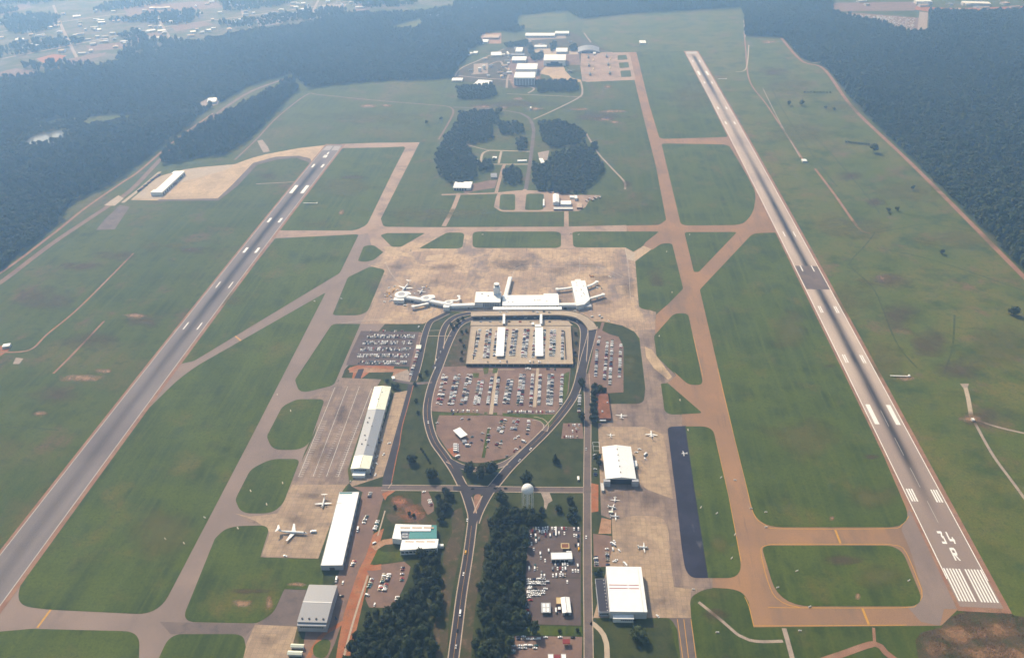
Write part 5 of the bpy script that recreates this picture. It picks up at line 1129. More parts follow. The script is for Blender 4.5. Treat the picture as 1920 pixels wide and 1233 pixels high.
BASE = [
 ('base_hangar', 'tall white air base hangar with stepped black door', 'g', [(1020, 102.5), (1060.5, 102.5), (1061, 113), (1020, 113)], 20, 'white', 'white_roof'),
 ('base_hangar', 'northern of two joined white air base hangars', 'f', [(969, 119), (1008, 119), (1007, 130), (968, 130)], 19, 'white', 'white_roof'),
 ('base_hangar', 'southern of two joined white air base hangars, with tall pale front', 'f', [(965, 135), (1004, 135), (1003, 146), (964, 146)], 25, 'white', 'white_roof'),
 ('base_shop', 'white red-edged workshop north of the joined hangars', 'g', [(961, 106), (987, 106), (987, 113), (960, 113)], 9, 'white', 'white_roof'),
 ('base_shop', 'grey-roofed shop between the red-edged workshop and the road', 'f', [(958, 100.5), (983, 100.5), (983, 103.5), (958, 103.5)], 6, 'wall_pale', 'roof_grey'),
 ('base_store', 'stepped white store on the north-west side of the base', 'f', [(964, 89), (979, 89), (981, 97), (970, 97)], 7, 'white', 'white_roof'),
 ('base_warehouse', 'very long white warehouse on the far side of the base', 'g', [(986, 62), (1041, 62), (1040, 67), (985, 67)], 8, 'white', 'white_roof'),
 ('base_warehouse', 'shorter white warehouse next to the very long one', 'f', [(1041, 58.5), (1067, 58.5), (1067, 63), (1040, 63)], 8, 'white', 'white_roof'),
 ('base_office', 'slim white office standing alone mid-base', 'f', [(1002, 84.5), (1025, 84.5), (1025, 88), (1002, 88)], 6, 'white', 'white_roof'),
 ('base_office', 'white pitched office near the dark trees of the base', 'g', [(1043, 90), (1064, 90), (1064, 97), (1043, 97)], 8, 'white', 'white_roof'),
 ('base_store', 'pale low store by the base perimeter road', 'f', [(922, 98), (943, 97), (938, 104), (919, 104)], 5, 'white', 'white_roof'),
 ('base_store', 'angular white store by the trees in the south-west corner', 'f', [(895, 150), (922, 150), (915, 161), (889, 158)], 6, 'white', 'white_roof'),
 ('base_store', 'red-edged white gatehouse at the western tip of the base', 'g', [(850, 146), (868, 146), (867, 151), (846, 151)], 5, 'white', 'white_roof'),
 ('base_store', 'cluster store at the forest edge west of the base', 'f', [(872, 97), (884, 98), (884, 103), (873, 101)], 5, 'white', 'white_roof'),
 ('base_store', 'second small store at the forest edge west of the base', 'f', [(888, 96), (896, 96), (895, 100), (887, 100)], 5, 'white', 'white_roof'),
 ('tan_complex', 'tan walled depot north-west of the base', 'f', [(907, 65), (937, 65), (936, 71), (906, 71)], 7, 'roof_tan', 'roof_tan'),
 ('tan_complex', 'pale shed below the tan walled depot', 'f', [(903, 74), (917, 74), (914, 79), (899, 79)], 6, 'white', 'white_roof'),
 ('base_store', 'small pale block on the meadow east of the base', 'f', [(1199, 76), (1211, 76), (1211, 81), (1199, 81)], 5, 'wall_pale', 'white_roof'),
 ('base_store', 'low shed in front of the barrel hangar', 'f', [(1112, 96.5), (1117, 96.5), (1117, 101), (1112, 101)], 5, 'white', 'white_roof'),
]
for (n, lb, k, q, h, wm, rm) in BASE:
    if k == 'g':
        t, w, d, hh = gabled(n, lb, n.split('_')[1], q, h, 2.2, wm, rm, 'x')
    else:
        t, w, d, hh = flat(n, lb, n.split('_')[1], q, h, wm, rm, parapet=.4)
    if 'stepped black door' in lb:
        door(t, w, d - .4, 's', 0, w*.72, h*.42); door(t, w, d - .2, 's', 0, w*.36, h*.72)
    elif 'tall pale front' in lb:
        for kk in range(7): door(t, w, d - .2, 's', (-.42 + kk*.14)*w, w*.11, h*.85, 'wall_grey', 'door_leaf')
    elif w > 30: strip_windows(t, w - .4, d - .4, 's', h*.35, h*.6, 8, 2)
town([(870, 135), (905, 112), (945, 95), (1000, 78), (1080, 70), (1085, 96), (1060, 100), (1010, 100), (955, 118), (955, 150), (900, 146)], 26, 'pale low base building among the air base roads', 'small buildings of the air base', 'building', (3, 6), (9, 22), ('base_building',))
sheet('base_yard', [(985, 70), (1060, 66), (1062, 72), (988, 76)], 'gravel', .06); sheet('base_yard', [(905, 62), (940, 62), (940, 82), (898, 82)], 'dirt', .06); sheet('base_yard', [(1000, 88), (1085, 98), (1085, 102), (1000, 104)], 'concrete', .062); sheet('base_yard', [(888, 120), (915, 118), (915, 138), (888, 140)], 'gravel', .062)
ce, w, d, rz = rect([(1084, 88), (1124, 88), (1124, 97), (1083, 97)], 6)
t = thing('barrel_hangar', 'grey barrel-vaulted hangar at the air base', 'hangar', (ce.x, ce.y, 0), rz)
mb = MB(); pr = [(-w/2 + w*i/14, 4 + 9*math.sin(math.pi*i/14)) for i in range(15)]
vs = [(x, y, z) for y in (-d/2, d/2) for x, z in pr]; mb.add(vs, [(i, i + 1, 15 + i + 1, 15 + i) for i in range(14)]); mb.build('roof', M['roof_grey'], t)
mb = MB(); poly = [(-w/2, 0)] + pr + [(w/2, 0)]; nn = len(poly)
mb.add([(x, y, z) for y in (-d/2 + .3, d/2 - .3) for x, z in poly], [tuple(range(nn)), tuple(range(2*nn - 1, nn - 1, -1)), (0, 1, nn + 1, nn), (nn - 2, nn - 1, 2*nn - 1, 2*nn - 2)]); mb.build('wall', M['wall_grey'], t)
door(t, w, d - .4, 's', 0, w*.6, 6)
for k, (x, y, hh, lb) in enumerate(((899.5, 134, 13, 'southern of two white fuel storage tanks'), (907.5, 130, 14, 'northern of two white fuel storage tanks'))):
    g = G(x, y); t = thing('fuel_tank', lb, 'tank', (g[0], g[1], 0)); r = 6.3
    MB().lathe([(r, 0), (r, hh)], 20).build('shell', M['white'], t, True); MB().lathe([(r + .1, hh), (.1, hh + 1.2)], 20).build('roof', M['white_roof'], t)
    mb = MB(); mb.tube((r + .1, 0, 0), (r + .1, 0, hh), .15, n=4); mb.build('ladder', M['steel'], t)
for (x, y) in ((1113, 113), (1113, 130), (1144, 111), (1144, 127)):
    g = G(x, y); t = thing('blast_fence', 'pale blast fence between the parked grey transports', 'blast fence', (g[0], g[1], 0), 0, 'blast fences on the base apron')
    MB().add([(-2, -16, 0), (2, -16, 0), (0.4, -16, 4), (-2, 16, 0), (2, 16, 0), (.4, 16, 4)], [(0, 1, 2), (5, 4, 3), (0, 2, 5, 3), (1, 4, 5, 2), (0, 3, 4, 1)]).build('screen', M['roof_yellow'], t)
    MB().box(0, 0, 0, 4.6, 33, .25).build('plinth', M['concrete'], t)
# ------------------------------------------------------------------ town beyond the forest (north-west) and works to the north-east
town([(0, 40), (200, 20), (420, 2), (640, 2), (700, 12), (560, 42), (470, 52), (380, 66), (280, 88), (150, 105), (0, 90)], 150, 'pale building in the hazy town beyond the western forest', 'buildings of the far town', 'building', sz=(12, 34))
town([(1530, 2), (1900, 6), (1915, 16), (1740, 22), (1715, 14), (1540, 8)], 14, 'pale works building on the north-eastern horizon', 'works buildings in the far north-east', 'building', sz=(22, 50))
FARB = [('long_warehouse', 'long white warehouse roof far beyond the eastern forest', [(1717, 0), (1746, 0), (1746, 3), (1716, 3)], 12),
        ('long_warehouse', 'longest cream warehouse roof on the north-eastern skyline', [(1805, 2), (1856, 4), (1856, 7), (1804, 6)], 12),
        ('far_house', 'lone white-roofed house in a clearing west of the rail line', [(390, 184), (405, 183), (407, 190), (388, 192)], 7),
        ('far_shed', 'white shed pair by the far northern road, western one', [(799, 28), (808, 28), (808, 33), (799, 33)], 9),
        ('far_shed', 'white shed pair by the far northern road, eastern one', [(814, 28), (823, 28), (823, 33), (814, 33)], 9),
        ('far_shed', 'broad tan-roofed store in the far northern clearing', [(854, 9), (892, 10), (891, 15), (854, 14)], 9),
        ('far_shed', 'small white shed on the northern forest rim', [(700, 23), (711, 23), (711, 27), (700, 27)], 8),
        ('equipment_hut', 'small white equipment hut on the pasture beside the runway', [(1504, 298), (1513, 298), (1512, 302), (1503, 302)], 4),
        ('equipment_hut', 'white hut standing on the scraped red ground in midfield', [(993.5, 200), (996.5, 200), (996.5, 203), (993.5, 203)], 5),
        ('equipment_hut', 'white hut at the west edge of the airfield beside red soil', [(4, 645), (18, 643), (20, 648), (5, 650)], 4),
        ('equipment_hut', 'tiny white hut at the eastern gravel turnaround', [(1822, 783), (1827, 783), (1827, 787), (1822, 787)], 3)]
for n, lb, q, h in FARB:
    flat(n, lb, n.split('_')[1], q, h, 'wall_pale', 'white_roof', parapet=.2)
sheet('town_ground', [(-260, 180), (0, 146), (120, 128), (200, 116), (330, 86), (400, 70), (470, 54), (560, 46), (640, 28), (700, 26), (850, 8), (880, -40), (-260, -40)], 'town', .03)
for q in ([(-50, 120), (120, 88), (300, 52), (480, 28), (620, 8), (700, -5)], [(0, 60), (180, 32), (400, 6)], [(150, 120), (120, 60), (100, 10)], [(330, 88), (300, 40), (290, 0)], [(470, 55), (455, 25), (450, 0)], [(580, 44), (590, 15), (600, -5)]): strip('town_street', q, 12, 'gravel', .05)
# bare ground of the town, clearings, ponds
for q, m in (([(68, 110), (100, 102), (125, 104), (110, 116), (80, 118)], 'redclay'), ([(0, 135), (30, 128), (78, 137), (50, 147), (0, 143)], 'lot'), ([(120, 112), (200, 98), (195, 104), (130, 122)], 'lot'), ([(230, 70), (300, 60), (315, 72), (260, 80)], 'lot'), ([(160, 86), (225, 80), (250, 90), (170, 96)], 'lot'),
             ([(0, 20), (50, 5), (60, 14), (0, 30)], 'lot'), ([(320, 50), (380, 40), (400, 46), (330, 60)], 'lot'), ([(480, 34), (535, 32), (530, 44), (486, 52)], 'gravel'), ([(600, 10), (650, 8), (640, 24), (606, 28)], 'gravel'), ([(665, 8), (700, 4), (690, 22), (668, 26)], 'lot'), ([(230, 12), (400, 2), (420, 14), (240, 30)], 'lot'), ([(730, 50), (790, 36), (788, 56), (740, 62)], 'field'),
             ([(1716, 12), (1790, 16), (1920, 12), (1920, 22), (1740, 22), (1712, 18)], 'redclay'), ([(1568, 26), (1600, 24), (1725, 34), (1722, 58), (1705, 60), (1650, 42), (1580, 34)], 'lot'), ([(1724, 22), (1740, 24), (1738, 60), (1720, 60)], 'gravel'), ([(1530, 6), (1720, 4), (1715, 20), (1560, 22)], 'lot'), ([(370, 195), (392, 183), (412, 186), (408, 196), (385, 203)], 'gravel'), ([(0, 648), (20, 645), (18, 655), (0, 668)], 'redclay'), ([(30, 670), (44, 672), (36, 682), (24, 682)], 'gravel'), ([(390, 380 - 10), (1, 1), (1, 1)], 'dirt')):
    if len(q) < 4: continue
    sheet('far_yard', q, m, .06)
PONDM, nt, b = _new('pond_water', .12); b.inputs['Base Color'].default_value = (.16, .17, .17, 1); M['water'] = PONDM
sheet('pond', [(42, 270, 8), (62, 255, 10), (100, 246), (128, 244), (122, 260, 10), (95, 270), (70, 280, 8), (48, 282)], 'water', .08)
sheet('marsh', [(50, 240), (110, 222), (180, 218), (250, 216), (248, 226), (200, 240), (150, 250), (120, 264), (90, 262), (60, 252)], 'field', .05)
# parked cars of the far north-eastern scrapyard read as one glittering mass
mb = MB()
for i in range(420):
    f = r2.random(); x = 1585 + f*130; y = 27 + f*7 + r2.random()*(3 + f*22)
    g = G(x, y); mb.box(g[0], g[1], .1, r2.uniform(3, 6), r2.uniform(3, 6), r2.uniform(1, 2))
o = mb.build('scrapyard_vehicles', M['wall_pale']); tag(o, 'glittering mass of vehicles in the far north-eastern yard', 'vehicles', kind='stuff')
# glide-slope and localiser aids: white arms on posts
for (x0, y0, x1, y1, lb) in ((1669, 706, 1706, 706, 'white antenna arm on the grass beside the aiming marks'), (569, 382, 595, 382, 'white antenna arm on the grass by the left runway'), (1346, 149, 1362, 149, 'white antenna arm near the far runway end')):
    a, b2 = G(x0, y0), G(x1, y1); m = (a + b2)/2; L = float(np.linalg.norm(a - b2))
    t = thing('antenna_array', lb, 'antenna', (m[0], m[1], 0), 0)
    MB().box(0, 0, 1.4, L, 1.5, .5).build('beam', M['white'], t)
    for k in range(7): MB().box((-.48 + k*.16)*L, 0, 0, .3, .3, 1.4).build('post', M['steel'], t)
    MB().box(L/2 - 1, 2, 0, 2.2, 3.4, 2.4).build('cabin', M['white'], t)
# ------------------------------------------------------------------ cars
PAINT = {}
for nm, col, rough in (('white', (.80, .80, .79), .3), ('silver', (.48, .49, .51), .3), ('grey', (.20, .21, .22), .35), ('black', (.016, .016, .02), .25), ('navy', (.018, .03, .085), .3), ('maroon', (.16, .015, .025), .3), ('red', (.36, .02, .02), .3), ('teal', (.02, .10, .11), .3), ('tan', (.38, .31, .22), .35), ('yellow', (.72, .38, .02), .35)):
    PAINT[nm] = plain('car_paint_' + nm, col, rough, var=.03)
def car_mesh(L, W_, H, van=False):
    """body shell with bonnet, raked cabin and boot; 12-gon side profile"""
    h1 = H*.55
    if van: pr = [(-L/2, .35), (L/2, .35), (L/2, h1), (L*.36, h1 + .1), (L*.27, H), (-L*.49, H)]
    else: pr = [(-L/2, .32), (L/2, .32), (L/2, h1*.86), (L*.22, h1), (L*.06, H), (-L*.22, H), (-L*.36, h1*1.02), (-L/2, h1*.95)]
    n = len(pr); mb = MB(); vs = []
    for s in (-1, 1):
        for (x, z) in pr:
            k = 1.0 if z <= h1*1.03 else .84
            vs.append((x, s*W_/2*k, z))
    mb.add(vs, [tuple(range(n)), tuple(range(2*n - 1, n - 1, -1))] + [(i, (i + 1) % n, n + (i + 1) % n, n + i) for i in range(n)])
    return mb
def glass_mesh(L, W_, H, van=False):
    h1 = H*.55; mb = MB(); k = .845*W_/2 + .01
    if van:
        mb.add([(L*.362, -W_*.46, h1 + .12), (L*.362, W_*.46, h1 + .12), (L*.275, k, H - .05), (L*.275, -k, H - .05)], [(0, 1, 2, 3)])
        z0, z1 = h1 + .1, H - .25
        for s in (-1, 1): mb.add([(L*.3, s*(W_/2*.93), z0), (-L*.45, s*(W_/2*.93), z0), (-L*.45, s*(k + .02), z1), (L*.26, s*(k + .02), z1)], [(0, 1, 2, 3)])
    else:
        mb.add([(L*.215, -W_*.44, h1 + .06), (L*.215, W_*.44, h1 + .06), (L*.068, k, H - .03), (L*.068, -k, H - .03)], [(0, 1, 2, 3)])
        mb.add([(-L*.358, -W_*.44, h1 + .06), (-L*.358, W_*.44, h1 + .06), (-L*.228, k, H - .03), (-L*.228, -k, H - .03)], [(0, 1, 2, 3)])
        for s in (-1, 1): mb.add([(L*.17, s*(W_/2*.96), h1 + .05), (-L*.31, s*(W_/2*.96), h1 + .05), (-L*.21, s*(k + .01), H - .08), (L*.05, s*(k + .01), H - .08)], [(0, 1, 2, 3)])
    return mb
def wheel_mesh(L, W_):
    return MB().tube((0, -W_/2 - .02, .33), (0, W_/2 + .02, .33), .33, n=8)
KINDS = {'car': (4.7, 1.82, 1.45, False), 'suv': (4.9, 1.95, 1.85, True), 'bus': (7.4, 2.3, 2.7, True)}
CM = {}
for k, (L, W_, H, v) in KINDS.items():
    CM[k] = ({c: car_mesh(L, W_, H, v).mesh('body', PAINT[c]) for c in PAINT}, glass_mesh(L, W_, H, v).mesh('windows', M['glass']), wheel_mesh(L, W_).mesh('axle', M['tyre']))
CARS = []      # (x, y, z, rz, colour, kind, label-key)
rc = random.Random(5)
def colour(w=.36): 
    r = rc.random()
    if r < w: return 'white'
    return rc.choices(('silver', 'grey', 'black', 'navy', 'maroon', 'red', 'teal', 'tan'), (26, 14, 14, 16, 9, 4, 6, 8))[0]
def row(lot, x0, y0, x1, y1, fill=.9, ori='x', z=0.0, double=0, pitch=2.75, white=.36, flip=None):
    """parked row along a line between two photo points; ori x = nose east/west"""
    a, b = Vector(G(x0, y0, z)[:2]), Vector(G(x1, y1, z)[:2]); L = (b - a).length; n = max(1, int(L/pitch)); u = (b - a)/L
    v = Vector((-u.y, u.x)); head = math.atan2(v.y, v.x)
    offs = (-2.6, 2.6) if double else (0,)
    fill = min(.97, fill*1.08)
    for o in offs:
        for i in range(n):
            if rc.random() > fill: continue
            p = a + u*(L*(i + .5)/n) + v*(o + rc.gauss(0, .18)) + u*rc.gauss(0, .12)
            if ori == 'along': h = math.atan2(u.y, u.x)
            else: h = head
            CARS.append((p.x, p.y, z, h + (math.pi if rc.random() < .5 else 0) + rc.gauss(0, .03), colour(white), 'suv' if rc.random() < .3 else 'car', lot))
def one(lot, x, y, heading_to=None, col=None, kind='car', z=0.0):
    g = G(x, y, z)
    h = rc.uniform(0, 6.28)
    if heading_to: t = G(*heading_to, z); h = math.atan2(t[1] - g[1], t[0] - g[0])
    CARS.append((g[0], g[1], z, h, col or colour(), kind, lot))
# long-stay lot
LS = 'in the long-stay lot inside the loop road'
for (x0, y0, x1, y1, db, f) in ((835, 702, 823, 759, 1, .62), (858, 702, 845, 759, 1, .5), (881, 702, 868, 759, 1, .66), (902, 712, 893, 759, 1, .85), (923, 706, 914, 759, 0, .85), (935, 706, 929, 760, 0, .85), (957, 712, 948, 759, 1, .88), (980, 702, 974, 760, 1, .92), (999, 701, 995, 762, 0, .9), (1013, 702, 1010, 760, 0, .9), (1033, 702, 1030, 760, 1, .93), (1054, 702, 1051, 760, 0, .92)):
    row(LS, x0, y0, x1, y1, f, double=db)
row(LS, 951, 772, 1040, 772, .9); row(LS, 838, 770, 896, 771, .45)
# garage deck
GD = 'on the roof deck of the garage'
for (x0, y0, x1, y1, db, f) in ((900, 617, 889, 667, 0, .75), (917, 617, 911, 671, 1, .78), (950.5, 618, 944, 669, 0, .8), (932, 621, 926, 670, 0, .75), (966, 618, 960, 667, 1, .85), (988, 617, 982, 670, 1, .85), (1021, 618, 1018, 669, 0, .8), (1003, 620, 999.5, 670, 0, .75), (1037, 618, 1035, 668, 1, .88), (1055, 620, 1054, 674, 0, .85)):
    row(GD, x0, y0, x1, y1, f, double=db, z=4.2)
row(GD, 893, 678, 1045, 679, .12, z=4.2)
row('in front of the garage', 1020, 692, 1046, 692, .7); row('in front of the garage', 980, 692, 996, 692, .5)
# employee lot north-west
NW = 'in the square employee lot beside the dark service road'
for (x0, x1, y, f, db) in ((681, 757, 621, .3, 0), (688, 778, 631, .85, 1), (680, 775, 643, .75, 1), (676, 770, 655, .72, 1), (670, 767, 667.5, .68, 1), (668, 763, 680, .72, 1)):
    row(NW, x0, y, x1, y, f, double=db)
row(NW, 784, 657, 770, 704, .85)
# east lot
EL = 'in the narrow east lot by the terminal ramp'
for (x0, y0, x1, y1, f) in ((1124, 632, 1121, 648, .8), (1119.5, 655, 1116.5, 706, .9), (1139, 640, 1133, 712, .7), (1148, 637, 1143, 724, .9), (1164, 646, 1161, 708, .9)): row(EL, x0, y0, x1, y1, f)
# lower lot
LL = 'in the lower toll lot inside the loop road'
for (x0, y0, x1, y1, db, f) in ((945, 786, 936, 812, 1, .6), (968, 786, 962, 806, 1, .6), (992, 786, 989, 815, 0, .6), (918, 802, 912, 850, 0, .3), (936, 830, 932, 842, 1, .4)): row(LL, x0, y0, x1, y1, f, double=db)
for q in ((866, 785), (879, 786), (820, 793), (849, 776), (885, 819), (883, 830), (905, 812), (903, 825), (972, 818), (966, 822), (975, 838), (968, 842), (964, 846), (950, 855), (921, 867), (940, 827), (915, 828)): one(LL, *q)
for k in range(4): one('in a row of shuttle vans by the clay corner', 855, 834.5 + k*3.9, (875, 834.5 + k*3.9), 'white', 'bus')
one('alone at the clay corner of the lower lot', 858, 856, (868, 852), 'white', 'bus'); one('parked north of the shuttle vans', 877, 835.5, (890, 835.5), 'white', 'bus')
one('parked along the lower lot edge road', 982, 828, (990, 831), 'white', 'bus')
# side lot by the service road
row('in the small lot among trees west of the service road', 1060, 797, 1088, 797, .5); row('in the small lot among trees west of the service road', 1064, 806, 1086, 806, .5, double=1); row('in the small lot among trees west of the service road', 1056, 819, 1088, 819, .6)
row('along the service road below the tree', 1087, 738, 1085.5, 774, .75)
row('at the shady kerb by the gable hangar', 1115, 852, 1116, 864, .5); row('at the shady kerb by the gable hangar', 1116, 878, 1116, 893, .85)
# rental lots
RN = 'in the northern rental car lot'
for (y, x0, x1, f) in ((990.5, 993, 1012, .5), (990.5, 1016, 1064, .75), (996.5, 996, 1032, .75), (1003.5, 993, 1034, .55), (1009.5, 1001, 1013, .8), (1014.5, 996, 1008, .5), (992, 1074, 1087, .8), (1004, 1074, 1087, .8), (1012, 1081, 1087, .9), (1031.5, 1025, 1032, .8), (1037.5, 1010, 1016, .9), (1037.5, 1024, 1031, .8), (1051, 1019, 1031, .7), (1072.5, 1012, 1024, .8), (1079.5, 1012, 1024, .9), (1079, 1034, 1046, .9), (1074, 1048, 1056, .6), (1078, 1048, 1062, .5)):
    row(RN, x0, y, x1, y, f, white=.62)
for (y, x0, x1, f) in ((1019, 994, 1000, .8), (1030, 992, 1004, .5), (1042, 994, 1006, .5), (1046, 1012, 1030, .4), (1060, 990, 1006, .5), (1066, 990, 1010, .5), (1058, 1030, 1080, .35), (1066, 1034, 1062, .6), (1022, 1076, 1087, .5), (1060, 1080, 1087, .7), (1070, 1066, 1087, .5), (1000, 1036, 1060, .55)): row(RN, x0, y, x1, y, f, white=.6)
for y in (990.5, 994, 998, 1002): one(RN, 1042.3, y, (1042.3, y - 10), 'white', 'suv')
RS = 'in the tightly packed southern rental car lot'
for (y, x1) in ((1086, 1024), (1090.5, 1030), (1095, 1024), (1099, 1000), (1103.5, 1028), (1107.5, 1022), (1112, 1022), (1116, 1014), (1120, 996), (1124.5, 1002)):
    row(RS, 987, y, x1, y, .92, 'along', pitch=5.0, white=.6)
row(RS, 1056, 1091, 1076, 1091, .7); 
for y in (1137.5, 1144, 1148.5, 1154): row(RS, 984, y, 992, y, .8, 'along', pitch=5.2)
RB = 'in the lot by the red fuel canopy'
for (y, x0, x1, f) in ((1193.5, 967, 996, .8), (1197.5, 967, 1014, .8), (1194.5, 1017, 1029, .95), (1194.5, 1044, 1080, .75), (1210, 959, 1010, .85), (1214.5, 960, 1008, .7), (1219.5, 957, 967, .9), (1224, 957, 967, .9)):
    row(RB, x0, y, x1, y, f, 'along', pitch=5.2, white=.5)
# office lot
OL = 'in the office lot beside the clay road'
row(OL, 726, 1075, 716, 1108, .85, double=1); row(OL, 756, 1062, 753, 1090, .8); row(OL, 699, 1080, 692, 1102, .6); row(OL, 720, 1055, 727, 1055, .9); row(OL, 688, 1117, 690, 1114, .8); row(OL, 746, 1117, 744, 1127, .7); row(OL, 700, 1133, 716, 1134, .3)
row('in the hangar-side lot off the service road', 1117, 1042, 1119, 1060, .75); row('in the hangar-side lot off the service road', 1138, 1027, 1140, 1060, .8); row('in the hangar-side lot off the service road', 1152, 1050, 1153, 1060, .9)
row('in the little lot under the oak', 805, 936, 809, 948, .9); one('in the little lot under the oak', 795, 922)
# yard by the freight shed
FY = 'in the yard east of the freight shed'
row(FY, 688, 966, 680, 985, .8); row(FY, 709, 975, 702, 994, .8); row(FY, 667, 1046, 660, 1062, .6); row(FY, 695, 922, 692, 936, .6); row(FY, 683, 941, 688, 941, .9)
one(FY, 702, 1018, (706, 1016), 'white', 'suv'); one(FY, 671, 993, (669, 1003), 'white', 'bus'); one(FY, 631, 1087, (629, 1097), 'white', 'bus'); one(FY, 630, 1159, (632, 1165), 'navy'); one(FY, 641, 1117, (646, 1117), 'black'); row(FY, 640, 1092, 652, 1092, .7)
# cargo yard
CY = 'in the yard behind the long cargo shed'
for q in ((711, 830), (716, 826), (707, 856), (719, 852), (706, 869), (698, 876), (730, 831), (695, 889), (704, 890), (657, 903), (712, 815)): one(CY, *q)
# vehicles on the roads
for q in (((873, 1036), (868, 1060), 'yellow', 'suv'), ((876, 975), (874, 990), 'white', 'car'), ((869, 1076), (866, 1090), 'white', 'car'), ((863, 1150), (861, 1170), 'white', 'bus'), ((855, 1212), (853, 1225), 'silver', 'car'), ((858, 1182), (857, 1190), 'black', 'car'), ((816, 690), (812, 705), 'white', 'car'), ((818, 675), (816, 690), 'white', 'car'), ((803, 792), (804, 800), 'white', 'car'), ((995, 842), (985, 852), 'white', 'car'), ((974, 863), (966, 871), 'silver', 'car'), ((886, 916), (900, 916), 'black', 'car'), ((928, 915.5), (940, 916), 'black', 'car'), ((948, 915.5), (960, 916), 'black', 'car'), ((1099, 1007), (1099, 1015), 'white', 'car'), ((1099, 842), (1099, 850), 'silver', 'car'), ((1082, 603), (1090, 607), 'silver', 'car'), ((1065, 600), (1075, 602), 'silver', 'car'), ((1085, 1030), (1085, 1040), 'yellow', 'suv'), ((826, 660), (825, 670), 'silver', 'car'), ((785, 613), (787, 610), 'white', 'car'), ((1071, 605), (1080, 606), 'black', 'car')):
    one('driving on the airport roads', q[0][0], q[0][1], q[1], q[2], q[3])
for k in range(16): one('standing at the arrivals kerb below the viaduct', 900 + k*9.4 + rc.uniform(-2, 2), 596.5 if k % 2 else 603.5, (1100, 600))
for (x, y) in ((938, 585), (950, 584.5), (1000, 584), (1020, 584.5), (1030, 586), (1008, 586)): one('unloading on the upper departures roadway', x, y, (1100, y), None, 'car', 6.2)
for (x, y) in ((1110, 594), (1124, 592), (1128, 596), (1141, 602), (1120, 540), (1128, 541), (1108, 538), (1119, 560), (1078, 583), (1085, 581), (1143, 519), (1150, 518), (1070, 438)): one('on the ramp by the east concourse', x, y, None, 'white' if rc.random() < .7 else None, rc.choice(('car', 'suv')))
for (x, y) in ((729, 540), (738, 544), (745, 544), (721, 566), (731, 565), (735, 563), (744, 571), (759, 573), (782, 577), (778, 551), (804, 541), (800, 538), (795, 539), (820, 575), (740, 537), (722, 555), (726, 556), (730, 553), (733, 557), (757, 563), (773, 564), (776, 566), (801, 575)): one('serving the gates of the west concourse', x, y, None, rc.choice(('white', 'white', 'silver', 'yellow')), rc.choice(('car', 'suv')))
for (x, y) in ((1199, 842), (1193, 848), (1210, 852), (1209, 860), (1152, 1015), (1149, 1030), (1161, 1032), (1172, 1058), (1155, 1050), (1233, 1155), (1149, 1020), (535, 1042), (588, 997)): one('on the general aviation ramp and cargo ramp', x, y, None, 'white', rc.choice(('suv', 'car', 'bus')))
# the 300 that show largest become individuals, the rest one glittering mass
CARS.sort(key=lambda c: (c[0] - CAM[0])**2 + (c[1] - CAM[1])**2)
SPECIAL = [c for c in CARS if c[6].startswith(('driving', 'in a row of', 'alone', 'parked', 'in the little', 'at the shady'))]
rest = [c for c in CARS if c not in SPECIAL]
IND = SPECIAL + rest[:300 - len(SPECIAL)]; MASS = rest[300 - len(SPECIAL):]
CN = {'car': ('parked_car', 'car'), 'suv': ('parked_van', 'van'), 'bus': ('shuttle_bus', 'bus')}
for (x, y, z, h, c, k, lot) in IND:
    n, cat = CN[k]
    moving = lot.startswith('driving')
    if moving: n = n.replace('parked_', '')
    lb = '%s %s %s %s' % (c, cat, 'parked' if not lot.startswith(('driving', 'standing', 'unloading', 'parked', 'serving')) else '', lot); lb = ' '.join(lb.split())
    o = link(n, CM[k][0][c]); o.location = (x, y, z + .17); o.rotation_euler = (0, 0, h); tag(o, lb, cat, '%s %ss %s' % (c, cat, lot))
    g = link('windows', CM[k][1], o); 
    for sx in (-.31, .31): w = link('axle', CM[k][2], o); w.location = (sx*KINDS[k][0], 0, 0)
# mass: one mesh per paint would still be one heap; keep a single mesh with several paints
def mass():
    mats = list(PAINT); V = []; F = []; MI = []
    proto = {}
    for k, (L, W_, H, v) in KINDS.items():
        a, b = car_mesh(L, W_, H, v), glass_mesh(L, W_, H, v); proto[k] = (np.array(a.v), a.f, np.array(b.v), b.f)
    n = 0
    for (x, y, z, h, c, k, lot) in MASS:
        R_ = np.array([[math.cos(h), -math.sin(h), 0], [math.sin(h), math.cos(h), 0], [0, 0, 1]]); av, af, bv, bf = proto[k]
        for vv, ff, mi in ((av, af, mats.index(c)), (bv, bf, len(mats))):
            q = vv @ R_.T + np.array([x, y, z + .17]); V += [tuple(p) for p in q]; F += [tuple(i + n for i in f) for f in ff]; MI += [mi]*len(ff); n += len(vv)
    me = bpy.data.meshes.new('parked_cars'); me.from_pydata(V, [], F)
    for c in mats: me.materials.append(PAINT[c])
    me.materials.append(M['glass']); me.polygons.foreach_set('material_index', MI)
    bm = bmesh.new(); bm.from_mesh(me); bmesh.ops.recalc_face_normals(bm, faces=bm.faces); bm.to_mesh(me); bm.free()
    o = link('parked_cars', me); tag(o, 'hundreds of small parked cars filling the terminal lots and garage deck', 'cars', kind='stuff')
mass()
print('cars', len(IND), len(MASS))
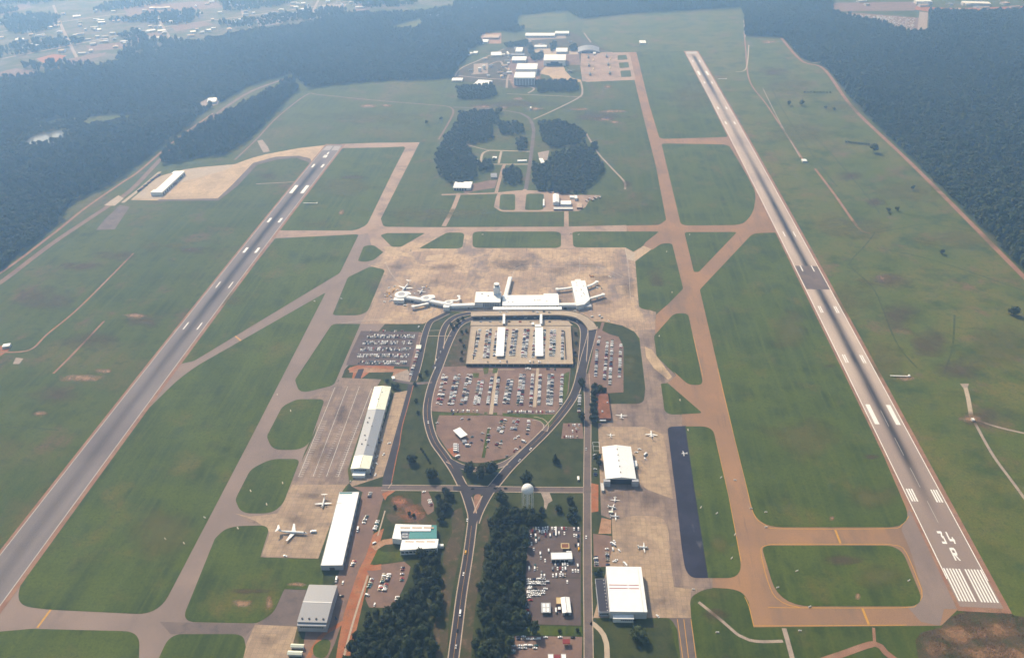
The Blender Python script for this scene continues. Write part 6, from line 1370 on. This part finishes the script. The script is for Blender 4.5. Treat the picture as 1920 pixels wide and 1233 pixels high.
# ------------------------------------------------------------------ aircraft
def loft(mb, secs, n=12):
    """secs: (x, z, rw, rh) circular sections along x"""
    vs = []; 
    for (x, z, rw, rh) in secs:
        for i in range(n): t = 2*math.pi*i/n; vs.append((x, rw*math.cos(t), z + rh*math.sin(t)))
    fs = [(k*n + i, k*n + (i + 1) % n, (k + 1)*n + (i + 1) % n, (k + 1)*n + i) for k in range(len(secs) - 1) for i in range(n)]
    fs += [tuple(range(n)), tuple(range(len(secs)*n - 1, (len(secs) - 1)*n - 1, -1))]
    mb.add(vs, fs); return mb
def surf(mb, root, tip, t=.35):
    """flying surface: root/tip = (xle, xte, y, z)"""
    vs = []
    for (a, b, y, z) in (root, tip):
        tt = t*abs(b - a)*.14 + .04; m = a + (b - a)*.35
        vs += [(a, y, z), (m, y, z + tt), (b, y, z), (m, y, z - tt)]
    mb.add(vs, [(0, 1, 5, 4), (1, 2, 6, 5), (2, 3, 7, 6), (3, 0, 4, 7), (3, 2, 1, 0), (4, 5, 6, 7)]); return mb
def finsurf(mb, x0, x1, z0, x2, x3, z1, t=.3):
    mb.add([(x0, 0, z0), ((x0 + x1)/2, t, z0), (x1, 0, z0), ((x0 + x1)/2, -t, z0), (x2, 0, z1), ((x2 + x3)/2, t*.6, z1), (x3, 0, z1), ((x2 + x3)/2, -t*.6, z1)], [(0, 1, 5, 4), (1, 2, 6, 5), (2, 3, 7, 6), (3, 0, 4, 7), (4, 5, 6, 7)]); return mb
def airplane(label, px, to, L, span, r, sweep=.35, tail='T', eng='rear', chord=.16, paint='white', high=False, group=None, name='airplane', z0=None):
    """nose towards photo point `to`; x axis = nose"""
    g, q = G(*px), G(*to); h = math.atan2(q[1] - g[1], q[0] - g[0])
    t = thing(name, label, 'airplane', (g[0], g[1], .15), h, group)
    zc = r*1.35 + (.4 if L > 15 else .25)
    m = M[paint]
    loft(MB(), [(L/2, zc - r*.25, .05, .05), (L*.485, zc - r*.2, r*.35, r*.35), (L*.45, zc - r*.08, r*.75, r*.75), (L*.38, zc, r, r), (-L*.15, zc, r, r), (-L*.36, zc + r*.3, r*.62, r*.62), (-L*.48, zc + r*.6, r*.18, r*.22)]).build('fuselage', m, t, True)
    c = chord*L; sw = sweep*span/2; zw = zc + r*.85 if high else zc - r*.55
    x0 = L*.10 if eng != 'rear' else L*.04
    for s in (-1, 1):
        w = surf(MB(), (x0 + c*.5, x0 - c*.55, 0, zw), (x0 + c*.5 - sw, x0 + c*.5 - sw - c*.38, s*span/2, zw + (.03*span if not high else -.02*span))).build('wing', m, t)
    H = r*3.0 if tail == 'T' else r*2.6
    x1 = -L*.36; x2 = -L*.475
    fs_ = r*1.4 if L > 15 else r*.9
    finsurf(MB(), x1, x2, zc + r*.4, x1 - fs_, x2 - fs_*.8, zc + r*.4 + H).build('tail_fin', m, t)
    zt = zc + r*.4 + H - .05 if tail == 'T' else zc + r*.45
    xt = x1 - fs_ if tail == 'T' else x1
    hs = span*.19
    for s in (-1, 1): surf(MB(), (xt + .1*c, xt - c*.55, 0, zt), (xt - sweep*hs, xt - sweep*hs - c*.34, s*hs, zt)).build('tailplane', m, t)
    def nac(x, y, z, l, rr, mat=m):
        return loft(MB(), [(x + l/2, z, rr*.8, rr*.8), (x + l*.35, z, rr, rr), (x - l*.2, z, rr*.95, rr*.95), (x - l/2, z, rr*.5, rr*.5)], 10).build('engine', mat, t, True)
    if eng == 'rear':
        for s in (-1, 1): nac(-L*.27, s*r*1.65, zc + r*.35, L*.12, r*.5)
    elif eng == 'prop2':
        for s in (-1, 1):
            e = nac(x0 + c*.45, s*span*.17, zw + .1, L*.22, r*.45)
            MB().add([(x0 + c*.45 + L*.115, s*span*.17 + a*math.cos(k), zw + .1 + a*math.sin(k)) for k in (.5, 2.6) for a in (-L*.10, L*.10)], [(0, 1, 3, 2)]).build('propeller', M['vent'], e)
    elif eng == 'four':
        for s in (-1, 1):
            for f in (.16, .30): nac(x0 + c*.3 - sw*f*1.6, s*span*f, zw - r*.55, L*.10, r*.34)
    elif eng == 'prop1':
        MB().box(L/2 + .05, 0, zc - r*.2, .08, r*2.6, .18).build('propeller', M['vent'], t)
    loft(MB(), [(L*.462, zc + r*.18, r*.52, r*.3), (L*.42, zc + r*.55, r*.62, r*.36), (L*.39, zc + r*.62, r*.5, r*.3)], 8).build('cockpit_glass', M['glass'], t)
    if L > 18 and paint == 'white':
        for s in (-1, 1): MB().box(L*.1, s*(r + .0), zc + r*.12, L*.5, .12, .3).build('window_row', M['glass'], t)
    for (x, y) in ((L*.36, 0), (x0 - c*.25, r*1.3), (x0 - c*.25, -r*1.3)):
        wr = max(.28, r*.28); MB().tube((x, y - .15, wr - .1), (x, y + .15, wr - .1), wr, n=8).build('wheel', M['tyre'], t); MB().tube((x, y, wr), (x, y, zc - r*.5), .1, n=5).build('gear_leg', M['steel'], t)
    return t
airplane('white rear-engined airliner with T-tail on the cargo ramp', (549, 1000), (583, 1002), 36, 27.5, 1.6, .42)
airplane('slim white regional airliner parked beside the freight shed', (607, 943), (604.5, 954), 20, 21, 1.2, .05, 'T', 'prop2')
airplane('white T-tailed airliner at the end lounge of the west concourse', (760, 541), (750, 553), 36, 28, 1.7, .40)
airplane('small white regional jet at the middle lounge of the west concourse', (790, 547.5), (784, 556), 21, 17, 1.1, .30)
airplane('white twin-propeller aircraft near the brick office', (1165, 781), (1165, 771), 12, 17, .9, .02, 'low', 'prop2', .18)
airplane('small white twin propeller aircraft by the tree row ramp', (1145, 817), (1145, 808), 9, 12, .7, .02, 'low', 'prop2', .18)
airplane('white swept-wing business jet nose to the north', (1221, 815.5), (1220.5, 805), 16, 17, 1.1, .38, 'T', 'rear', .2)
airplane('white light aircraft on the dark sealed pad', (1283, 851), (1272, 851), 8.5, 11, .65, .02, 'low', 'prop1', .19)
airplane('lone small white monoplane north of the aircraft pair', (1153, 937), (1153, 946), 8.5, 12.5, .7, .0, 'low', 'prop1', .18)
airplane('white twin aircraft just above the beige fuel cart', (1147, 951.5), (1156, 953.5), 11.5, 12.5, .85, .02, 'low', 'prop2', .17)
airplane('white twin aircraft just below the beige fuel cart', (1152, 969), (1163, 969.5), 12, 13, .85, .02, 'low', 'prop2', .17)
airplane('white propeller twin alone on the tan southern ramp', (1205, 1027), (1217, 1027.5), 13, 15, .95, .03, 'low', 'prop2', .17)
g = G(1146, 961); t = thing('fuel_cart', 'beige fuel cart between the two parked twins', 'cart', (g[0], g[1], .15), 0)
MB().box(0, 0, .6, 4.2, 2.6, 1.8).build('tank_body', M['roof_seam_y'], t); MB().box(-2.6, 0, .4, 1.2, 2.2, 1.6).build('cab', M['white'], t)
for sx in (-1.6, 1.4): MB().tube((sx, -1.3, .4), (sx, 1.3, .4), .4).build('axle', M['tyre'], t)
g = G(730, 549); 
for k, (dx, dy) in enumerate(((0, 0), (6, 3), (-5, 2), (1, -4))):
    t = thing('cargo_dolly', 'orange baggage dolly beside the end lounge', 'dolly', (g[0] + dx, g[1] + dy, .15), k, 'orange dollies by the end lounge')
    MB().box(0, 0, .4, 3, 1.8, .3).build('bed', M['paint_y'], t); MB().box(0, 0, .7, 2.6, 1.5, .9).build('load', M['paint_y'], t)
for k, (x, y) in enumerate(((1108, 519), (1112, 518.5), (1106, 516.5))):
    q = G(x, y); t = thing('tug', 'red tug north of the east concourse', 'tug', (q[0], q[1], .15), k*.7, 'red tugs by the east concourse')
    MB().box(0, 0, .4, 3.2, 1.8, .9).build('chassis', M['roof_red'], t); MB().box(-.8, 0, 1.3, 1.1, 1.5, .7).build('seat_box', M['paint_y'], t)
for (x, y) in ((1103, 108), (1104, 123.5), (1106, 140), (1137, 106.5), (1140, 122), (1143, 138)):
    airplane('grey four-engined transport parked on the base apron', (x, y), (x, y + 8), 40, 44, 2.6, .25, 'T', 'four', .16, 'mil_grey', True, 'grey transports on the base apron', 'military_transport')
airplane('grey four-engined transport standing apart near the yellow base apron', (1068, 135), (1078, 140), 40, 44, 2.6, .25, 'T', 'four', .16, 'mil_grey', True, None, 'military_transport')
# ------------------------------------------------------------------ trees
rt = random.Random(21)
def leafmat(name, c1, c2, c3):
    m, nt, b = _new(name, .9)
    oi = nt.nodes.new('ShaderNodeObjectInfo')
    f = _noise(nt, _pos(nt), 2.4, 3, .3, .7); c = _mix(nt, f, c1, c2); c = _mix(nt, _math(nt, 'MULTIPLY', oi.outputs['Random'], .8), c, c3)
    nt.links.new(c, b.inputs['Base Color']); return m
M['leaf'] = leafmat('broad_leaves', (.014, .025, .008), (.028, .044, .012), (.024, .032, .009))
M['leaf_l'] = leafmat('lighter_leaves', (.026, .042, .011), (.045, .064, .016), (.036, .046, .012))
M['needle'] = leafmat('pine_needles', (.014, .028, .011), (.026, .042, .015), (.020, .036, .012))
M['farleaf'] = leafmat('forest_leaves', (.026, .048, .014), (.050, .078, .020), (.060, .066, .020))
def crown_mesh(seed, n, mat, cone=False, leaf=1.0, core=True):
    """unit crown: radius 1, base z 0 to top z ~1.6; leaf clumps through the volume over a ragged core"""
    q = random.Random(seed); V = []; F = []
    lobes = []
    for i in range(9 if not cone else 6):
        a = q.uniform(0, 6.28); z = q.uniform(.35, 1.25)
        if cone: lobes.append((0, 0, .2 + i*.26, .75 - i*.11))
        else:
            rr = q.uniform(.15, .55)*(1.1 - abs(z - .7)*.6); lobes.append((rr*math.cos(a), rr*math.sin(a), z, q.uniform(.38, .58)))
    if core:
        for (cx, cy, cz, r) in lobes:
            bm = bmesh.new(); bmesh.ops.create_icosphere(bm, subdivisions=1, radius=r*.86)
            k = len(V)
            for v in bm.verts: f = q.uniform(.78, 1.15); V.append((cx + v.co.x*f, cy + v.co.y*f, cz + v.co.z*f*.85))
            for f in bm.faces: F.append(tuple(v.index + k for v in f.verts))
            bm.free()
    for i in range(n):
        cx, cy, cz, r = q.choice(lobes); d = Vector((q.gauss(0, 1), q.gauss(0, 1), q.gauss(.3, 1))).normalized()
        p = Vector((cx, cy, cz)) + Vector((d.x, d.y, d.z*.85))*r*q.uniform(.82, 1.12)
        nrm = (d + Vector((q.gauss(0, .5), q.gauss(0, .5), q.gauss(0, .5)))).normalized(); a = nrm.orthogonal().normalized(); b = nrm.cross(a); s = q.uniform(.07, .15)*leaf; e = q.uniform(0, 6.28)
        k = len(V)
        for j in range(4):
            t = e + j*math.pi/2; V.append(tuple(p + (a*math.cos(t) + b*math.sin(t))*s*q.uniform(.7, 1.3)))
        F.append((k, k + 1, k + 2, k + 3))
    me = bpy.data.meshes.new('crown'); me.from_pydata(V, [], F); me.materials.append(M[mat]); return me
def trunk_mesh(seed):
    q = random.Random(seed); mb = MB(); mb.tube((0, 0, 0), (.02, .01, .55), .055, .035, 7, False)
    for i in range(4):
        a = q.uniform(0, 6.28); mb.tube((.02, .01, .38 + .05*i), (.28*math.cos(a), .28*math.sin(a), .68 + .05*i), .028, .010, 5, False)
    return mb.mesh('trunk', M['bark'])
CR = {'broad': [crown_mesh(s, 300, 'leaf') for s in (1, 2, 3, 4)] + [crown_mesh(5, 300, 'leaf_l')], 'pine': [crown_mesh(s, 260, 'needle', True) for s in (6, 7)]}
TK = [trunk_mesh(s) for s in (1, 2, 3)]
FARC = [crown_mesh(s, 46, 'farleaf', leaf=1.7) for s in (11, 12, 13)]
TREES = []    # x, y, radius, height, kind, where
def inside(x, y, px):
    ins = False
    for i in range(len(px)):
        (x0, y0), (x1, y1) = px[i - 1][:2], px[i][:2]
        if (y0 > y) != (y1 > y) and x < (x1 - x0)*(y - y0)/(y1 - y0) + x0: ins = not ins
    return ins
def wood(px, sp, rr, where, hr=(1.5, 1.9), kind='broad', keep=1.0):
    poly = [tuple(G(*p)[:2]) for p in px]; xs = [p[0] for p in poly]; ys = [p[1] for p in poly]
    y = min(ys); j = 0
    while y < max(ys):
        x = min(xs) + (sp/2 if j % 2 else 0)
        while x < max(xs):
            a, b = x + rt.uniform(-.38, .38)*sp, y + rt.uniform(-.38, .38)*sp
            if inside(a, b, poly) and rt.random() < keep:
                r = rt.uniform(*rr); TREES.append((a, b, r, r*rt.uniform(*hr), kind, where))
            x += sp
        y += sp*.87; j += 1
def lone(x, y, rpx, where, kind='broad', hr=1.5):
    g = G(x, y); r = 1.12*rpx*mpp(x, y); TREES.append((g[0], g[1], r, r*hr*rt.uniform(.9, 1.15), kind, where))
WA = 'in the dense wood below the office lot'; WB = 'in the dense wood beside the rental lots'
wood([(785, 1046), (812, 1040), (827, 1040), (831, 1110), (824, 1152), (817, 1185), (816, 1262), (640, 1262), (662, 1208), (674, 1176), (692, 1148), (732, 1148), (750, 1134), (780, 1105), (777, 1068)], 10.2, (4.2, 8.2), WA)
wood([(822, 922), (850, 925), (856, 940), (838, 970), (832, 990), (824, 985), (818, 950)], 9.5, (4.6, 6.4), 'beside the teal-roofed office')
wood([(925, 965), (945, 955), (1000, 958), (1030, 958), (1022, 980), (990, 988), (988, 1035), (983, 1090), (982, 1158), (1004, 1172), (1010, 1182), (962, 1196), (948, 1262), (884, 1262), (890, 1185), (900, 1105), (914, 1015)], 10.2, (4.2, 8.2), WB)
wood([(1042, 1176), (1088, 1178), (1086, 1186), (1040, 1184)], 8, (2.2, 3.2), 'in the hedge south of the repair shop', keep=.5)
for q in ((773, 866, 10), (810, 897, 12.5)): lone(*q, 'alone on the lawn west of the loop road')
for q in ((880, 886, 13), (901, 893, 12), (922, 888, 13)): lone(*q, 'in the clump at the fork of the loop road')
lone(986, 906, 12, 'just north of the water tower', 'broad', 1.6); lone(1041, 866, 7.5, 'alone on the lawn west of the service road', 'pine', 2.2); lone(1047, 868, 5, 'alone on the lawn west of the service road', 'pine', 1.8); lone(943, 940, 13, 'west of the water tower')
for q in ((1047, 958, 8), (1070, 946, 9), (1075, 962, 9), (1068, 972, 8), (1078, 980, 7)): lone(*q, 'in the copse east of the water tower')
for q in ((1114, 728, 7), (1113, 740, 8), (1114, 752, 8), (1113, 764, 8), (1114, 777, 9), (1113, 790, 9), (1124, 732, 7), (1132, 736, 6)): lone(*q, 'in the row beside the brick office')
for q in ((1090, 724, 9), (1090, 788, 9)): lone(*q, 'at the lot edge beside the loop road')
lone(1197, 1196, 17, 'alone on the grass south of the big white hangar', 'broad', 1.2); lone(1122, 1078, 9, 'by the dark-roofed annexe'); lone(1119, 1100, 5, 'by the dark-roofed annexe'); lone(1121, 862, 8, 'against the gable hangar'); lone(1123, 872, 7, 'against the gable hangar')
for k in range(6): lone(790 + k*3.2, 842 + k*5.2, 2.6, 'in the line of shrubs on the west lawn', 'broad', 1.2)
for q in ((741, 952, 4), (768, 965, 4), (776, 968, 4)): lone(*q, 'on the clay yard by the office')
for q in ((778, 722, 4), (788, 708, 5), (780, 754, 4), (784, 776, 4), (800, 700, 4), (745, 728, 5), (738, 726, 5), (726, 716, 4)): lone(*q, 'along the dark service road')
for q in ((856, 612, 4), (860, 604, 4), (850, 618, 3.5), (846, 610, 3.5), (868, 598, 3.5), (866, 625, 3.5), (863, 640, 3.5), (874, 622, 3.5), (870, 650, 3.5), (866, 662, 3.5), (865, 675, 3.5)): lone(*q, 'between the loop road and the garage')
for q in ((1079, 628, 3.5), (1080, 645, 3.5), (1078, 665, 4), (1076, 678, 3.5)): lone(*q, 'between the garage and the loop road exit')
for q in ((1900, 590, 10), (1766, 476, 5), (1711, 356, 5), (1665, 397, 5), (1681, 395, 4.5), (1637, 286, 10), (1503, 198, 6), (1478, 198, 5), (1547, 204, 3.5), (1563, 208, 4), (1667, 402, 3), (938, 212, 6), (827, 226, 4), (800, 233, 4)): lone(*q, 'standing alone on open airfield grass')
for k in range(10): lone(1586 + k*4.8, 267.5 + .5*k, 3.2, 'in a hedge across the eastern pasture', 'broad', 1.0)
for k in range(9): lone(1508 + k*6, 174 + .1*k, 2.6, 'in a hedge across the eastern pasture', 'broad', 1.0)
MW = 'in the midfield woods'
for q in ([(863, 212), (935, 208), (935, 232), (925, 238), (925, 264), (895, 270), (870, 272), (885, 286), (893, 302), (895, 332), (870, 346), (845, 346), (825, 332), (815, 307), (818, 287), (835, 258), (850, 242)], [(1010, 232), (1045, 228), (1080, 240), (1098, 252), (1095, 270), (1060, 277), (1030, 277), (1015, 262)], [(1035, 292), (1065, 282), (1100, 277), (1120, 272), (1115, 292), (1133, 312), (1125, 332), (1110, 347), (1095, 362), (1060, 365), (1035, 362), (1005, 357), (998, 337), (1000, 307), (1020, 312)], [(945, 322), (965, 314), (978, 324), (975, 347), (945, 349)], [(935, 234), (970, 230), (985, 247), (970, 254), (935, 252)], [(966, 262), (990, 264), (988, 284), (968, 282)], [(895, 304), (930, 302), (925, 316), (900, 325)]):
    wood(q, 11, (5.2, 7.5), MW, (1.5, 1.9))
for q in ([(855, 164), (925, 160), (932, 180), (905, 188), (860, 186)], [(1000, 154), (1080, 152), (1085, 172), (1010, 174)], [(990, 90), (1000, 86), (1000, 100), (992, 102)], [(1032, 84), (1040, 78), (1044, 90), (1034, 98)], [(1068, 88), (1082, 84), (1080, 96), (1070, 98)], [(945, 84), (990, 78), (988, 88), (950, 90)], [(995, 105), (1018, 100), (1018, 112), (998, 116)]):
    wood(q, 11, (5.2, 7.2), 'around the air base', (1.5, 1.9))
TREES.sort(key=lambda t: (t[0] - CAM[0])**2 + (t[1] - CAM[1])**2)
NEAR, FAR = TREES[:300], TREES[300:]
print('trees', len(NEAR), len(FAR))
for i, (x, y, r, h, kind, where) in enumerate(NEAR):
    small = r < 3
    if 'dense wood' in where:
        qx, qy = P((x, y, 0)); A_ = where == WA
        where += ', ' + ('on its road-facing edge' if (qx > 806 if A_ else qx < 914 - (qy - 1010)*.11 + 14) else 'on its lot-facing edge' if (qy < 1165 and A_) or (not A_ and qx > 968) else 'deep inside')
        if not A_ and qy < 985: where = where.split(',')[0] + ', at its water-tower end'
        where = ('broad ' if r > 6.8 else 'slim ' if r < 5.4 else '') + '|' + where
    nm = 'shrub' if small else ('pine_tree' if kind == 'pine' else 'broadleaf_tree')
    szw = ''
    if '|' in where: szw, where = where.split('|')
    t = thing(nm, szw + ('dark shrub ' if small else 'dark pine tree ' if kind == 'pine' else 'dark green tree ') + where, 'shrub' if small else 'tree', (x, y, .03), rt.uniform(0, 6.28), szw + ('shrubs ' if small else 'trees ') + where)
    c = link('crown', CR[kind][rt.randrange(len(CR[kind]))], t); c.scale = (r, r*rt.uniform(.9, 1.1), h*.62); c.location = (0, 0, h*.10)
    k = link('trunk', TK[i % 3], t); k.scale = (h, h, h)
# ------------------------------------------------------------------ forest masses: points carrying instanced crowns
def gn_group():
    ng = bpy.data.node_groups.new('forest_crowns', 'GeometryNodeTree')
    ng.interface.new_socket('Geometry', in_out='INPUT', socket_type='NodeSocketGeometry'); ng.interface.new_socket('Geometry', in_out='OUTPUT', socket_type='NodeSocketGeometry')
    N = ng.nodes; i = N.new('NodeGroupInput'); o = N.new('NodeGroupOutput'); ip = N.new('GeometryNodeInstanceOnPoints')
    at = N.new('GeometryNodeInputNamedAttribute'); at.data_type = 'FLOAT_VECTOR'; at.inputs[0].default_value = 'size'
    ar = N.new('GeometryNodeInputNamedAttribute'); ar.data_type = 'FLOAT_VECTOR'; ar.inputs[0].default_value = 'spin'
    gi = N.new('GeometryNodeGeometryToInstance')
    for me in FARC:
        so = bpy.data.objects.new('crown_source', me)      # never linked to the scene: only feeds the node tree
        oi = N.new('GeometryNodeObjectInfo'); oi.inputs[0].default_value = so; oi.inputs['As Instance'].default_value = False
        ng.links.new(oi.outputs['Geometry'], gi.inputs[0])
    ng.links.new(i.outputs[0], ip.inputs['Points']); ng.links.new(gi.outputs[0], ip.inputs['Instance']); ip.inputs['Pick Instance'].default_value = True
    ng.links.new(at.outputs[0], ip.inputs['Scale']); 
    e2r = N.new('FunctionNodeEulerToRotation'); ng.links.new(ar.outputs[0], e2r.inputs[0]); ng.links.new(e2r.outputs[0], ip.inputs['Rotation'])
    ng.links.new(ip.outputs[0], o.inputs[0]); return ng
NG = gn_group()
def forest_obj(name, label, pts):
    me = bpy.data.meshes.new(name); me.from_pydata([(p[0], p[1], p[4]) for p in pts], [], [])
    a = me.attributes.new('size', 'FLOAT_VECTOR', 'POINT'); a.data.foreach_set('vector', np.array([(p[2], p[2], p[3]) for p in pts], dtype=np.float32).ravel())
    a = me.attributes.new('spin', 'FLOAT_VECTOR', 'POINT'); a.data.foreach_set('vector', np.array([(0, 0, p[5]) for p in pts], dtype=np.float32).ravel())
    o = link(name, me); tag(o, label, 'forest', kind='stuff'); md = o.modifiers.new('crowns', 'NODES'); md.node_group = NG; return o
forest_obj('midfield_woods', 'blue-green woods in midfield and around the air base', [(x, y, r, h*.62, h*.1, rt.uniform(0, 6.28)) for (x, y, r, h, k, w) in FAR])
def forest(name, label, px, holes=(), base=10.5, keep=None, floor=True):
    W_ = np.array([G(*p)[:2] for p in px]); H_ = [np.array([G(*p)[:2] for p in q]) for q in holes]
    if floor: sheet('forest_floor', px, 'forestfloor', .012)
    rg = np.random.default_rng(len(px)*7 + abs(int(px[0][0])))
    x0, y0 = W_.min(0); x1, y1 = W_.max(0); s = base
    X, Y = np.meshgrid(np.arange(x0, x1, s), np.arange(y0, y1, s)); X = X.ravel() + rg.uniform(-.42, .42, X.size)*s; Y = Y.ravel() + rg.uniform(-.42, .42, Y.size)*s
    def ins(P_):
        r = np.zeros(X.size, bool)
        for i in range(len(P_)):
            (a, b), (c, d) = P_[i - 1], P_[i]
            with np.errstate(divide='ignore', invalid='ignore'): r ^= ((b > Y) != (d > Y)) & (X < (c - a)*(Y - b)/(d - b) + a)
        return r
    m = ins(W_)
    for h in H_: m &= ~ins(h)
    m &= rg.random(X.size) < .95
    if keep is not None: m &= (rg.random(X.size) < keep*2.6) & (np.sin(X/95 + 2*np.sin(Y/150)) + np.sin(Y/80 + 1.5*np.sin(X/120)) > .35)
    X, Y = X[m], Y[m]; n = X.size
    # height varies in drifts
    dr = .5 + .5*np.sin(X/130 + 1.3*np.sin(Y/170)); r = s*rg.uniform(.42, .92, n); h = r*rg.uniform(1.0, 1.7, n)*(.8 + .4*dr)
    forest_obj(name, label, list(zip(X.tolist(), Y.tolist(), r.tolist(), h.tolist(), (h*.15).tolist(), rg.uniform(0, 6.28, n).tolist())))
    print(name, n)
HOLES_W = [[(42, 278), (52, 262), (70, 252), (100, 245), (128, 243), (118, 258), (95, 266), (72, 276)], [(150, 228), (185, 216), (250, 214), (248, 224), (200, 232), (165, 236)], [(366, 196), (392, 181), (414, 184), (410, 198), (385, 205)], [(730, 50), (790, 34), (790, 56), (740, 62)], [(62, 232), (110, 222), (140, 222), (100, 238)]]
forest('western_forest', 'wide dark hazy forest west of the airfield', [(-260, 690), (0, 508), (37, 474), (98, 432), (117, 408), (133, 378), (198, 350), (238, 324), (285, 290), (331, 254), (391, 206), (465, 162), (545, 138), (575, 165), (640, 158), (720, 152), (845, 149), (858, 128), (880, 104), (870, 96), (905, 84), (896, 68), (930, 58), (965, 62), (985, 58), (968, 52), (970, 30), (1060, 20), (1090, 36), (1180, 26), (1390, 14), (1397, 38), (1397, 68), (1465, 70), (1470, 20), (1530, 22), (1560, 24), (1560, -40), (880, -40), (850, 14), (790, 24), (700, 30), (640, 30), (560, 50), (470, 60), (400, 75), (330, 92), (200, 125), (80, 146), (0, 150), (-260, 200)], HOLES_W, 11.5)
forest('rail_side_wood', 'strip of hazy wood between rail line and north-west ramp', [(305, 308), (302, 298), (347, 262), (422, 216), (548, 150), (562, 166), (540, 186), (500, 226), (468, 262), (420, 290), (350, 300)], (), 11)
forest('eastern_forest', 'broad dark hazy forest east of the pasture', [(1500, 108), (1466, 70), (1470, 22), (1560, 24), (1600, 34), (1650, 44), (1705, 62), (1742, 62), (1742, 24), (1920, 22), (2120, 30), (2420, 700), (2050, 632), (1960, 548), (1726, 314), (1606, 200), (1550, 128)], ([(1522, 121), (1520, 116), (1592, 112), (1592, 119)],), 11.5)
forest('town_trees', 'scattered hazy trees among the far town buildings', [(-200, 190), (0, 148), (200, 124), (400, 74), (560, 49), (700, 29), (850, 10), (880, -30), (-200, -30)], ([(60, 112), (100, 100), (128, 104), (112, 118)], [(0, 130), (30, 126), (80, 136), (50, 148), (0, 145)], [(120, 112), (205, 96), (196, 106), (130, 124)]), 12, .17, False)
# tall rust-brown weeds at the runway end
sheet('weed_bank', [(1722, 1233), (1716, 1200), (1726, 1185), (1745, 1180), (1765, 1176), (1775, 1160), (1800, 1148), (1830, 1143), (1890, 1144), (1900, 1152), (1960, 1165), (1990, 1265), (1730, 1265)], 'verge', .03)
for b in ((1800, 1190, 70, 30), (1870, 1180, 60, 30), (1760, 1215, 40, 24), (1850, 1225, 80, 26), (1910, 1230, 60, 40)): blot(*b, 'f_weed', .06)
def weeds():
    q = random.Random(3); P0 = [(1722, 1233), (1716, 1200), (1726, 1185), (1765, 1176), (1775, 1160), (1800, 1148), (1830, 1143), (1890, 1144), (1900, 1152), (1960, 1165), (1990, 1265), (1730, 1265)]
    poly = [tuple(G(*p)[:2]) for p in P0]; xs = [p[0] for p in poly]; ys = [p[1] for p in poly]; V = []; F = []
    while len(F) < 12000:
        x, y = q.uniform(min(xs), max(xs)), q.uniform(min(ys), max(ys))
        if not inside(x, y, poly): continue
        h = q.uniform(.12, .40)*(1.4 if math.sin(x*.12 + y*.07) + .5*math.sin(x*.31 - y*.2) > 0 else .6); a = q.uniform(0, 3.14); s = q.uniform(.15, .45); k = len(V)
        V += [(x - s*math.cos(a), y - s*math.sin(a), 0), (x + s*math.cos(a), y + s*math.sin(a), 0), (x + s*1.3*math.cos(a) + q.uniform(-.3, .3), y + s*1.3*math.sin(a), h), (x - s*.8*math.cos(a), y - s*math.sin(a) + q.uniform(-.3, .3), h)]; F.append((k, k + 1, k + 2, k + 3))
    me = bpy.data.meshes.new('tall_weeds'); me.from_pydata(V, [], F)
    M['weed'] = ground_mat('rusty_weeds', [((.21, .115, .06),), ((.27, .155, .085), 12, .4, .65), ((.10, .075, .03), 7, .5, .7)], .25)
    me.materials.append(M['weed']); o = link('tall_weeds', me); tag(o, 'rust-brown tall weeds beyond the runway end', 'weeds', kind='stuff')
weeds()
# ------------------------------------------------------------------ haze (even density, sky outside)
def haze():
    mb = MB(); mb.box(0, 5750, -1.0, 18400, 16900, 741)
    m = bpy.data.materials.new('summer_haze'); m.use_nodes = True; nt = m.node_tree
    for n in list(nt.nodes): nt.nodes.remove(n)
    o = nt.nodes.new('ShaderNodeOutputMaterial'); v = nt.nodes.new('ShaderNodeVolumePrincipled')
    v.inputs['Color'].default_value = (.31, .56, 1.0, 1); v.inputs['Absorption Color'].default_value = (1, 1, 1, 1); v.inputs['Density'].default_value = 1.9e-4
    v.inputs['Anisotropy'].default_value = .55
    nt.links.new(v.outputs[0], o.inputs['Volume'])
    ob = mb.build('haze', m); ob['kind'] = 'stuff'; ob['label'] = 'pale blue summer haze over the whole airfield'; ob['category'] = 'haze'
haze()
